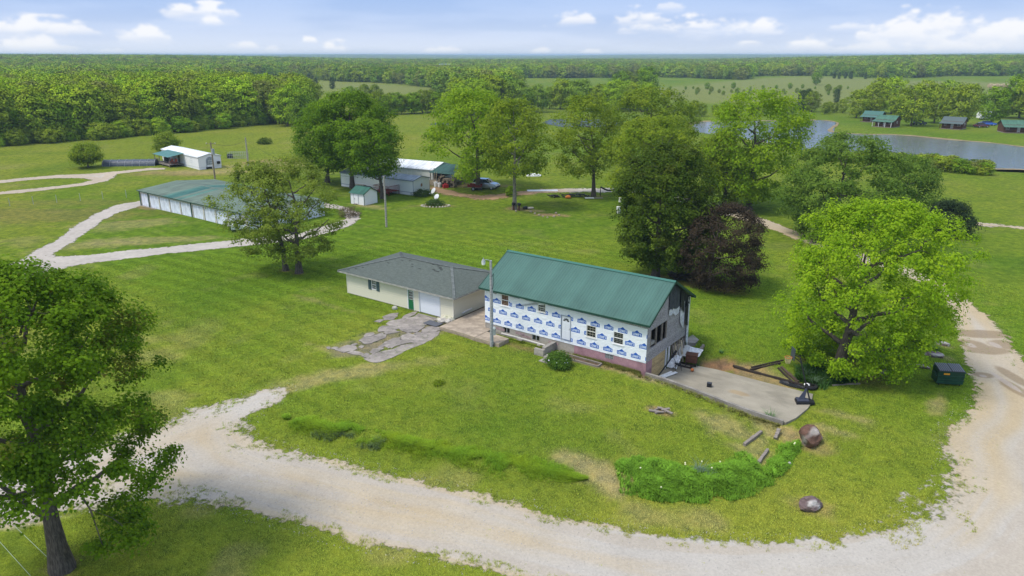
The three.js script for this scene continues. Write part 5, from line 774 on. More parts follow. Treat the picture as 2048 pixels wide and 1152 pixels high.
{
  const o = at(399, 340), g = thing('mobile_home', 'white single-wide mobile home with arched end window and green porch roof', 'mobile home', o, -45 * PI / 180);
  gableBox(g, 19, 4.6, 2.55, 3.1, MAT.white, MAT.whiteRoof, { trim: std([0.6, 0.62, 0.63], 0.6), wins: [[-17.6, 1.3, -17.0, 2.1], [-4.0, 1.2, -3.2, 2.2]] });
  const arch = new Geo(), N = 10, q = (a, r) => [0.03, 1.65 + sin(a) * r, -2.3 + cos(a) * r]; for (let i = 0; i < N; i++) arch.tri([0.03, 1.65, -2.3], q(PI * i / N, 0.62), q(PI * (i + 1) / N, 0.62)); arch.quad([0.03, 0.85, -1.68], [0.03, 0.85, -2.92], [0.03, 1.65, -2.92], [0.03, 1.65, -1.68]); const aw = arch.build('arched_window', std([0.2, 0.24, 0.27], 0.15, { side: THREE.DoubleSide }), g);
  const bars = new Geo(); for (const z of [-2.0, -2.3, -2.6]) bars.box(0.031, 0.85, z - 0.02, 0.05, 2.2, z + 0.02); for (const y of [1.2, 1.65]) bars.box(0.0312, y - 0.02, -2.92, 0.049, y + 0.02, -1.68); bars.build('glazing_bar', MAT.whitePlain, aw);
  const ar = new Geo(); const pts = []; for (let i = 0; i <= 12; i++) { const a = PI * i / 12; pts.push([0.05, 1.65 + sin(a) * 0.72, -2.3 + cos(a) * 0.72]); } ar.tube([[0.05, 0.5, -1.58], ...pts, [0.05, 0.5, -3.02]], 0.06, 5); ar.build('arch_trim', MAT.greyTrim, aw);
  const dk = new Geo(); dk.box(0.0, 0.0, -2.6, 0.04, 0.4, -1.4); dk.build('skirting_hole', MAT.dark, g); const ac = new Geo(); ac.box(0.05, 0.9, -4.2, 0.5, 1.4, -3.7); ac.build('cooler_unit', MAT.black, g);
  deck(g, -15.2, 0.05, -7.4, 3.0, 0.55, MAT.oldWood, null);
  const pr = ribbed(-15.4, -6.8, 3.3, 2.15, 0.0, 2.7, 9, 0.03, 0.016).build('porch_roof', std([0.075, 0.19, 0.165], 0.5, { m: streak, s: 4 }), g); const pp = new Geo(); for (const x of [-15.2, -12.6, -10, -7.2]) pp.box(x - 0.05, 0.55, 2.9, x + 0.05, 2.2, 3.0); pp.build('porch_post', MAT.oldWood, g);
  const st = new Geo(); for (let i = 0; i < 3; i++) st.box(-15.9 - i * 0.28, 0, 0.6, -15.2 - i * 0.28, 0.46 - i * 0.16, 2.0); st.build('steps', MAT.oldWood, g);
  const rl = new Geo(); rl.beam([-15.2, 1.4, 3.0], [-12.6, 1.4, 3.0], 0.08, 0.05); for (let i = 0; i < 8; i++) rl.box(-15.2 + i * 0.34, 0.55, 2.96, -15.15 + i * 0.34, 1.4, 3.0); rl.build('railing', MAT.oldWood, g);
  const dw = new Geo(); dw.box(-10.2, 0.6, 0.01, -9.3, 2.3, 0.05); dw.build('door', std([0.12, 0.10, 0.09], 0.5), g);
  const inw = (x, z, y = 0.6) => { const v = V(x, y, z).applyAxisAngle(V(0, 1, 0), -45 * PI / 180).add(o); return v; };
  const gr = thing('barbecue_grill', 'black barbecue under cover on the green roofed porch', 'grill', inw(-12.0, 1.6, 0.55), -45 * PI / 180); { const a = new Geo(); a.box(-0.75, 0.3, -0.4, 0.75, 0.95, 0.4); a.build('cabinet', MAT.black, gr); const b = new Geo(); b.tube([[-0.55, 0.95, 0], [0.55, 0.95, 0]], 0.36, 10); b.build('hood', MAT.black, gr); const l = new Geo(); for (const x of [-0.7, 0.64]) for (const z of [-0.35, 0.29]) l.box(x, 0, z, x + 0.06, 0.3, z + 0.06); l.build('leg', MAT.black, gr); }
  const ch = thing('porch_chair', 'red chair on the green roofed porch', 'chair', inw(-9.3, 1.9, 0.55), -30 * PI / 180); { const a = new Geo(); a.box(-0.3, 0.38, -0.3, 0.3, 0.46, 0.3); a.build('seat', std([0.4, 0.1, 0.05], 0.6), ch); const b = new Geo(); b.box(-0.3, 0.46, -0.34, 0.3, 1.0, -0.28); b.build('backrest', std([0.4, 0.1, 0.05], 0.6), ch); const l = new Geo(); for (const x of [-0.28, 0.22]) for (const z of [-0.28, 0.22]) l.box(x, 0, z, x + 0.06, 0.38, z + 0.06); l.build('legs', std([0.4, 0.1, 0.05], 0.6), ch); }
  const ch2 = copy(ch, inw(-8.3, 1.4, 0.55), -0.2, 1, 'red chair at the right end of the green roofed porch');
}
{
  const o = at(827, 391), y = -33 * PI / 180, g = thing('mobile_home', 'pale grey mobile home with slate blue roof and red deck at its front', 'mobile home', o, y);
  gableBox(g, 16.5, 4.2, 2.45, 2.95, MAT.siding, MAT.slate, { trim: MAT.greyTrim, skirt: MAT.white, wins: [[-15.2, 1.2, -14.4, 2.1], [-6.4, 1.2, -5.4, 2.1]] });
  const s = sideWindow(g, 1.75, 1.15, 2.45, 2.3, { cols: 1, rows: 1, t: 0.05 }); const cu = new Geo(); cu.box(0.02, 1.15, -2.3, 0.05, 1.7, -1.9); cu.build('window_curtain', std([0.35, 0.2, 0.12], 0.8), g);
  deck(g, -6.4, 0.05, -3.0, 2.6, 0.6, MAT.redWood, MAT.redWood, 'frl');
  const tb = thing('potting_table', 'pale potting table against the low white wall left of the red deck', 'table', at(722, 378), y); { const a = new Geo(); a.box(-1.1, 0.75, -0.35, 1.1, 0.8, 0.35); a.build('tabletop', MAT.paleWood, tb); const l = new Geo(); for (const x of [-1.05, 0.99]) for (const z of [-0.3, 0.24]) l.box(x, 0, z, x + 0.06, 0.75, z + 0.06); l.build('legs', MAT.paleWood, tb); }
  const bn = thing('storage_tub', 'dark blue storage tub beside the potting table', 'tub', at(735, 380), y); { const a = new Geo(); a.box(-0.7, 0, -0.4, 0.7, 0.6, 0.4); a.build('body', std([0.02, 0.03, 0.08], 0.5), bn); const b = new Geo(); b.box(-0.74, 0.6, -0.44, 0.74, 0.67, 0.44); b.build('lid', MAT.black, bn); }
  const rb = thing('trash_bin', 'round dark bin at the right end of the grey mobile home', 'bin', at(850, 380), 0); { const a = new Geo(); a.tube([[0, 0, 0], [0, 0.85, 0]], [0.32, 0.4], 12); a.build('body', std([0.04, 0.05, 0.07], 0.5), rb); const b = new Geo(); b.tube([[0, 0.85, 0], [0, 0.92, 0]], [0.43, 0.36], 12); b.build('lid', MAT.black, rb); }
}
{
  const o = at(866, 366), y = -28 * PI / 180, g = thing('mobile_home', 'white mobile home with long white metal roof standing behind the slate roofed one', 'mobile home', o, y);
  gableBox(g, 15, 7, 2.35, 3.3, MAT.siding, MAT.whiteRoof, { trim: std([0.45, 0.47, 0.5], 0.6), wins: [[-8.8, 1.1, -8.0, 2.0], [-5.6, 0.95, -4.6, 2.05], [-3.6, 0.8, -2.5, 2.1]], panels: 12 });
  const pr = new Geo(); ribbed(0.05, 5.0, 1.3, 2.05, -3.5, 3.05, 5, 0.03, 0.016).build('porch_roof', std([0.03, 0.09, 0.07], 0.6, { m: streak, s: 4 }), g); ribbed(0.05, 5.0, -7.8, 2.1, -3.5, 3.05, 5, 0.03, 0.016).build('porch_roof', std([0.03, 0.09, 0.07], 0.6, { m: streak, s: 4 }), g);
  const pp = new Geo(); for (const x of [0.3, 2.6, 4.8]) pp.box(x - 0.06, 0, 1.1, x + 0.06, 2.1, 1.22); pp.build('porch_post', MAT.oldWood, g);
  deck(g, 0.1, -3, 5.0, 1.0, 0.7, MAT.oldWood, null);
  const st = new Geo(); for (let i = 0; i < 4; i++) st.box(0.2, 0, 1.02 + i * 0.3, 1.5, 0.7 - i * 0.17, 1.32 + i * 0.3); st.build('steps', MAT.paleWood, g);
  const inn = new Geo(); inn.box(0.02, 0.7, -6.5, 0.06, 2.6, -0.3); inn.build('porch_wall', std([0.10, 0.085, 0.08], 0.9), g);
  const P = (x, z, up = 0) => { const v = V(x, 0, z).applyAxisAngle(V(0, 1, 0), y).add(o); return V(v.x, land(v.x, v.z) + up, v.z); };
  // things stacked about the porch
  const ld = thing('step_ladder', 'tall wooden ladder leaning at the porch steps', 'ladder', P(2.0, 2.3), y + 0.2); { const a = new Geo(); a.beam([-0.25, 0, 0.4], [-0.2, 2.4, -0.5], 0.05); a.beam([0.25, 0, 0.4], [0.2, 2.4, -0.5], 0.05); a.build('side_rails', MAT.paleWood, ld); for (let i = 1; i < 7; i++) { const b = new Geo(); b.beam([-0.24, i * 0.33, 0.4 - i * 0.124], [0.24, i * 0.33, 0.4 - i * 0.124], 0.035); b.build('rung', MAT.paleWood, ld); } }
  const wp = thing('woodpile', 'dark heap of logs and scrap stacked under the porch eave', 'woodpile', P(4.6, 2.0), y); { const r = rng(4); for (let i = 0; i < 34; i++) { const row = floor(i / 8), a = new Geo(); const x = -1.6 + (i % 8) * 0.42 + r() * 0.1, yy = 0.2 + row * 0.36; a.tube([[x, yy, -0.5 + r() * 0.2], [x, yy, 0.5 + r() * 0.3]], 0.16 + r() * 0.06, 7); a.build('log', r() < 0.5 ? MAT.burnt : MAT.wood, wp); } }
  const wh = thing('paint_bucket', 'white bucket left of the red fuel can', 'bucket', P(2.6, 3.0), 0); { const a = new Geo(); a.tube([[0, 0, 0], [0, 0.75, 0]], [0.3, 0.36], 10); a.build('body', MAT.whitePlain, wh); const b = new Geo(); b.tube([[0, 0.75, 0], [0, 0.8, 0]], 0.38, 10); b.build('lid', MAT.whitePlain, wh); }
  copy(wh, P(3.5, 3.2), 1, 0.9, 'white bucket right next to the red fuel can');
  const rc = thing('fuel_can', 'red fuel can on the dirt before the porch', 'fuel can', P(4.9, 3.4), 0.4); { const a = new Geo(); a.box(-0.45, 0, -0.28, 0.45, 0.62, 0.28); a.build('body', MAT.red, rc); const b = new Geo(); b.tube([[-0.2, 0.62, 0], [-0.2, 0.8, 0], [0.2, 0.8, 0], [0.2, 0.62, 0]], 0.05, 6); b.build('handle', MAT.red, rc); const c = new Geo(); c.tube([[0.35, 0.6, 0], [0.55, 0.85, 0]], 0.05, 6); c.build('spout', MAT.black, rc); }
}
// ---------------------------------------------------------------- vehicles
function wheel(parent, x, y, z, r, w, side) { const t = new Geo(); t.tube([[x, y, z - w / 2], [x, y, z + w / 2]], r, 16); const m = t.build('wheel', MAT.rubber, parent); const h = new Geo(); h.tube([[x, y, z - w / 2 - 0.012], [x, y, z + w / 2 + 0.012]], r * 0.6, 12); h.build('rim', MAT.galv, m); return m; }
function car(name, label, pos, turn, paint, suv = 0, L = 4.5) {
  const g = thing(name, label, 'car', pos, turn), w = 0.9, h = suv ? 0.12 : 0, k = L / 4.5;
  const prof = [[-2.2, .35], [-2.25, .75 + h], [-2.1, .92 + h], [-1.2, .98 + h], [1.1, 1.0 + h], [2.05, .82 + h], [2.25, .62], [2.2, .35]].map(([x, y]) => [x * k, y]);
  const b = new Geo(); for (let i = 0; i + 1 < prof.length; i++) { const [ax, ay] = prof[i], [bx, by] = prof[i + 1], wa = ay > 0.9 ? w * 0.93 : w, wb = by > 0.9 ? w * 0.93 : w; b.quad([ax, ay, wa], [ax, ay, -wa], [bx, by, -wb], [bx, by, wb]); } for (const s of [1, -1]) { const P = prof.map(([x, y]) => [x, y, s * (y > 0.9 ? w * 0.93 : w)]), c = [0, 0.6, s * (w + 0.02)]; for (let i = 0; i < P.length; i++) { const q = P[(i + 1) % P.length]; s > 0 ? b.tri(c, q, P[i]) : b.tri(c, P[i], q); } } b.quad([-2.2 * k, .35, -w], [2.2 * k, .35, -w], [2.2 * k, .35, w], [-2.2 * k, .35, w]); b.build('body', paint, g);
  const top = suv ? 1.68 : 1.45, x = suv ? [-2.05, -1.75, 0.35, 1.15] : [-1.75, -1.05, 0.3, 1.15], y0 = 0.97 + h, A = [x[0] * k, y0], B = [x[1] * k, top], C = [x[2] * k, top], D = [x[3] * k, y0], wi = 0.83, wt = 0.66;
  const gl = new Geo(); gl.quad([A[0], A[1], wi], [A[0], A[1], -wi], [B[0], B[1], -wt], [B[0], B[1], wt]); gl.quad([C[0], C[1], wt], [C[0], C[1], -wt], [D[0], D[1], -wi], [D[0], D[1], wi]); gl.quad([A[0], A[1], wi], [B[0], B[1], wt], [C[0], C[1], wt], [D[0], D[1], wi]); gl.quad([D[0], D[1], -wi], [C[0], C[1], -wt], [B[0], B[1], -wt], [A[0], A[1], -wi]); gl.build('windows', MAT.glass, g);
  const rf = new Geo(); rf.box(B[0], top, -wt - 0.02, C[0], top + 0.04, wt + 0.02); for (const q of [[A, B], [C, D], [[-0.35 * k, y0], [-0.4 * k, top]]]) for (const s of [1, -1]) rf.tube([[q[0][0], q[0][1], s * (wi + 0.005)], [q[1][0], q[1][1], s * (wt + 0.005)]], 0.035, 5); rf.build('roof', paint, g);
  for (const X of [-1.4 * k, 1.4 * k]) for (const z of [-0.78, 0.78]) wheel(g, X, 0.33, z, 0.34, 0.24);
  for (const z of [-0.62, 0.62]) { const l = new Geo(); l.box(2.12 * k, 0.66, z - 0.2, 2.27 * k, 0.8, z + 0.2); l.build('headlight', std([0.7, 0.72, 0.75], 0.2), g); }
  const bm = new Geo(); bm.box(2.2 * k, 0.34, -0.86, 2.3 * k, 0.56, 0.86); bm.box(-2.3 * k, 0.36, -0.86, -2.2 * k, 0.6, 0.86); bm.build('bumper', MAT.black, g);
  return g;
}
car('parked_car', 'silver car parked on the dirt under the broad bright green tree', at(972, 377), -0.42, MAT.silver, 1, 4.6);
car('parked_car', 'maroon car parked beside the dark roofed lakeside cabin', at(1962, 255), 0.2, MAT.carRed, 0, 4.8);
car('parked_car', 'bright blue car behind the maroon one by the lakeside cabins', at(1974, 251), -0.3, MAT.carBlue, 0, 5.2);
car('parked_car', 'dark car half hidden among the grove trees between two lakeside cabins', at(1838, 250), 0.3, MAT.carDark, 1, 4.8);
car('parked_car', 'white car by the storage units, half hidden behind the pair of oaks', at(497, 459), 0.5, MAT.carWhite, 0, 4.6);
{ // small trailer
  const g = thing('utility_trailer', 'small rust-red trailer standing left of the silver car', 'trailer', at(950, 380), -0.3); const b = new Geo(); b.box(-1.1, 0.5, -0.7, 1.1, 0.56, 0.7); b.build('floor', MAT.oldWood, g); for (const z of [-0.7, 0.64]) { const s = new Geo(); s.box(-1.1, 0.56, z, 1.1, 1.0, z + 0.06); s.build('side_panel', MAT.redWood, g); } const e = new Geo(); e.box(-1.1, 0.56, -0.64, -1.04, 1.0, 0.64); e.box(1.04, 0.56, -0.64, 1.1, 1.0, 0.64); e.build('end_panel', MAT.redWood, g); for (const z of [-0.8, 0.8]) wheel(g, 0, 0.33, z, 0.33, 0.18); const t = new Geo(); t.beam([-1.1, 0.48, 0], [-2.1, 0.4, 0], 0.1); t.build('drawbar', MAT.black, g);
}
{ const g = thing('camper_trailer', 'white camper trailer behind the grove at the right', 'camper', at(1967, 239), 0.4); const b = new Geo(); b.prism([[-2.6, 0.6, 1.1], [2.4, 0.6, 1.1], [2.75, 1.2, 1.1], [2.6, 2.6, 1.1], [2.1, 2.95, 1.1], [-2.3, 2.95, 1.1], [-2.65, 2.5, 1.1]], [0, 0, -1], 2.2); b.build('body', MAT.whitePlain, g); const w = new Geo(); w.box(-1.8, 1.7, 1.1, -0.8, 2.3, 1.12); w.box(0.9, 1.7, 1.1, 1.9, 2.3, 1.12); w.build('windows', MAT.glass, g); const d = new Geo(); d.box(-0.4, 0.7, 1.1, 0.4, 2.5, 1.115); d.build('door', MAT.siding, g); for (const x of [-0.5, 0.4]) for (const z of [-0.95, 0.95]) wheel(g, x, 0.36, z, 0.36, 0.22); }
// ---------------------------------------------------------------- lakeside cabins
function cabinHouse(label, pos, turn, o) {
  const g = thing('cabin', label, 'cabin', pos, turn); g.scale.setScalar(0.9); const L = o.L ?? 6.5, D = o.D ?? 5.4, H = 2.5, yr = 4.0, pd = o.pd ?? 2.4;
  const b = new Geo(); b.prism([[L / 2, 0.2, 0], [L / 2, 0.2, -D], [L / 2, H, -D], [L / 2, yr, -D / 2], [L / 2, H, 0]], [-L, 0, 0], 1); b.build('wall', MAT.cabin, g);
  const n = 6; for (let i = 0; i < n; i++) { const a = -L / 2 - 0.4 + i * (L + 0.8) / n; ribbed(a, a + (L + 0.8) / n - 0.005, o.porch === false ? 0.5 : 0.05, H - 0.05, -D / 2, yr + 0.03, 2).build('roof_panel', o.roof, g); ribbed(a, a + (L + 0.8) / n - 0.005, -D - 0.4, H - 0.2, -D / 2, yr + 0.03, 2).build('roof_panel', o.roof, g); }
  if (o.porch !== false) { ribbed(-L / 2 - 0.4, L / 2 + 0.4, pd + 0.2, H - 0.55, 0.05, H - 0.02, 12).build('porch_roof', o.roof, g); const p = new Geo(); for (let i = 0; i < 4; i++) p.box(-L / 2 + i * L / 3 - 0.06, 0.2, pd - 0.1, -L / 2 + i * L / 3 + 0.06, H - 0.5, pd); p.build('porch_post', o.post || MAT.cabin, g); const d = new Geo(); d.box(-L / 2, 0, 0, L / 2, 0.2, pd); d.build('porch_floor', MAT.wood, g); const r = new Geo(); r.beam([-L / 2, 1.1, pd - 0.05], [L / 2 * (o.rail ?? 1), 1.1, pd - 0.05], 0.08); for (let i = 0; i < 16; i++) { const x = -L / 2 + i * L / 16 * (1 + (o.rail ?? 1)) / 2; r.box(x, 0.2, pd - 0.07, x + 0.05, 1.1, pd - 0.03); } r.build('railing', MAT.cabin, g); }
  const dr = new Geo(); dr.box(-0.45, 0.25, 0.005, 0.45, 2.2, 0.05); dr.build('door', o.door || MAT.siding, g);
  for (const x of [-L / 2 + 0.7, L / 2 - 1.7]) windowUnit(g, x, 1.0, x + 1.0, 2.0, 0.03, { cols: 2, rows: 1 });
  const w = windowUnit(g, 2.2, 1.3, 3.0, 2.1, 0, { cols: 2, rows: 1 }); w.rotation.y = PI / 2; w.position.x = L / 2 + 0.03; w.position.z = 0;
  const f = new Geo(); f.box(-L / 2, -0.5, -D, L / 2, 0.2, 0); f.build('base', MAT.block, g); return g;
}
const gRoof = std([0.06, 0.15, 0.095], 0.55, { m: streak, s: 5 });
cabinHouse('brown cabin with green roof half hidden by the grove, leftmost by the pond', at(1742, 244), -0.75, { roof: std([0.06, 0.15, 0.12], 0.55) });
cabinHouse('brown cabin with bright green roof and white porch rail, second from left by the pond', at(1768, 254), -0.85, { roof: gRoof, post: MAT.whitePlain, door: MAT.whitePlain });
cabinHouse('brown cabin with dark grey-green roof, third by the pond behind a tree', at(1903, 258), -0.75, { roof: std([0.09, 0.12, 0.115], 0.6) });
cabinHouse('brown cabin with wide green roof and white door at the right edge', at(2036, 266), -0.25, { roof: gRoof, door: MAT.whitePlain, L: 9, pd: 1.8 });
// small things in the far fields
{ const r = rng(9); for (let i = 0; i < 6; i++) { const p = at(1980 + i * 6.5, 175 + (i % 2)); const g = i ? null : thing('hay_bale', 'round straw-coloured bale in the row on the far right field', 'hay bale', p, 0.2, 'hay bales in a row'); if (!i) { const b = new Geo(); b.tube([[-0.8, 0.8, 0], [0.8, 0.8, 0]], 0.85, 12); b.build('bale', std([0.42, 0.33, 0.2], 0.95, { m: grey, s: 0.6 }), g); var bale0 = g; g.scale.setScalar(1.6); } else copy(bale0, p, r() * 0.5, 1.6); }
  const fh = thing('farmhouse', 'tiny far house with grey roof among the distant woods', 'house', at(891, 151), 0.3); gableBoxFar(fh); function gableBoxFar(g) { const b = new Geo(); b.prism([[6, 0, 0], [6, 0, -9], [6, 4.5, -9], [6, 7.5, -4.5], [6, 4.5, 0]], [-12, 0, 0], 1); b.build('wall', MAT.siding, g); ribbed(-6.4, 6.4, 0.5, 4.3, -4.5, 7.6, 8).build('roof', MAT.slate, g); } fh.position.y += 5; }
// dark row cover in the left meadow
{ const g = thing('row_cover', 'long low tunnel of dark blue-grey sheeting lying in the left meadow', 'tunnel', at(262, 331), 0.12); const L = 10.5, N = 10; const s = new Geo(); for (let i = 0; i < 21; i++) { const x0 = -L / 2 + i * 0.5, x1 = x0 + 0.5; for (let k = 0; k < N; k++) { const a = PI * k / N, b = PI * (k + 1) / N, R = (x) => 1 + 0.03 * n2(x * 3, k), q = (x, a) => [x, sin(a) * 1.25 * R(x), cos(a) * 1.35 * R(x)]; s.quad(q(x0, a), q(x1, a), q(x1, b), q(x0, b)); } } s.build('sheeting', std([0.075, 0.09, 0.115], 0.35, { m: grey, s: 1, b: 0.05, side: THREE.DoubleSide }), g); for (let i = 0; i < 8; i++) { const h = new Geo(), p = []; for (let k = 0; k <= 10; k++) { const a = PI * k / 10; p.push([-L / 2 + 0.1 + i * (L - 0.2) / 7, sin(a) * 1.3, cos(a) * 1.4]); } h.tube(p, 0.03, 4); h.build('hoop', MAT.galv, g); } const e = new Geo(); for (let k = 0; k < N; k++) { const a = PI * k / N, b = PI * (k + 1) / N; for (const x of [-L / 2, L / 2]) e.tri([x, 0, 0], [x, sin(a) * 1.25, cos(a) * 1.35], [x, sin(b) * 1.25, cos(b) * 1.35]); } e.build('end_sheet', std([0.04, 0.045, 0.055], 0.5, { side: THREE.DoubleSide }), g); }
// ---------------------------------------------------------------- poles and wires
function pole(label, foot, topY, r0, r1, mat = MAT.pole, name = 'utility_pole') { const b = at(...foot), h = tall(b, topY), g = thing(name, label, 'pole', b); const t = new Geo(); t.tube([[0, -0.3, 0], [0.02, h * 0.5, 0], [0, h, 0]], [r0, (r0 + r1) / 2, r1], 10); t.build('pole', mat, g); return [g, h, b]; }
{
  const [g, h] = pole('grey yard light pole in front of the wrapped house', [983, 693], 521, 0.14, 0.10, std([0.36, 0.355, 0.35], 0.85, { m: woodTex, s: 1.5, b: 0.004 }), 'light_pole');
  const a = new Geo(); a.tube([[0, h - 0.15, 0], [-0.12, h + 0.03, 0.05], [-0.35, h + 0.1, 0.1], [-0.55, h + 0.02, 0.15]], 0.028, 6); a.build('arm', MAT.galv, g);
  const l = new Geo(); l.tube([[-0.55, h + 0.14, 0.15], [-0.55, h + 0.0, 0.15], [-0.55, h - 0.08, 0.15]], [0.06, 0.15, 0.17], 10); const L = l.build('lamp_head', std([0.6, 0.62, 0.62], 0.4), g); const k = new Geo(); k.tube([[-0.55, h - 0.08, 0.15], [-0.55, h - 0.28, 0.15]], [0.165, 0.13], 10); k.build('lens', std([0.75, 0.77, 0.75], 0.25), L); const pc = new Geo(); pc.tube([[-0.55, h + 0.14, 0.15], [-0.55, h + 0.24, 0.15]], 0.04, 8); pc.build('photocell', MAT.galv, L);
  const c = new Geo(); c.tube([[0.13, 0.2, 0.05], [0.13, h * 0.4, 0.05], [0.11, h * 0.82, 0.04]], 0.035, 6); c.build('conduit', MAT.galv, g); const m = new Geo(); m.box(0.1, 1.0, -0.05, 0.34, 1.55, 0.12); m.build('meter_box', MAT.galv, g); const d = new Geo(); d.tube([[0.22, 1.62, 0.12], [0.22, 1.62, 0.2]], 0.1, 10); d.build('meter', std([0.7, 0.72, 0.73], 0.2), g);
  const w = new Geo(); w.tube([[0.1, h * 0.82, 0.05], [0.2, h * 0.86, 0.1], [0.22, h * 0.75, 0.1], [0.12, h * 0.68, 0.1]], 0.018, 5); w.build('cable_loop', MAT.black, g);
}
pole('plain weathered pole standing in the middle lawn right of the shed', [773, 454], 352, 0.15, 0.11);
{
  const [g, h] = pole('utility pole with grey transformer beside the white mobile home', [430, 358], 284, 0.16, 0.11, MAT.wood); const t = new Geo(); t.tube([[0.28, h - 2.2, 0.1], [0.28, h - 1.2, 0.1]], 0.28, 12); t.build('transformer', MAT.galv, g); const c = new Geo(); c.beam([-0.9, h - 0.3, 0], [0.9, h - 0.3, 0], 0.1); c.build('crossarm', MAT.wood, g); const i = new Geo(); for (const x of [-0.8, 0.8]) i.tube([[x, h - 0.25, 0], [x, h - 0.08, 0]], 0.05, 6); i.build('insulator', MAT.siding, g);
  const [g2, h2] = pole('bare pale pole in the meadow right of the white mobile home', [497, 334], 275, 0.17, 0.12);
  const A = g.position.clone().add(V(0, h - 0.1, 0)), B = g2.position.clone().add(V(0, h2 - 0.5, 0));
  const wire = (label, P, Q, sag, r = 0.02) => { const w = new Geo(), p = []; for (let i = 0; i <= 14; i++) { const t = i / 14, v = P.clone().lerp(Q, t); v.y -= sag * 4 * t * (1 - t); p.push(v); } w.tube(p, r, 4); tag(w.build('power_line', MAT.black, scene), label, 'wire'); };
  wire('thin wire strung between the two meadow poles', A, B, 0.8, 0.022);
  const P3 = at(773, 454); P3.y += tall(P3, 352) - 0.1; wire('long sagging wire from the meadow pole to the middle lawn pole', B, P3, 2.2, 0.016);
  for (const [a, b, l] of [[[30, 1056], [118, 1140], 'upper of two pale cords stretched over the near left grass'], [[-10, 1076], [62, 1156], 'lower of two pale cords stretched over the near left grass']]) { const p = at(...a), q = at(...b); p.y += 0.12; q.y += 0.12; const w = new Geo(); w.tube([p, q], 0.014, 5); tag(w.build('guy_cord', std([0.3, 0.36, 0.25], 0.6), scene), l, 'cord'); }
}
// ---------------------------------------------------------------- concrete
function slabPoly(pts, y0, y1) { const g = new Geo(); g.prism(pts.map(([x, z]) => [x, y1, z]), [0, -1, 0], y1 - y0); return g; }
{
  // pad beside the basement, and the low wall that holds the lawn back
  const stained = tex(1024, (u, v) => { const X = (u - 0.02) * 11, Y = (v) * 7; let k = 0.62 + 0.3 * (fbm(u * 9, v * 9, 5) - 0.5) + 0.1 * (n2(u * 300, v * 300) - 0.5); const c = [k, k * 0.955, k * 0.86]; const dd = hypot((X - 6.0) / 0.9, (Y - 4.35) / 0.42) + 0.5 * (fbm(u * 30, v * 30, 3) - 0.5); const w = ss(1.1, 0.5, dd) * 0.55, d2 = ss(0.55, 0.72, fbm(u * 5 + 4, v * 7, 4)) * 0.3; return [c[0] * (1 - d2 * 0.5) * lerp(1, 0.95, w), c[1] * (1 - d2 * 0.5) * lerp(1, 0.72, w), c[2] * (1 - d2 * 0.52) * lerp(1, 0.42, w)]; });
  const L = (lx, lz) => { const [x, z] = wor(lx, lz); return [x, z]; };
  const pts = [[0.02, -0.12], [0.02, -4.4], [0.5, -5.25], [1.5, -5.45], [3.2, -5.7], [7.1, -5.55], [10.35, -5.6], [10.62, -4.2], [10.66, -3.1], [10.4, -1.2], [10.05, -0.12]];
  const g = slabPoly(pts.map(([x, z]) => L(x, z)), -1.3, -0.9).geo(); const uv = g.attributes.uv, p = g.attributes.position; for (let i = 0; i < p.count; i++) { const [lx, lz] = loc(p.getX(i), p.getZ(i)); uv.setXY(i, lx / 11 + 0.02, (lz + 7) / 7); }
  const m = new THREE.MeshPhysicalMaterial({ color: rgb(0.32 * K, 0.30 * K, 0.262 * K), map: stained, roughness: 0.92, specularIntensity: 0.3, bumpMap: per(rough, 0.3), bumpScale: 0.004, name: 'pad_concrete' });
  tag(mesh('concrete_pad', g, m), 'pale stained concrete pad beside the open basement end', null, null, 'structure');
  const wall = thing('retaining_wall', 'low concrete wall along the front edge of the concrete pad', 'wall', [HX, 0, HZ], YAW); const w = new Geo(), N = 14; const topY = (x) => lerp(0.06, -0.72, ss(0, 10, x)); for (let i = 0; i < N; i++) { const a = 0.02 + i * 9.9 / N, b = 0.02 + (i + 1) * 9.9 / N, ya = topY(a), yb = topY(b), y0 = -2, z0 = -0.1, z1 = 0.1; w.quad([a, y0, z1], [b, y0, z1], [b, yb, z1], [a, ya, z1]); w.quad([b, y0, z0], [a, y0, z0], [a, ya, z0], [b, yb, z0]); w.quad([a, ya, z1], [b, yb, z1], [b, yb, z0], [a, ya, z0]); if (i === N - 1) w.quad([b, y0, z1], [b, y0, z0], [b, yb, z0], [b, yb, z1]); } w.build('wall', MAT.concrete, wall);
  // walk between garage and house, in worn slabs
  const wk = thing('walkway', undefined, undefined, [0, 0, 0]); wk.userData = { kind: 'structure', label: 'worn tan concrete walk between the garage and the house' };
  const tan = std([0.37, 0.30, 0.225], 0.95, { m: grey, s: 2.2, b: 0.006 }); [[[-17.9, 2.1], [-15.3, 2.15], [-15.3, -3.2], [-17.9, -3.2]], [[-15.27, 2.15], [-14.0, 2.3], [-14.0, 0.02], [-14.68, 0.02], [-14.68, -3.2], [-15.27, -3.2]], [[-13.97, 2.3], [-11.6, 2.25], [-11.6, 0.9], [-13.97, 0.7]], [[-17.9, -3.23], [-14.72, -3.23], [-14.72, -7], [-17.9, -7]]].forEach((q, i) => { const P = q.map(([x, z]) => L(x, z)); slabPoly(P, -0.4, 0.30 + (i % 2) * 0.015).build('slab', tan, wk); });
  const pt = thing('rear_slab', undefined, undefined, [0, 0, 0]); pt.userData = { kind: 'structure', label: 'small concrete slab behind the far corner of the house' }; const rs = [[1374, 677], [1386, 670], [1398, 680], [1390, 692], [1374, 694]].map(([x, y]) => at(x, y)); slabPoly(rs.map((p) => [p.x, p.z]), -1.6, max(...rs.map((p) => p.y)) + 0.02).build('slab', MAT.concrete, pt);
}
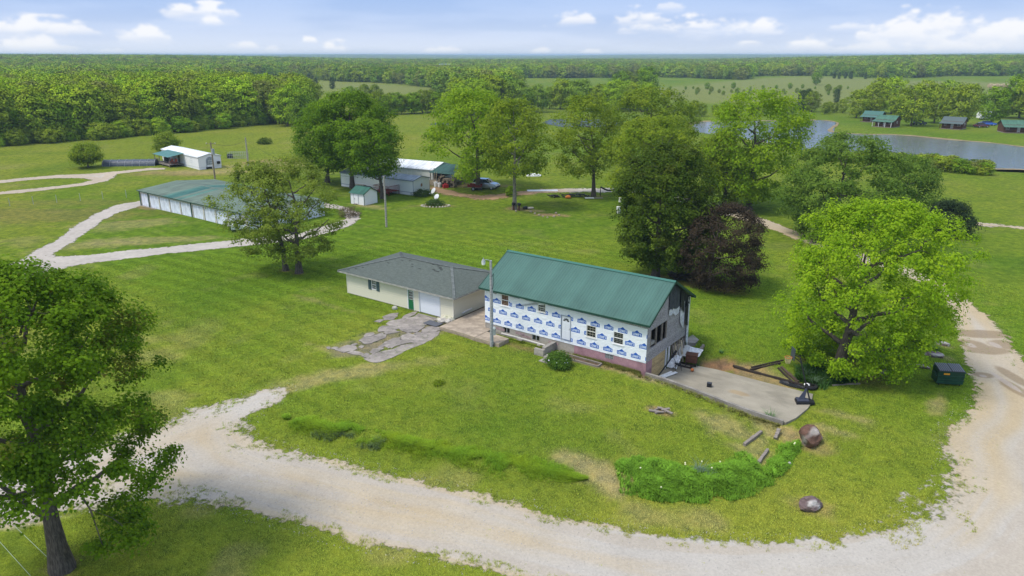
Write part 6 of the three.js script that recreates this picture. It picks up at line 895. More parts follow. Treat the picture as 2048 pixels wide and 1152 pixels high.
{ // broken driveway before the garage: every surviving piece of slab by itself
  const g = thing('broken_driveway', undefined, undefined, [0, 0, 0]); g.userData = { kind: 'structure', label: 'cracked concrete driveway with grass between its pieces before the garage' };
  const r = rng(17), mats = [0, 1, 2, 3].map((i) => std([0.25 + i * 0.02, 0.22 + i * 0.017, 0.195 + i * 0.014], 0.95, { m: grey, s: 1.6 + i * 0.3, b: 0.008 }));
  const sx = 340 / 2048, P = (x, y) => [640 + x * sx, 600 + y * sx];
  const pieces = [[[765, 205], [850, 172], [935, 165], [925, 200], [880, 235], [780, 240]], [[660, 262], [720, 240], [762, 245], [720, 272]], [[985, 240], [1000, 215], [1045, 180], [1110, 155], [1160, 150], [1130, 185], [1060, 215], [1010, 240]], [[835, 290], [880, 255], [940, 245], [1050, 225], [1150, 205], [1240, 205], [1350, 245], [1320, 270], [1250, 300], [1150, 300], [1060, 322], [960, 325], [880, 315]], [[960, 335], [1060, 330], [1150, 308], [1245, 308], [1240, 330], [1190, 365], [1160, 388], [1060, 392], [1010, 375]], [[720, 350], [760, 320], [870, 322], [950, 340], [900, 360], [800, 378], [720, 385]], [[775, 398], [830, 355], [900, 368], [950, 385], [880, 400], [800, 415]], [[535, 440], [560, 410], [640, 400], [655, 420], [600, 440], [550, 452]], [[490, 490], [540, 460], [620, 445], [735, 405], [780, 430], [770, 460], [680, 495], [620, 520], [550, 528]], [[1240, 360], [1290, 335], [1340, 325], [1425, 335], [1440, 365], [1380, 385], [1270, 402], [1235, 385]], [[1140, 420], [1180, 400], [1265, 410], [1370, 395], [1425, 388], [1400, 430], [1330, 480], [1250, 520], [1190, 540], [1110, 500], [1130, 460]], [[970, 465], [1000, 430], [1060, 405], [1130, 430], [1120, 455], [1080, 475], [1010, 470]], [[720, 560], [790, 510], [880, 470], [955, 460], [960, 480], [890, 520], [820, 545], [740, 575]], [[835, 560], [930, 500], [1030, 475], [1100, 490], [1110, 515], [1030, 525], [950, 545], [880, 580]], [[195, 600], [260, 580], [330, 552], [410, 560], [430, 590], [380, 610], [290, 632]], [[340, 640], [400, 612], [470, 630], [525, 655], [510, 672], [430, 660]], [[75, 575], [120, 566], [130, 585], [90, 592]], [[130, 588], [170, 570], [215, 578], [190, 600]], [[380, 540], [430, 525], [440, 540], [400, 550]], [[465, 575], [500, 552], [530, 558], [505, 585]], [[505, 680], [560, 645], [595, 660], [580, 690], [540, 695]], [[600, 630], [640, 595], [700, 585], [760, 590], [700, 625], [640, 650]], [[575, 700], [640, 660], [720, 635], [820, 610], [900, 590], [960, 560], [1100, 540], [1160, 550], [1100, 580], [990, 625], [930, 660], [840, 700], [720, 740], [650, 735]], [[780, 560], [830, 540], [870, 560], [830, 585]], [[1160, 200], [1200, 170], [1300, 195], [1440, 235], [1400, 250], [1350, 235], [1250, 195]]];
  pieces.forEach((q, i) => { const w = q.map(([x, y]) => at(...P(x, y))), cx = w.reduce((s, p) => s + p.x, 0) / w.length, cz = w.reduce((s, p) => s + p.z, 0) / w.length, y = land(cx, cz); const pts = []; w.forEach((p) => { p.x += (p.x - cx) * 0.17; p.z += (p.z - cz) * 0.17; }); w.forEach((p, k) => { const n = w[(k + 1) % w.length]; pts.push([p.x, p.z]); pts.push([(p.x + n.x) / 2 + (r() - 0.5) * 0.16, (p.z + n.z) / 2 + (r() - 0.5) * 0.16]); }); slabPoly(pts, y - 0.12, y + 0.035 + r() * 0.02).build('slab', mats[i % 4], g); });
}
// ---------------------------------------------------------------- rocks
function rock(name, label, px, py, w, h, d, seed, turn, cols, sink = 0.15, flatTop = 0) {
  const g = new THREE.IcosahedronGeometry(1, 5), p = g.attributes.position, c = new Float32Array(p.count * 3), r = rng(seed); const cuts = []; for (let i = 0; i < 9; i++) { const a = r() * 6.28, y = r() * 1.6 - 0.6; const v = V(cos(a), y, sin(a)).normalize(); cuts.push([v, 0.62 + r() * 0.25]); }
  for (let i = 0; i < p.count; i++) { const v = V().fromBufferAttribute(p, i); for (const [n, d0] of cuts) { const q = v.dot(n); if (q > d0) v.addScaledVector(n, (d0 - q) * 0.85); } const k = 1 + 0.22 * (n3(v.x * 2 + seed, v.y * 2, v.z * 2) - 0.5) + 0.14 * (n3(v.x * 6 + seed, v.y * 6, v.z * 6) - 0.5); v.multiplyScalar(k); const t = ss(0.42, 0.62, n3(v.x * 1.3 + seed * 3, v.y * 1.3 + 4, v.z * 1.3)), b = 0.8 + 0.5 * n3(v.x * 7, v.y * 7, v.z * 7 + seed); const q = mix3(cols[0], cols[1], t); c.set([q[0] * b, q[1] * b, q[2] * b], i * 3); p.setXYZ(i, v.x * w / 2, v.y * h / 2 + h / 2 - sink, v.z * d / 2); }
  g.setAttribute('color', new THREE.BufferAttribute(c, 3)); const g2 = g; g2.computeVertexNormals(); const m = mesh(name, g2, MAT.rock); m.position.copy(at(px, py)); m.rotation.y = turn; return tag(m, label, 'boulder');
}
const RB = [[0.16, 0.085, 0.06], [0.42, 0.36, 0.32]], RG = [[0.17, 0.12, 0.115], [0.45, 0.42, 0.39]];
rock('boulder', 'large jagged brown boulder with pale top at the corner of the concrete pad', 1617, 886, 1.75, 1.5, 1.3, 3, 0.5, RB, 0.25);
rock('boulder', 'rounded two-tone boulder alone in the lawn near the road', 1621, 1016, 1.65, 0.85, 1.05, 8, 0.1, RG, 0.15);
rock('boulder', 'flat dark reddish rock in the grass above the dumpster', 1870, 712, 1.5, 0.45, 1.0, 12, -0.3, RG, 0.12);
rock('boulder', 'long pale rock partly hidden at the right side of the yellow-green tree', 1888, 690, 1.3, 0.4, 0.6, 15, -0.6, RG, 0.12);
rock('boulder', 'flat grey rock under the right skirt of the yellow-green tree', 1778, 745, 1.6, 0.35, 0.8, 18, 0, [[0.2, 0.19, 0.2], [0.36, 0.35, 0.34]], 0.12);
rock('boulder', 'long pale rock left of the dumpster', 1846, 735, 1.1, 0.35, 0.5, 19, -0.9, RG, 0.12);
rock('boulder', 'pale rock near the gravel road, farthest back of the rocks beside it', 1872, 655, 1.1, 0.35, 0.5, 22, -0.5, RG, 0.1);
rock('stone', 'small white stone at the edge of the lily bed', 1578, 929, 0.26, 0.22, 0.2, 25, 0, [[0.5, 0.47, 0.44], [0.6, 0.58, 0.55]], 0.04);
{ const q = at(1318, 824), g = thing('stump', 'weathered pale tree stump remains in the front lawn', 'stump', q); const r = rng(4); for (let i = 0; i < 9; i++) { const a = r() * 6.28, l = 0.25 + r() * 0.5, b = new Geo(); const c = [(r() - 0.5) * 0.9, 0.06 + r() * 0.08, (r() - 0.5) * 0.6]; b.beam(c, [c[0] + cos(a) * l, c[1] + r() * 0.06, c[2] + sin(a) * l], 0.1 + r() * 0.1, 0.07); b.build('wood_chunk', MAT.oldWood, g); } }
// ---------------------------------------------------------------- dumpster
{
  const c = at(1893, 766), g = thing('dumpster', 'dark green dumpster with ribbed lids and a yellow sticker beside the gravel road', 'dumpster', c, -0.16), w = 1.75, d = 1.05, h = 1.12;
  const b = new Geo(); const q = (x, y, z) => [x, y, z]; b.prism([[w / 2, 0.14, d / 2 - 0.05], [w / 2, 0.14, -d / 2], [w / 2, h + 0.12, -d / 2], [w / 2, h, d / 2]], [-w, 0, 0], 1); b.build('body', MAT.dumpster, g);
  const rb = new Geo(); for (const y of [0.42, 0.72]) rb.box(-w / 2 - 0.02, y, d / 2 - 0.06, w / 2 + 0.02, y + 0.07, d / 2 + 0.03); rb.box(-w / 2 - 0.04, h - 0.09, -d / 2 - 0.03, w / 2 + 0.04, h - 0.01, d / 2 + 0.04); rb.build('rib', MAT.dumpster, g);
  for (const s of [-1, 1]) { const p = new Geo(); p.box(s > 0 ? w / 2 : -w / 2 - 0.12, 0.62, -0.3, s > 0 ? w / 2 + 0.12 : -w / 2, 0.82, 0.3); p.build('lift_pocket', MAT.dumpster, g); }
  for (const s of [0, 1]) { const l = new Geo(), x0 = -w / 2 + s * w / 2 + 0.01, x1 = x0 + w / 2 - 0.02; l.prism([[x1, h + 0.02, d / 2 + 0.06], [x1, h + 0.05, d / 2 + 0.06], [x1, h + 0.2, -d / 2], [x1, h + 0.16, -d / 2]], [-(x1 - x0), 0, 0], 1); const L = l.build('lid', MAT.lid, g); for (let i = 0; i < 6; i++) { const x = x0 + 0.05 + i * (x1 - x0 - 0.1) / 5.6, r = new Geo(); r.prism([[x + 0.07, h + 0.05, d / 2 + 0.05], [x + 0.07, h + 0.085, d / 2 + 0.04], [x + 0.07, h + 0.235, -d / 2], [x + 0.07, h + 0.2, -d / 2]], [-0.07, 0, 0], 1); r.build('lid_rib', std([0.16, 0.18, 0.22], 0.5), L); } }
  const s = new Geo(); s.box(-0.52, 0.86, d / 2 + 0.004, -0.12, 0.98, d / 2 + 0.012); s.build('sticker', MAT.yellow, g);
  for (const [x, z] of [[-0.7, 0.4], [0.7, 0.4], [-0.7, -0.4], [0.7, -0.4]]) { const k = new Geo(); k.tube([[x - 0.03, 0.08, z], [x + 0.03, 0.08, z]], 0.08, 10); k.build('caster', MAT.rubber, g); }
}
// ---------------------------------------------------------------- basketball hoop
{
  const c = at(1606, 808); c.y = -0.9; const g = thing('basketball_hoop', 'portable basketball hoop with leaning black pole at the end of the concrete pad', 'basketball hoop', c, 0.0), b = new Geo();
  b.prism([[-0.62, 0, 0.42], [0.62, 0, 0.42], [0.7, 0, 0.0], [0.2, 0, -0.38], [-0.5, 0, -0.3]].map(([x, y, z]) => [x, 0.16, z]), [0, -1, 0], 0.16); b.build('base', MAT.black, g);
  const h2 = new Geo(); h2.prism([[-0.5, 0.16, 0.25], [0.3, 0.16, 0.28], [0.3, 0.2, -0.1], [-0.5, 0.24, -0.2]], [0, 1, 0], 0.05); h2.build('base_top', std([0.05, 0.055, 0.08], 0.5), g);
  const P = [0.42, 0.12, 0.05], T = [-0.28, 3.0, -0.75]; const p = new Geo(); p.tube([P, [(P[0] + T[0]) / 2, 1.5, (P[2] + T[2]) / 2], T], [0.055, 0.05, 0.045], 8); p.build('pole', MAT.black, g);
  const st = new Geo(); st.prism([[-0.45, 0.2, 0.1], [0.02, 0.2, 0.1], [0.22, 0.95, -0.15], [0.14, 0.95, -0.15]], [0, 0, -1], 0.05); st.build('brace', std([0.045, 0.05, 0.075], 0.5), g);
  const arm = new Geo(); arm.beam(T, [-0.62, 3.1, -1.0], 0.05); arm.beam([-0.16, 2.6, -0.6], [-0.6, 2.95, -1.0], 0.04); arm.build('arm', MAT.black, g);
  const bb = new Geo(); bb.prism([[-0.66, 2.75, -0.75], [-0.66, 3.6, -0.75], [-0.68, 3.6, -1.35], [-0.68, 2.75, -1.35]], [-1, 0, 0], 0.04); bb.build('backboard', std([0.06, 0.075, 0.09], 0.3), g);
  const rim = new Geo(), ring = []; for (let i = 0; i <= 20; i++) { const a = i / 20 * 2 * PI; ring.push([-0.98 + cos(a) * 0.24, 2.9, -1.05 + sin(a) * 0.24]); } rim.tube(ring, 0.018, 6, false); const R = rim.build('rim', MAT.orange, g);
  const net = new Geo(); for (let i = 0; i < 14; i++) for (const s of [1, -1]) { const pt = []; for (let k = 0; k <= 5; k++) { const a = i / 14 * 2 * PI + s * k * 0.18, q = 0.24 - 0.1 * k / 5; pt.push([-0.98 + cos(a) * q, 2.9 - k * 0.09, -1.05 + sin(a) * q]); } net.tube(pt, 0.008, 4, false); } net.build('net', std([0.55, 0.45, 0.28], 0.9), R);
  const o = W0(2.35, -3.75); const ball = new THREE.SphereGeometry(0.13, 20, 14), m = mesh('basketball', ball, MAT.ball); const q = at(1384, 746); m.position.copy(V(q.x, -0.77, q.z)); tag(m, 'orange basketball lying on the concrete pad', 'ball');
}
// tyre and litter next to the hoop
{
  const c = at(1622, 776), t = new THREE.TorusGeometry(0.33, 0.125, 12, 28); t.rotateX(PI / 2); t.translate(0, 0.13, 0); const g = thing('tyre', 'black tyre lying beside the hoop at the pad edge', 'tyre', c); mesh('tread', t, MAT.rubber, g); const i = new Geo(); i.tube([[0, 0.04, 0], [0, 0.08, 0]], 0.22, 16); i.build('soil', MAT.burnt, g);
  const k = at(1418, 778), bx = thing('black_box', 'small black box on the pad wall edge', 'box', V(k.x, -0.88, k.z), YAW + 0.2); const p = new Geo(); p.box(-0.16, 0, -0.13, 0.16, 0.28, 0.13); p.build('body', MAT.black, bx); const p2 = new Geo(); p2.box(-0.17, 0.28, -0.14, 0.17, 0.3, 0.14); p2.build('lid', MAT.lid, bx);
  const bg = thing('black_sheet', 'crumpled black plastic sheet at the foot of the burnt timbers', 'sheet', at(1587, 771), YAW); const s = new Geo(), N = 10, q = (i, j) => [lerp(-1.0, 0.9, i / N), 0.04 + 0.2 * n2(i * 0.7, j * 0.9) * sin(PI * j / 6) , lerp(-0.35, 0.35, j / 6) * (0.4 + 0.6 * sin(PI * (i + 0.5) / (N + 1)))]; for (let i = 0; i < N; i++) for (let j = 0; j < 6; j++) s.quad(q(i, j), q(i, j + 1), q(i + 1, j + 1), q(i + 1, j)); s.build('sheet', std([0.014, 0.014, 0.016], 0.4, { side: THREE.DoubleSide }), bg);
  const wb = thing('white_bag', 'small white bag lying against the tyre', 'bag', at(1613, 772)); const w = new THREE.IcosahedronGeometry(0.17, 3); w.scale(1.2, 0.7, 0.9); const wp = w.attributes.position; for (let i = 0; i < wp.count; i++) { const e = 0.8 + 0.5 * n3(wp.getX(i) * 9, wp.getY(i) * 9, wp.getZ(i) * 9); wp.setXYZ(i, wp.getX(i) * e, wp.getY(i) * e + 0.1, wp.getZ(i) * e); } w.computeVertexNormals(); mesh('bag', w, MAT.whitePlain, wb);
}
function timber(label, a, b, w, mat = MAT.burnt, name = 'timber', y0 = 0, y1 = 0, group) { const p = at(...a), q = at(...b), g = thing(name, label, name.replace('_', ' '), p, 0, group); const t = new Geo(), d = [q.x - p.x, q.y - p.y + y1 + w / 2, q.z - p.z], N = 5; const r = rng(a[0] * 7 + b[1]); let prev = [0, y0 + w / 2, 0]; for (let i = 1; i <= N; i++) { const nx = [d[0] * i / N + (r() - 0.5) * 0.03, lerp(y0 + w / 2, d[1], i / N) + (r() - 0.5) * 0.03, d[2] * i / N + (r() - 0.5) * 0.03]; t.beam(prev, [nx[0], nx[1], nx[2]], w * (0.85 + 0.3 * r()), w * (0.8 + 0.3 * r())); prev = nx; } t.build('beam', mat, g); return g; }
timber('charred timber along the pad edge, the longest of the burnt beams', [1468, 735], [1605, 772], 0.15);
timber('charred timber end propped on the far end of the longest burnt beam', [1466, 733], [1490, 740], 0.14);
timber('charred timber lying away from the pad, upper side of the burnt triangle', [1500, 742], [1560, 728], 0.16);
timber('thin charred plank just above the upper burnt beam', [1502, 738], [1566, 725], 0.09, MAT.burnt, 'timber', 0.1, 0.15);
timber('brown charred timber slanting down to the black sheet', [1562, 736], [1596, 766], 0.18, std([0.1, 0.07, 0.05], 0.95, { m: woodTex, s: 0.9, b: 0.01 }));
timber('second dark timber slanting beside the brown one', [1556, 737], [1588, 768], 0.11);
timber('bleached grey timber lying in the front lawn by the lily bed', [1488, 892], [1522, 866], 0.19, MAT.oldWood);
timber('short grey timber standing out of the bed near the big boulder', [1550, 880], [1557, 866], 0.2, MAT.oldWood, 'timber', 0, 0.15);
timber('grey timber slanting through the lily bed', [1517, 928], [1535, 902], 0.18, MAT.oldWood);
timber('thin grey stick at the lower end of the lily bed timber', [1495, 960], [1514, 935], 0.07, MAT.oldWood);
timber('dead branch lying right of the tyre', [1665, 772], [1720, 768], 0.1, MAT.oldWood, 'branch');
timber('rotten log behind the rust box, pointing to the lawn', [1393, 718], [1407, 699], 0.2, MAT.oldWood, 'log', 0.1, 0.3);
// rubbish outside the basement
{
  const P = (lx, lz, up = -0.9) => { const [x, z] = wor(lx, lz); return V(x, up, z); };
  const bx = thing('rusty_box', 'rusty brown metal box on short legs outside the open basement', 'metal box', P(1.35, -5.3, -0.88), YAW + 0.25); { const b = new Geo(); b.box(-0.42, 0.3, -0.32, 0.42, 0.92, 0.32); b.build('body', MAT.rust, bx); const l = new Geo(); for (const x of [-0.4, 0.34]) for (const z of [-0.3, 0.24]) l.box(x, 0, z, x + 0.06, 0.3, z + 0.06); l.build('legs', MAT.black, bx); const r = new Geo(); r.box(-0.45, 0.9, -0.35, 0.45, 0.94, 0.35); r.build('rim', MAT.rust, bx); }
  const ds = thing('dark_skid', 'dark low frame lying under the rusty box', 'frame', P(0.95, -4.75, -0.9), YAW); { const b = new Geo(); b.box(-0.65, 0, -0.5, 0.75, 0.12, -0.4); b.box(-0.65, 0, 0.05, 0.75, 0.1, 0.15); b.box(-0.65, 0.1, -0.45, -0.5, 0.16, 0.14); b.box(0.55, 0.1, -0.45, 0.7, 0.16, 0.14); b.build('frame', MAT.burnt, ds); }
  const ch = thing('broken_chair', 'broken black chair frame leaning on white sheeting', 'chair', P(0.85, -3.9, -0.9), YAW + 0.7); { const l = new Geo(); l.tube([[-0.25, 0, 0.2], [-0.2, 0.45, 0.1], [-0.25, 0.85, -0.15]], 0.02, 5); l.tube([[0.25, 0, 0.25], [0.2, 0.45, 0.1], [0.22, 0.85, -0.15]], 0.02, 5); l.tube([[-0.2, 0.45, 0.1], [0.2, 0.45, 0.1]], 0.02, 5); l.tube([[-0.2, 0.45, 0.1], [-0.3, 0, -0.3]], 0.02, 5); l.tube([[0.2, 0.45, 0.1], [0.3, 0, -0.3]], 0.02, 5); l.build('frame', MAT.black, ch); const s = new Geo(); s.box(-0.2, 0.45, -0.25, 0.2, 0.49, 0.1); s.build('seat', MAT.black, ch); }
  const sheet = (label, pos, turn, w, d, tilt, mat, seed) => { const g = thing('white_sheet', label, 'sheet', pos, turn); const s = new Geo(), N = 9, q = (i, j) => [lerp(-w / 2, w / 2, i / N), 0.1 + tilt * j / N + 0.14 * n2(i * 0.6 + seed, j * 0.6), lerp(d / 2, -d / 2, j / N)]; for (let i = 0; i < N; i++) for (let j = 0; j < N; j++) s.quad(q(i, j), q(i + 1, j), q(i + 1, j + 1), q(i, j + 1)); s.build('sheet', mat, g); return g; };
  const ws = std([0.7, 0.71, 0.72], 0.6, { side: THREE.DoubleSide, m: grey, s: 0.8 });
  sheet('crumpled white sheeting leaning beside the basement post', P(0.45, -4.1), YAW, 0.8, 0.9, 0.7, ws, 2); sheet('white sheeting and trim heaped behind the rusty box', P(0.95, -6.3, -0.5), YAW, 1.5, 0.9, 0.35, ws, 6); sheet('pale board sheet leaning out from the far basement corner', P(0.35, -6.0, -0.6), YAW + 0.3, 0.9, 1.2, 0.5, std([0.5, 0.5, 0.48], 0.8, { side: THREE.DoubleSide }), 9);
  const bp = thing('metal_bar', 'long black metal bar leaning from the basement post down to the pad wall', 'bar', P(0.35, -0.75, -0.88), YAW); { const b = new Geo(); b.beam([0.1, 0.06, 0.35], [0.3, 1.35, -2.75], 0.07); b.beam([0.28, 1.2, -2.4], [0.3, 1.5, -3.1], 0.13); b.build('bar', MAT.black, bp); }
  const tr = thing('white_trim', 'long white trim board lying on the pad by the garage opening', 'trim board', P(0.55, -1.9, -0.88), YAW); { const b = new Geo(); b.beam([-0.3, 0.05, 1.2], [0.5, 0.08, -1.3], 0.24, 0.04); b.build('board', MAT.whitePlain, tr); const c = new Geo(); c.beam([-0.38, 0.1, 1.0], [0.2, 0.13, -1.1], 0.16, 0.04); c.build('strip', MAT.whitePlain, tr); }
  for (const [i, z, x, lab] of [[0, -4.4, 0.12, 'leftmost'], [1, -4.75, 0.2, 'second'], [2, -5.2, 0.15, 'third'], [3, -5.75, 0.2, 'fourth'], [4, -6.3, 0.12, 'rightmost']]) { const g = thing('leaning_board', lab + ' loose board leaning in the open basement end', 'board', P(x, z), YAW); const b = new Geo(); b.beam([0.35, 0, (i % 2) * 0.2], [-0.05, 1.6, -0.15 + (i % 3) * 0.1], 0.13, 0.04); b.build('board', [MAT.oldWood, MAT.paleWood][i % 2], g); }
}
// trash heap at garage corner, dark mat, leftover rock
{
  const r = rng(12), base = at(893, 645); const shapes = ['pale', 'white', 'cream', 'grey'];
  [[884, 645, .34], [891, 640, .3], [897, 646, .3], [888, 638, .26], [902, 643, .34], [894, 636, .25], [879, 641, .22]].forEach(([x, y, s], i) => { const g = new THREE.IcosahedronGeometry(s, 3), p = g.attributes.position; for (let k = 0; k < p.count; k++) { const e = 0.75 + 0.5 * n3(p.getX(k) * 6 + i, p.getY(k) * 6, p.getZ(k) * 6); p.setXYZ(k, p.getX(k) * e * 1.2, p.getY(k) * e * 0.8 + s * 0.5, p.getZ(k) * e); } g.computeVertexNormals(); const t = thing('rubble_chunk', ['pale chunk at the front of the rubble by the garage corner', 'pale chunk in the middle of the rubble by the garage corner', 'pale chunk nearest the walk in the rubble', 'pale chunk beside the overhead door', 'whitish bag-like chunk against the garage corner trim', 'pale chunk at the wall behind the rubble', 'small pale chunk on the dark mat'][i], 'rubble', at(x, y), i); mesh('chunk', g, std([0.5 + 0.1 * r(), 0.48 + 0.08 * r(), 0.42], 0.9, { m: grey, s: 0.5 }), t); });
  const k = thing('black_pot', 'small black pot by the overhead door', 'pot', at(880, 633)); const b = new Geo(); b.tube([[0, 0, 0], [0.05, 0.35, 0]], [0.1, 0.16], 9); b.build('pot', MAT.black, k);
  const m = thing('rubber_mat', 'dark grey mat on the broken driveway before the overhead door', 'mat', at(866, 647, 0.08), YAW); m.position.y += 0.09; const q = new Geo(); q.box(-0.75, 0, -0.45, 0.75, 0.02, 0.45); q.build('mat', std([0.10, 0.105, 0.12], 0.9), m);
  rock('stone', 'pale stone at the wall left of the green side door', 790, 619, 0.6, 0.4, 0.4, 31, 0.3, [[0.45, 0.42, 0.36], [0.55, 0.53, 0.48]], 0.06);
  for (let i = 0; i < 3; i++) { const t = timber(['lowest white board lying along the garage side wall', 'middle grey board lying along the garage side wall', 'topmost dark pipe lying along the garage side wall'][i], [925 + i * 6, 636 - i * 4], [966, 614 - i * 4], 0.1, [MAT.white, MAT.oldWood, MAT.black][i], 'loose_board', 0.1, 0.15); t.position.y += 0.3; }
}
// ---------------------------------------------------------------- middle yard
function dish(label, px, py, s, turn) { const g = thing('satellite_dish', label, 'satellite dish', at(px, py), turn); const d = new THREE.SphereGeometry(1, 24, 6, 0, 2 * PI, 0, 0.55); d.scale(s, s * 0.5, s); d.rotateX(-1.0); d.translate(0, 0.9, 0.25); mesh('reflector', d, std([0.62, 0.63, 0.64], 0.5, { side: THREE.DoubleSide }), g); const p = new Geo(); p.tube([[0, 0, 0], [0, 1.0, 0]], 0.04, 6); p.build('mast', MAT.galv, g); const a = new Geo(); a.tube([[0, 0.5, -0.1], [0, 0.75, -0.75]], 0.025, 5); a.box(-0.06, 0.7, -0.85, 0.06, 0.8, -0.72); a.build('feed_arm', MAT.galv, g); }
dish('satellite dish on its mast nearest the grey mobile home', 868, 395, 1.0, 2.2); dish('satellite dish standing in the round flower bed', 874, 407, 0.85, 2.5);
{
  const c = at(871, 412), ring = thing('stone_edging', 'ring of pale stones round the flower bed with the dishes', 'edging', c); const r = rng(2); for (let i = 0; i < 26; i++) { const a = i / 26 * 2 * PI, g = new THREE.IcosahedronGeometry(0.11 + r() * 0.08, 1); const m = mesh('stone', g, std([0.42, 0.38, 0.3], 0.95), ring); m.position.set(cos(a) * 2.1, 0.05, sin(a) * 1.2); m.rotation.y = i; }
  for (const [x, y, l] of [[1027, 420, 'left one of two black metal mailbox-like posts by the pale trunk'], [1038, 421, 'right one of two black metal mailbox-like posts by the pale trunk']]) { const g = thing('planter_post', l.replace('mailbox-like ', ''), 'post', at(x, y)); const p = new Geo(); p.tube([[0, 0, 0], [0, 0.75, 0]], [0.16, 0.12], 8); p.build('stem', MAT.rust, g); const t = new Geo(); t.tube([[0, 0.75, 0], [0.05, 1.1, 0]], [0.26, 0.3], 9); t.build('bowl', MAT.black, g); }
  const po = thing('fallen_pot', 'black pot tipped over right of the two metal posts', 'pot', at(1050, 419), 0.4); const p = new Geo(); p.tube([[-0.3, 0.22, 0], [0.3, 0.25, 0]], [0.2, 0.3], 10); p.build('pot', MAT.black, po);
  const sk = thing('pale_sack', 'pale sack lying at the head of the bare fire patch', 'sack', at(1060, 418), 0.3); const sg = new THREE.SphereGeometry(0.5, 14, 10); sg.scale(1.3, 0.35, 0.6); sg.translate(0, 0.15, 0); mesh('sack', sg, std([0.5, 0.44, 0.36], 0.9, { m: grey, s: 0.5 }), sk);
  for (let i = 0; i < 9; i++) { const a = [1032, 1062, 1070, 1078, 1086, 1095, 1108, 1118, 1112][i], b = [423, 424, 428, 431, 434, 436, 434, 431, 427][i]; const q = new THREE.IcosahedronGeometry(0.13 + 0.08 * hash(i, 2), 1), t = mesh('fire_stone', q, std([0.3, 0.25, 0.19], 0.95)); t.position.copy(at(a, b)); t.position.y += 0.06; tag(t, 'flat pale stone edging the bare fire patch under the pale-trunked tree', 'stone', 'stones round the bare fire patch'); }
  // burnt scrap at the airy tree's foot
  const hp = (l, x, y, mat, n, sp, sd) => { const g = thing('scrap_heap', l, 'scrap heap', at(x, y)); const r = rng(sd); for (let i = 0; i < n; i++) { const b = new Geo(), a = r() * 6.28, L = 0.4 + r() * 0.9, o = [(r() - 0.5) * sp, 0.08 + r() * 0.45, (r() - 0.5) * 0.8]; b.beam(o, [o[0] + cos(a) * L, o[1] + (r() - 0.5) * 0.4, o[2] + sin(a) * L * 0.5], 0.08 + r() * 0.2, 0.06 + r() * 0.12); b.build('scrap_piece', mat[i % mat.length], g); } };
  hp('black heap of burnt scrap under the airy tree, left part', 1122, 395, [MAT.black, MAT.burnt, MAT.rubber], 18, 3.4, 3); hp('black heap of burnt scrap under the airy tree, right part', 1155, 394, [MAT.black, MAT.burnt, MAT.lid], 18, 3.2, 5);
  const ob = thing('orange_tarp', 'crumpled orange tarp in the middle of the burnt scrap', 'tarp', at(1136, 397)); const og = new THREE.SphereGeometry(0.42, 14, 10); const op = og.attributes.position; for (let i = 0; i < op.count; i++) { const e = 0.7 + 0.6 * n3(op.getX(i) * 3, op.getY(i) * 3, op.getZ(i) * 3); op.setXYZ(i, op.getX(i) * e * 1.1, max(0, op.getY(i) * e * 0.75 + 0.2), op.getZ(i) * e * 0.8); } og.computeVertexNormals(); mesh('tarp', og, MAT.orange, ob);
  const wt = thing('scrap_sheet', 'pale panel lying flat at the right end of the burnt scrap', 'panel', at(1179, 397), 0.1); const wg = new Geo(); wg.box(-0.7, 0.05, -0.4, 0.7, 0.12, 0.4); wg.build('panel', MAT.siding, wt); const wt2 = new Geo(); wt2.box(0.8, 0.02, -0.35, 2.2, 0.08, 0.35); wt2.build('plank', MAT.oldWood, wt);
  const pd = thing('white_sheet', 'white sheet spread over the dirt track beyond the pale-trunked tree', 'sheet', at(1085, 381.5), 0.05); const pg = new Geo(); pg.box(-2.6, 0.03, -0.7, 2.6, 0.07, 0.7); pg.build('sheet', std([0.62, 0.64, 0.66], 0.5, { m: grey, s: 1 }), pd);
  const tp = thing('white_tarp', 'white tarp heap in the grass behind the pale-trunked tree', 'tarp', at(1068, 352)); const tg = new THREE.SphereGeometry(1, 12, 8); tg.scale(1.5, 0.5, 0.7); mesh('tarp', tg, MAT.white, tp);
  const fr = thing('fire_bowl', 'black hammock-like swing frame hanging right of the airy tree', 'swing', at(1220, 392)); const fg = new Geo(), pp = []; for (let i = 0; i <= 12; i++) { const t = i / 12; pp.push([lerp(-1.6, 1.6, t), 1.5 - 0.6 * sin(PI * t), 0]); } fg.tube(pp, 0.14, 7); fg.build('sling', MAT.black, fr); const fl = new Geo(); for (const x of [-1.6, 1.6]) { fl.tube([[x, 1.5, 0], [x, 0, 0.5]], 0.04, 5); fl.tube([[x, 1.5, 0], [x, 0, -0.5]], 0.04, 5); } fl.build('frame', MAT.black, fr); fr.name = numbered('garden_swing'); fr.userData.label = 'black sling swing on a frame right of the airy tree';
  for (const [x, y, s, l] of [[1237, 426, 1.0, 'larger white drum at the left foot of the dense dark tree'], [1240, 404, 0.7, 'smaller white drum left of the dense dark tree']]) { const g = thing('white_drum', l, 'drum', at(x, y)); const a = new Geo(); a.tube([[0, 0, 0], [0, 0.9 * s, 0]], 0.32 * s, 12); a.build('drum', MAT.whitePlain, g); const b = new Geo(); b.tube([[0, 0.9 * s, 0], [0, 0.95 * s, 0]], 0.34 * s, 12); b.build('lid', MAT.siding, g); }
  // ground trap: a flat grey pump cover right of the yellow-green tree, with a stretched hose
  const pc = thing('well_cover', 'small grey hatch in the grass right of the yellow-green tree', 'hatch', at(1883, 531), 0.2); const pg2 = new Geo(); pg2.box(-0.45, 0, -0.35, 0.45, 0.2, 0.35); pg2.build('box', MAT.concrete, pc); const pl = new Geo(); pl.box(-0.5, 0.2, -0.4, 0.5, 0.25, 0.4); pl.build('lid', MAT.galv, pc);
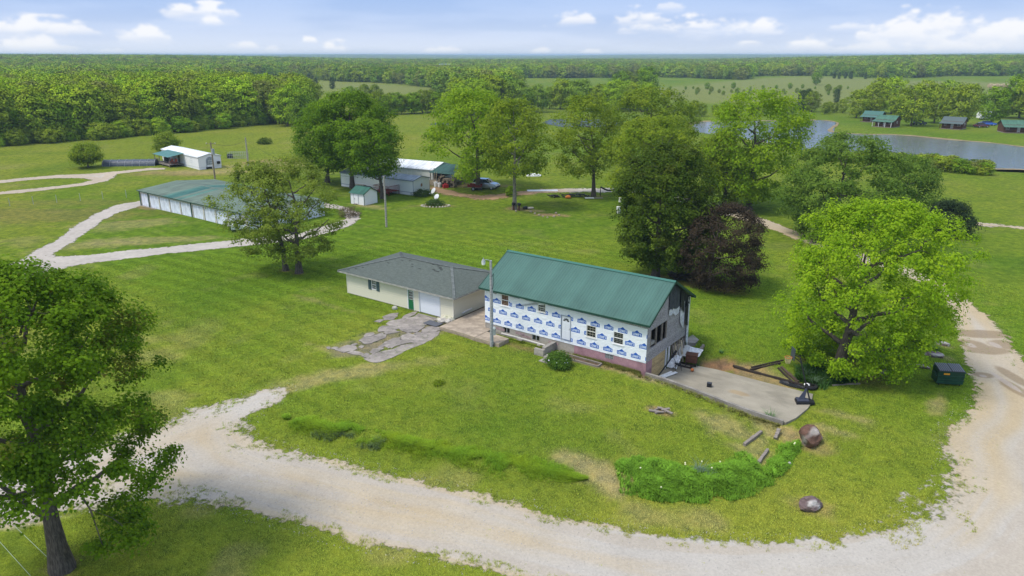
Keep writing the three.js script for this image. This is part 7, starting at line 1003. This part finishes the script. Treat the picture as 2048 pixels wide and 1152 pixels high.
  const db = thing('brush_heap', 'dark heap of burnt brush between the dense dark tree and the plum tree', 'brush heap', at(1372, 556)); const rr = rng(44); for (let i = 0; i < 60; i++) { const b = new Geo(), a = rr() * 6.28, L = 0.6 + rr() * 1.2, o = [(rr() - 0.5) * 3, 0.05 + rr() * 0.35, (rr() - 0.5) * 1.4]; b.tube([o, [o[0] + cos(a) * L, o[1] + rr() * 0.3, o[2] + sin(a) * L]], 0.03 + rr() * 0.04, 5); b.build('branch', rr() < 0.7 ? MAT.burnt : MAT.black, db); }
  // wire fence posts in the left meadow
  for (let i = 0; i < 7; i++) { const p = at(20 + i * 47 - (i > 3 ? 2 : 0), 412 - i * 3.4), g = i ? copy(fp0, p, 0, 1) : thing('fence_post', 'thin post of the faint wire fence crossing the left meadow', 'fence post', p, 0, 'posts of the wire fence in the left meadow'); if (!i) { const a = new Geo(); a.tube([[0, 0, 0], [0, 1.25, 0]], 0.035, 5); a.build('post', MAT.galv, g); const b = new Geo(); b.box(-0.03, 0.9, -0.03, 0.03, 0.96, 0.03); b.build('clip', MAT.galv, g); var fp0 = g; } }
  const dk = thing('dog_kennel', 'wire kennel pen with a dark box in the meadow right of the white mobile home', 'kennel', at(473, 316), 0.1); const kb = new Geo(); kb.box(-1.9, 0, -0.5, -0.9, 0.9, 0.5); kb.build('box', std([0.03, 0.04, 0.045], 0.7), dk); const kf = new Geo(); for (let i = 0; i <= 10; i++) for (const z of [-1, 1]) kf.tube([[-1.6 + i * 0.4, 0, z], [-1.6 + i * 0.4, 1.3, z]], 0.022, 4); for (const y of [0.05, 0.7, 1.3]) { for (const z of [-1, 1]) kf.tube([[-1.6, y, z], [2.4, y, z]], 0.025, 4); kf.tube([[2.4, y, -1], [2.4, y, 1]], 0.025, 4); } kf.build('pen', MAT.galv, dk);
}
// ---------------------------------------------------------------- grass and small plants
function tuft(n, h, spread, w, bend, seed, segs = 2) {
  const r = rng(seed), g = new Geo();
  for (let i = 0; i < n; i++) {
    const a = r() * 6.28, d = r() * spread, x = cos(a) * d, z = sin(a) * d, b = r() * 6.28, H = h * (0.55 + 0.6 * r()), k = bend * (0.4 + r()), bx = cos(b) * k * H, bz = sin(b) * k * H, px = -sin(b) * w / 2, pz = cos(b) * w / 2, sh = 0.75 + 0.5 * r();
    let prev = null; for (let s = 0; s <= segs; s++) { const t = s / segs, q = 1 - t * 0.92, y = H * (t - bend * 0.35 * t * t * t), c = [x + bx * t * t, y, z + bz * t * t]; const L = [c[0] - px * q, c[1], c[2] - pz * q], R = [c[0] + px * q, c[1], c[2] + pz * q]; if (prev) { g.tint([sh, sh, sh]); g.quad(prev[0], prev[1], R, L); } prev = [L, R]; }
  }
  const q = g.geo(); const nn = q.attributes.normal; for (let i = 0; i < nn.count; i++) { const v = V(nn.getX(i) * 0.4, 0.9, nn.getZ(i) * 0.4).normalize(); nn.setXYZ(i, v.x, v.y, v.z); } return q;
}
function scatter(name, label, cat, geo, list, kind = 'stuff') {          // list of [x, z, scale, colour, lift]
  const im = new THREE.InstancedMesh(geo, MAT.blade, list.length), m = M4(), q = new THREE.Quaternion(), up = V(0, 1, 0);
  list.forEach(([x, z, s, c, y, sy], i) => { q.setFromAxisAngle(up, hash(i, 7, 3) * 6.28); m.compose(V(x, y ?? land(x, z) - 0.01, z), q, V(s, s * (sy ?? 1), s)); im.setMatrixAt(i, m); im.setColorAt(i, rgb(...c)); });
  im.name = numbered(name); im.castShadow = im.receiveShadow = true; scene.add(im); return tag(im, label, cat, undefined, kind);
}
const drivePieces = flat([[655, 705], [745, 640], [800, 625], [905, 645], [880, 665], [755, 725]]);
function built(x, z) { const [lx, lz] = loc(x, z); if (lx > -18.1 && lx < 0.15 && lz > -8 && lz < 0.15) return true; if (lx > -17.9 && lx < -11.6 && lz > -7 && lz < 2.2) return true; if (lx > -0.1 && lx < 10.7 && lz > -5.8 && lz < 0.12) return true; if (lx > -32.5 && lx < -18.2 && lz > -8.5 && lz < 0.05) return true; return false; }
{
  const r = rng(99), lawn = [], tone = (x, z, k = 1) => { const c = grassTone(x, z), b = k * 1.75 * (0.82 + 0.36 * r()); return [c[0] * b * (0.98 + 0.16 * r()), c[1] * b, c[2] * b]; };
  for (let i = 0; i < 330000 && lawn.length < 190000; i++) {
    const D = 27 + 62 * Math.pow(r(), 1.15), az = -0.66 + 1.32 * r(), x = sin(az) * D, z = -cos(az) * D;
    if (built(x, z)) continue;
    const s = polyDist(mainRoad, x, z); if (s > -0.25 && r() > 0.10 * (s < 0.5 ? 1 : 0.05)) continue;
    if (inPoly(drivePieces, x, z) && r() > 0.2) continue;
    const thin = spots.some(([sx, sz, al, ac, st, , cc, si]) => { const dx = x - sx, dz = z - sz, u = (dx * cc - dz * si) / al, v = (dx * si + dz * cc) / ac; return u * u + v * v < 0.8 && r() < st; }); if (thin) continue;
    lawn.push([x, z, 0.7 + 0.7 * r() + D * 0.006, tone(x, z, 1.12)]);
  }
  scatter('lawn_grass', 'short mown grass blades of the near lawns', 'grass', tuft(9, 0.06, 0.14, 0.016, 0.9, 1, 1), lawn);
  // grass tufts creeping out over the road's edge
  const edge = []; for (let i = 0; i < 60000 && edge.length < 9000; i++) { const D = 27 + 45 * r(), az = -0.64 + 1.28 * r(), x = sin(az) * D, z = -cos(az) * D, s = polyDist(mainRoad, x, z); if (s < -0.5 || s > 1.5 * nearEdge(x, z)) continue; if (fbm(x * 1.1, z * 1.1, 3) < 0.47 + s * 0.08) continue; edge.push([x, z, 0.8 + r() * 0.9, tone(x, z, 0.95), land(x, z) + 0.005]); }
  scatter('verge_grass', 'ragged grass tufts along the edges of the gravel road', 'grass', tuft(11, 0.09, 0.11, 0.018, 0.8, 2, 1), edge);
  // the long grass on the bank
  const bank = [], weeds = [];
  for (let i = 0; i < 6500; i++) {
    const lx = -16.6 + 19.6 * r(), t = (lx + 16.6) / 19.6, off = (r() + r() - 1), wide = 1.15 * ss(0, 0.12, t) * ss(1.02, 0.9, t) * (0.7 + 0.6 * n2(lx * 0.8, 3)), lz = bankLine(lx) - 0.35 + off * wide, [x, z] = wor(lx, lz);
    const b = 0.7 + 0.5 * r(), q = n2(lx * 0.9, lz * 0.9); if (fbm(lx * 0.7, lz * 0.9 + 4, 2) < 0.24 + 0.1 * r()) continue; bank.push([x, z, (0.5 + 1.0 * fbm(lx * 0.5 + 7, lz * 0.6, 3) * (0.6 + 0.8 * r())) * (1 - 0.55 * abs(off)), [lerp(0.15, 0.24, q) * b, lerp(0.29, 0.33, q) * b, 0.018 * b]]);
    if (lx > -13.5 && lx < -9 && r() < 0.12) { const [x2, z2] = wor(lx, bankLine(lx) + 0.25 + off * 0.5); weeds.push([x2, z2, 0.7 + 0.5 * r(), [0.10 * b, 0.15 * b, 0.05 * b]]); }
  }
  scatter('bank_grass', 'band of long uncut grass on the bank above the road', 'grass', tuft(12, 0.27, 0.24, 0.024, 0.85, 3), bank);
  scatter('bank_weeds', 'grey-green weeds below the left half of the long grass', 'weeds', tuft(16, 0.3, 0.2, 0.03, 0.9, 4), weeds);
  // lily bed
  const bed = flat([[1230, 930], [1240, 918], [1275, 912], [1335, 925], [1400, 938], [1445, 930], [1470, 908], [1492, 902], [1510, 915], [1522, 940], [1548, 915], [1552, 895], [1566, 886], [1600, 876], [1604, 895], [1582, 935], [1550, 968], [1505, 996], [1440, 1006], [1350, 1006], [1285, 1002], [1240, 985]]), lil = [], flo = [];
  const xs = bed.map((p) => p[0]), zs = bed.map((p) => p[1]);
  for (let i = 0; i < 60000 && lil.length < 5200; i++) { const x = lerp(min(...xs), max(...xs), r()), z = lerp(min(...zs), max(...zs), r()), s = polyDist(bed, x, z) + 0.35 * (fbm(x * 1.4, z * 1.4, 2) - 0.5); if (s < 0.02) continue; const hole = fbm(x * 0.8 + 4, z * 0.8, 2); if (hole > 0.56 && r() < 0.8) continue; const b = 0.65 + 0.6 * r(); lil.push([x, z, (0.45 + 0.75 * n2(x * 1.7, z * 1.7)) * (0.7 + 0.5 * r()) * (0.5 + 0.6 * ss(0, 0.6, s)), [0.165 * b, 0.33 * b, 0.028 * b]]); if (r() < 0.004) flo.push([x, z]); }
  scatter('lily_bed', 'dense bed of bright green strap-leaved lilies by the road bend', 'flower bed', tuft(11, 0.5, 0.2, 0.05, 0.85, 5, 3), lil);
  flo.slice(0, 9).forEach(([x, z], i) => { const g = new THREE.IcosahedronGeometry(0.055, 0), m = mesh('lily_flower', g, std([0.75, 0.72, 0.45], 0.7)); m.position.set(x, land(x, z) + 0.5, z); tag(m, 'pale yellow-white flower among the bright lily leaves', 'flower', 'pale flowers in the lily bed'); });
  // strap-leaved clumps
  const clumpGeo = [tuft(60, 0.75, 0.3, 0.035, 0.95, 7, 3), tuft(60, 0.75, 0.3, 0.035, 0.95, 8, 3)];
  const dayMat = std([0.06, 0.155, 0.03], 0.7, { side: THREE.DoubleSide }), blueMat = std([0.115, 0.175, 0.11], 0.7, { side: THREE.DoubleSide });
  [[1541, 838, 'round clump of green strap leaves at the foot of the pad wall', dayMat, 1.0], [1398, 945, 'larger grey-green clump in the middle of the lily bed', blueMat, 1.15], [1420, 952, 'smaller grey-green clump in the middle of the lily bed', blueMat, 0.8], [1612, 752, 'grey-green clump just behind the tyre', blueMat, 1.0], [1630, 768, 'grey-green clump right beside the tyre', blueMat, 1.05], [1648, 778, 'green clump in front of the two beside the tyre', dayMat, 0.95], [1598, 742, 'green clump under the hoop pole top', dayMat, 0.9], [1648, 752, 'green clump at the trunk side of the tyre clumps', dayMat, 1.0], [1690, 726, 'low green clump at the foot of the yellow-green tree', dayMat, 0.7], [1872, 700, 'dark green clump behind the flat reddish rock', dayMat, 0.9], [1442, 706, 'small green clump at the edge of the bare clay', dayMat, 0.6], [1393, 733, 'green weed clump beside the rusty box', dayMat, 0.8]].forEach(([x, y, l, m, s], i) => { const c = at(x, y); const g = thing('strap_leaf_clump', l, 'plant', c, i); g.scale.setScalar(s); mesh('leaves', clumpGeo[i % 2].clone().deleteAttribute('color'), m, g); });
  // long dark grass by the yellow-green tree
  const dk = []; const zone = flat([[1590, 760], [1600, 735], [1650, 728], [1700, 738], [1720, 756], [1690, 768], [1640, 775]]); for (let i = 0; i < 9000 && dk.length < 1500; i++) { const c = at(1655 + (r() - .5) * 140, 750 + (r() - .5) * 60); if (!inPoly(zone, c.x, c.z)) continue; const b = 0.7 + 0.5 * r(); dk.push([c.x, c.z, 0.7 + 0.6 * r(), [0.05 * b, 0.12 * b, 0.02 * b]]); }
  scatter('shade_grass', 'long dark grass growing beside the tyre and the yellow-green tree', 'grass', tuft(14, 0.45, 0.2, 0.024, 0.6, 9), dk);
  // rough grass and seedlings along house front and pad
  const hf = []; for (let i = 0; i < 900; i++) { const lx = -6 + 6 * r(), lz = 0.1 + 0.7 * r() * r(), [x, z] = wor(lx, lz), b = 0.7 + 0.6 * r(); hf.push([x, z, 0.6 + r() * 0.8, [0.13 * b, 0.14 * b, 0.03 * b]]); } for (let i = 0; i < 900; i++) { const lx = 0.2 + 9.6 * r(), lz = 0.12 + 0.9 * r() * r(), [x, z] = wor(lx, lz), b = 0.7 + 0.6 * r(); hf.push([x, z, 0.6 + r() * 0.8, [0.15 * b, 0.15 * b, 0.04 * b]]); } for (let i = 0; i < 700; i++) { const c = at(700 + 200 * r(), 610 + 115 * r()); if (!inPoly(drivePieces, c.x, c.z)) continue; const b = 0.7 + 0.5 * r(); hf.push([c.x, c.z, 0.5 + 0.5 * r(), [0.07 * b, 0.13 * b, 0.02 * b]]); }
  scatter('rough_grass', 'rough grass along the house foot, the pad wall and the driveway cracks', 'grass', tuft(12, 0.16, 0.14, 0.018, 0.8, 10), hf);
  // gravel stones loose on the road
  const st = [], sg = new THREE.IcosahedronGeometry(0.035, 0); { const c = new Float32Array(sg.attributes.position.count * 3).fill(1); sg.setAttribute('color', new THREE.BufferAttribute(c, 3)); }
  for (let i = 0; i < 60000 && st.length < 9000; i++) { const D = 27 + 30 * r(), az = -0.64 + 1.28 * r(), x = sin(az) * D, z = -cos(az) * D, s = polyDist(mainRoad, x, z); if (s < -0.8) continue; const b = 0.3 + 0.2 * r(); st.push([x, z, 0.3 + r() * r() * 0.8, [b, b * 0.95, b * 0.88], land(x, z) + 0.012]); }
  scatter('loose_gravel', 'loose stones scattered over the gravel road', 'gravel', sg, st);
  // shrubs
  const shrub = (label, x, y, h, rx, cols, seed, leaf = 0.1, n = 3500) => { const t = thing('shrub', label, 'shrub', at(x, y)); const [w, l] = treeParts({ h, cb: 0.05, rx, seed, tr: 0.04, tips: 90, leaves: n, leaf, cl: 0.2 * rx + 0.06, cols, wob: 0.15, belly: 0.35, outer: 0.4, prim: 6, first: 0.1, trunkTop: 0.5, sides: 5, twigEvery: 3 }); mesh('stems', w, MAT.bark, t); mesh('foliage', l, MAT.leaf, t); return t; };
  const pe = shrub('rounded peony bush with white blooms before the front door', 1118, 733, 1.05, 0.95, [[0.07, 0.16, 0.02], [0.16, 0.28, 0.04]], 5, 0.13, 4200); for (let i = 0; i < 8; i++) { const a = r() * 6.28, q = 0.9 * sqrt(r()), g = new THREE.IcosahedronGeometry(0.06, 1), m = mesh('bloom', g, std([0.72, 0.7, 0.72], 0.8), pe); m.position.set(cos(a) * q, 0.5 + 0.45 * (1 - q) + 0.1 * r(), abs(sin(a)) * q); }
  shrub('low green planting at the foot of the grey mobile home', 845, 392, 0.9, 1.6, [[0.05, 0.10, 0.02], [0.10, 0.16, 0.03]], 6, 0.16, 2500); shrub('green plants inside the round stone flower bed', 871, 411, 0.8, 1.5, [[0.05, 0.11, 0.02], [0.11, 0.18, 0.04]], 7, 0.15, 2200); shrub('bare brownish bush in the bend of the gravel drive', 700, 432, 1.3, 1.8, [[0.13, 0.10, 0.06], [0.2, 0.16, 0.09]], 8, 0.16, 1500); shrub('slim dark sapling behind the storage building', 476, 364, 2.2, 0.5, DEEP, 9, 0.2, 900); shrub('low weed bush in the front lawn', 877, 768, 0.18, 0.4, MID, 10, 0.09, 700); shrub('low dark bush in the meadow above the two poles', 530, 288, 1.5, 1.9, DEEP, 12, 0.25, 1500); shrub('bush against the trunk foot of the pale-trunked tree', 1022, 392, 1.6, 0.9, FRESH, 13, 0.2, 1500);
  // scrub on the near pond bank
  const sc = []; for (let i = 0; i < 150; i++) { const t = r(), c = at(lerp(1785, 1975, t), lerp(334, 352, t) - r() * 13); sc.push([c.x, c.z, 1.0 + r() * 1.5, [3, 4, 1, 2][floor(r() * 4)], 0.65 + 0.5 * r(), 1.6]); } for (let i = 0; i < 40; i++) { const t = r(), c = at(lerp(1600, 1800, t), lerp(318, 330, t)); sc.push([c.x, c.z, 1.2 + r() * 1.6, [3, 1][floor(r() * 2)], 0.8, 1.5]); }
  wood('pond_scrub', ['green scrub on the near bank of the pond', 'olive scrub on the near bank of the pond', 'dark scrub on the near bank of the pond', 'straw-coloured scrub on the near bank of the pond', 'greyish scrub on the near bank of the pond'], 'scrub', sc, farKinds);
}
renderer.render(scene, camera);
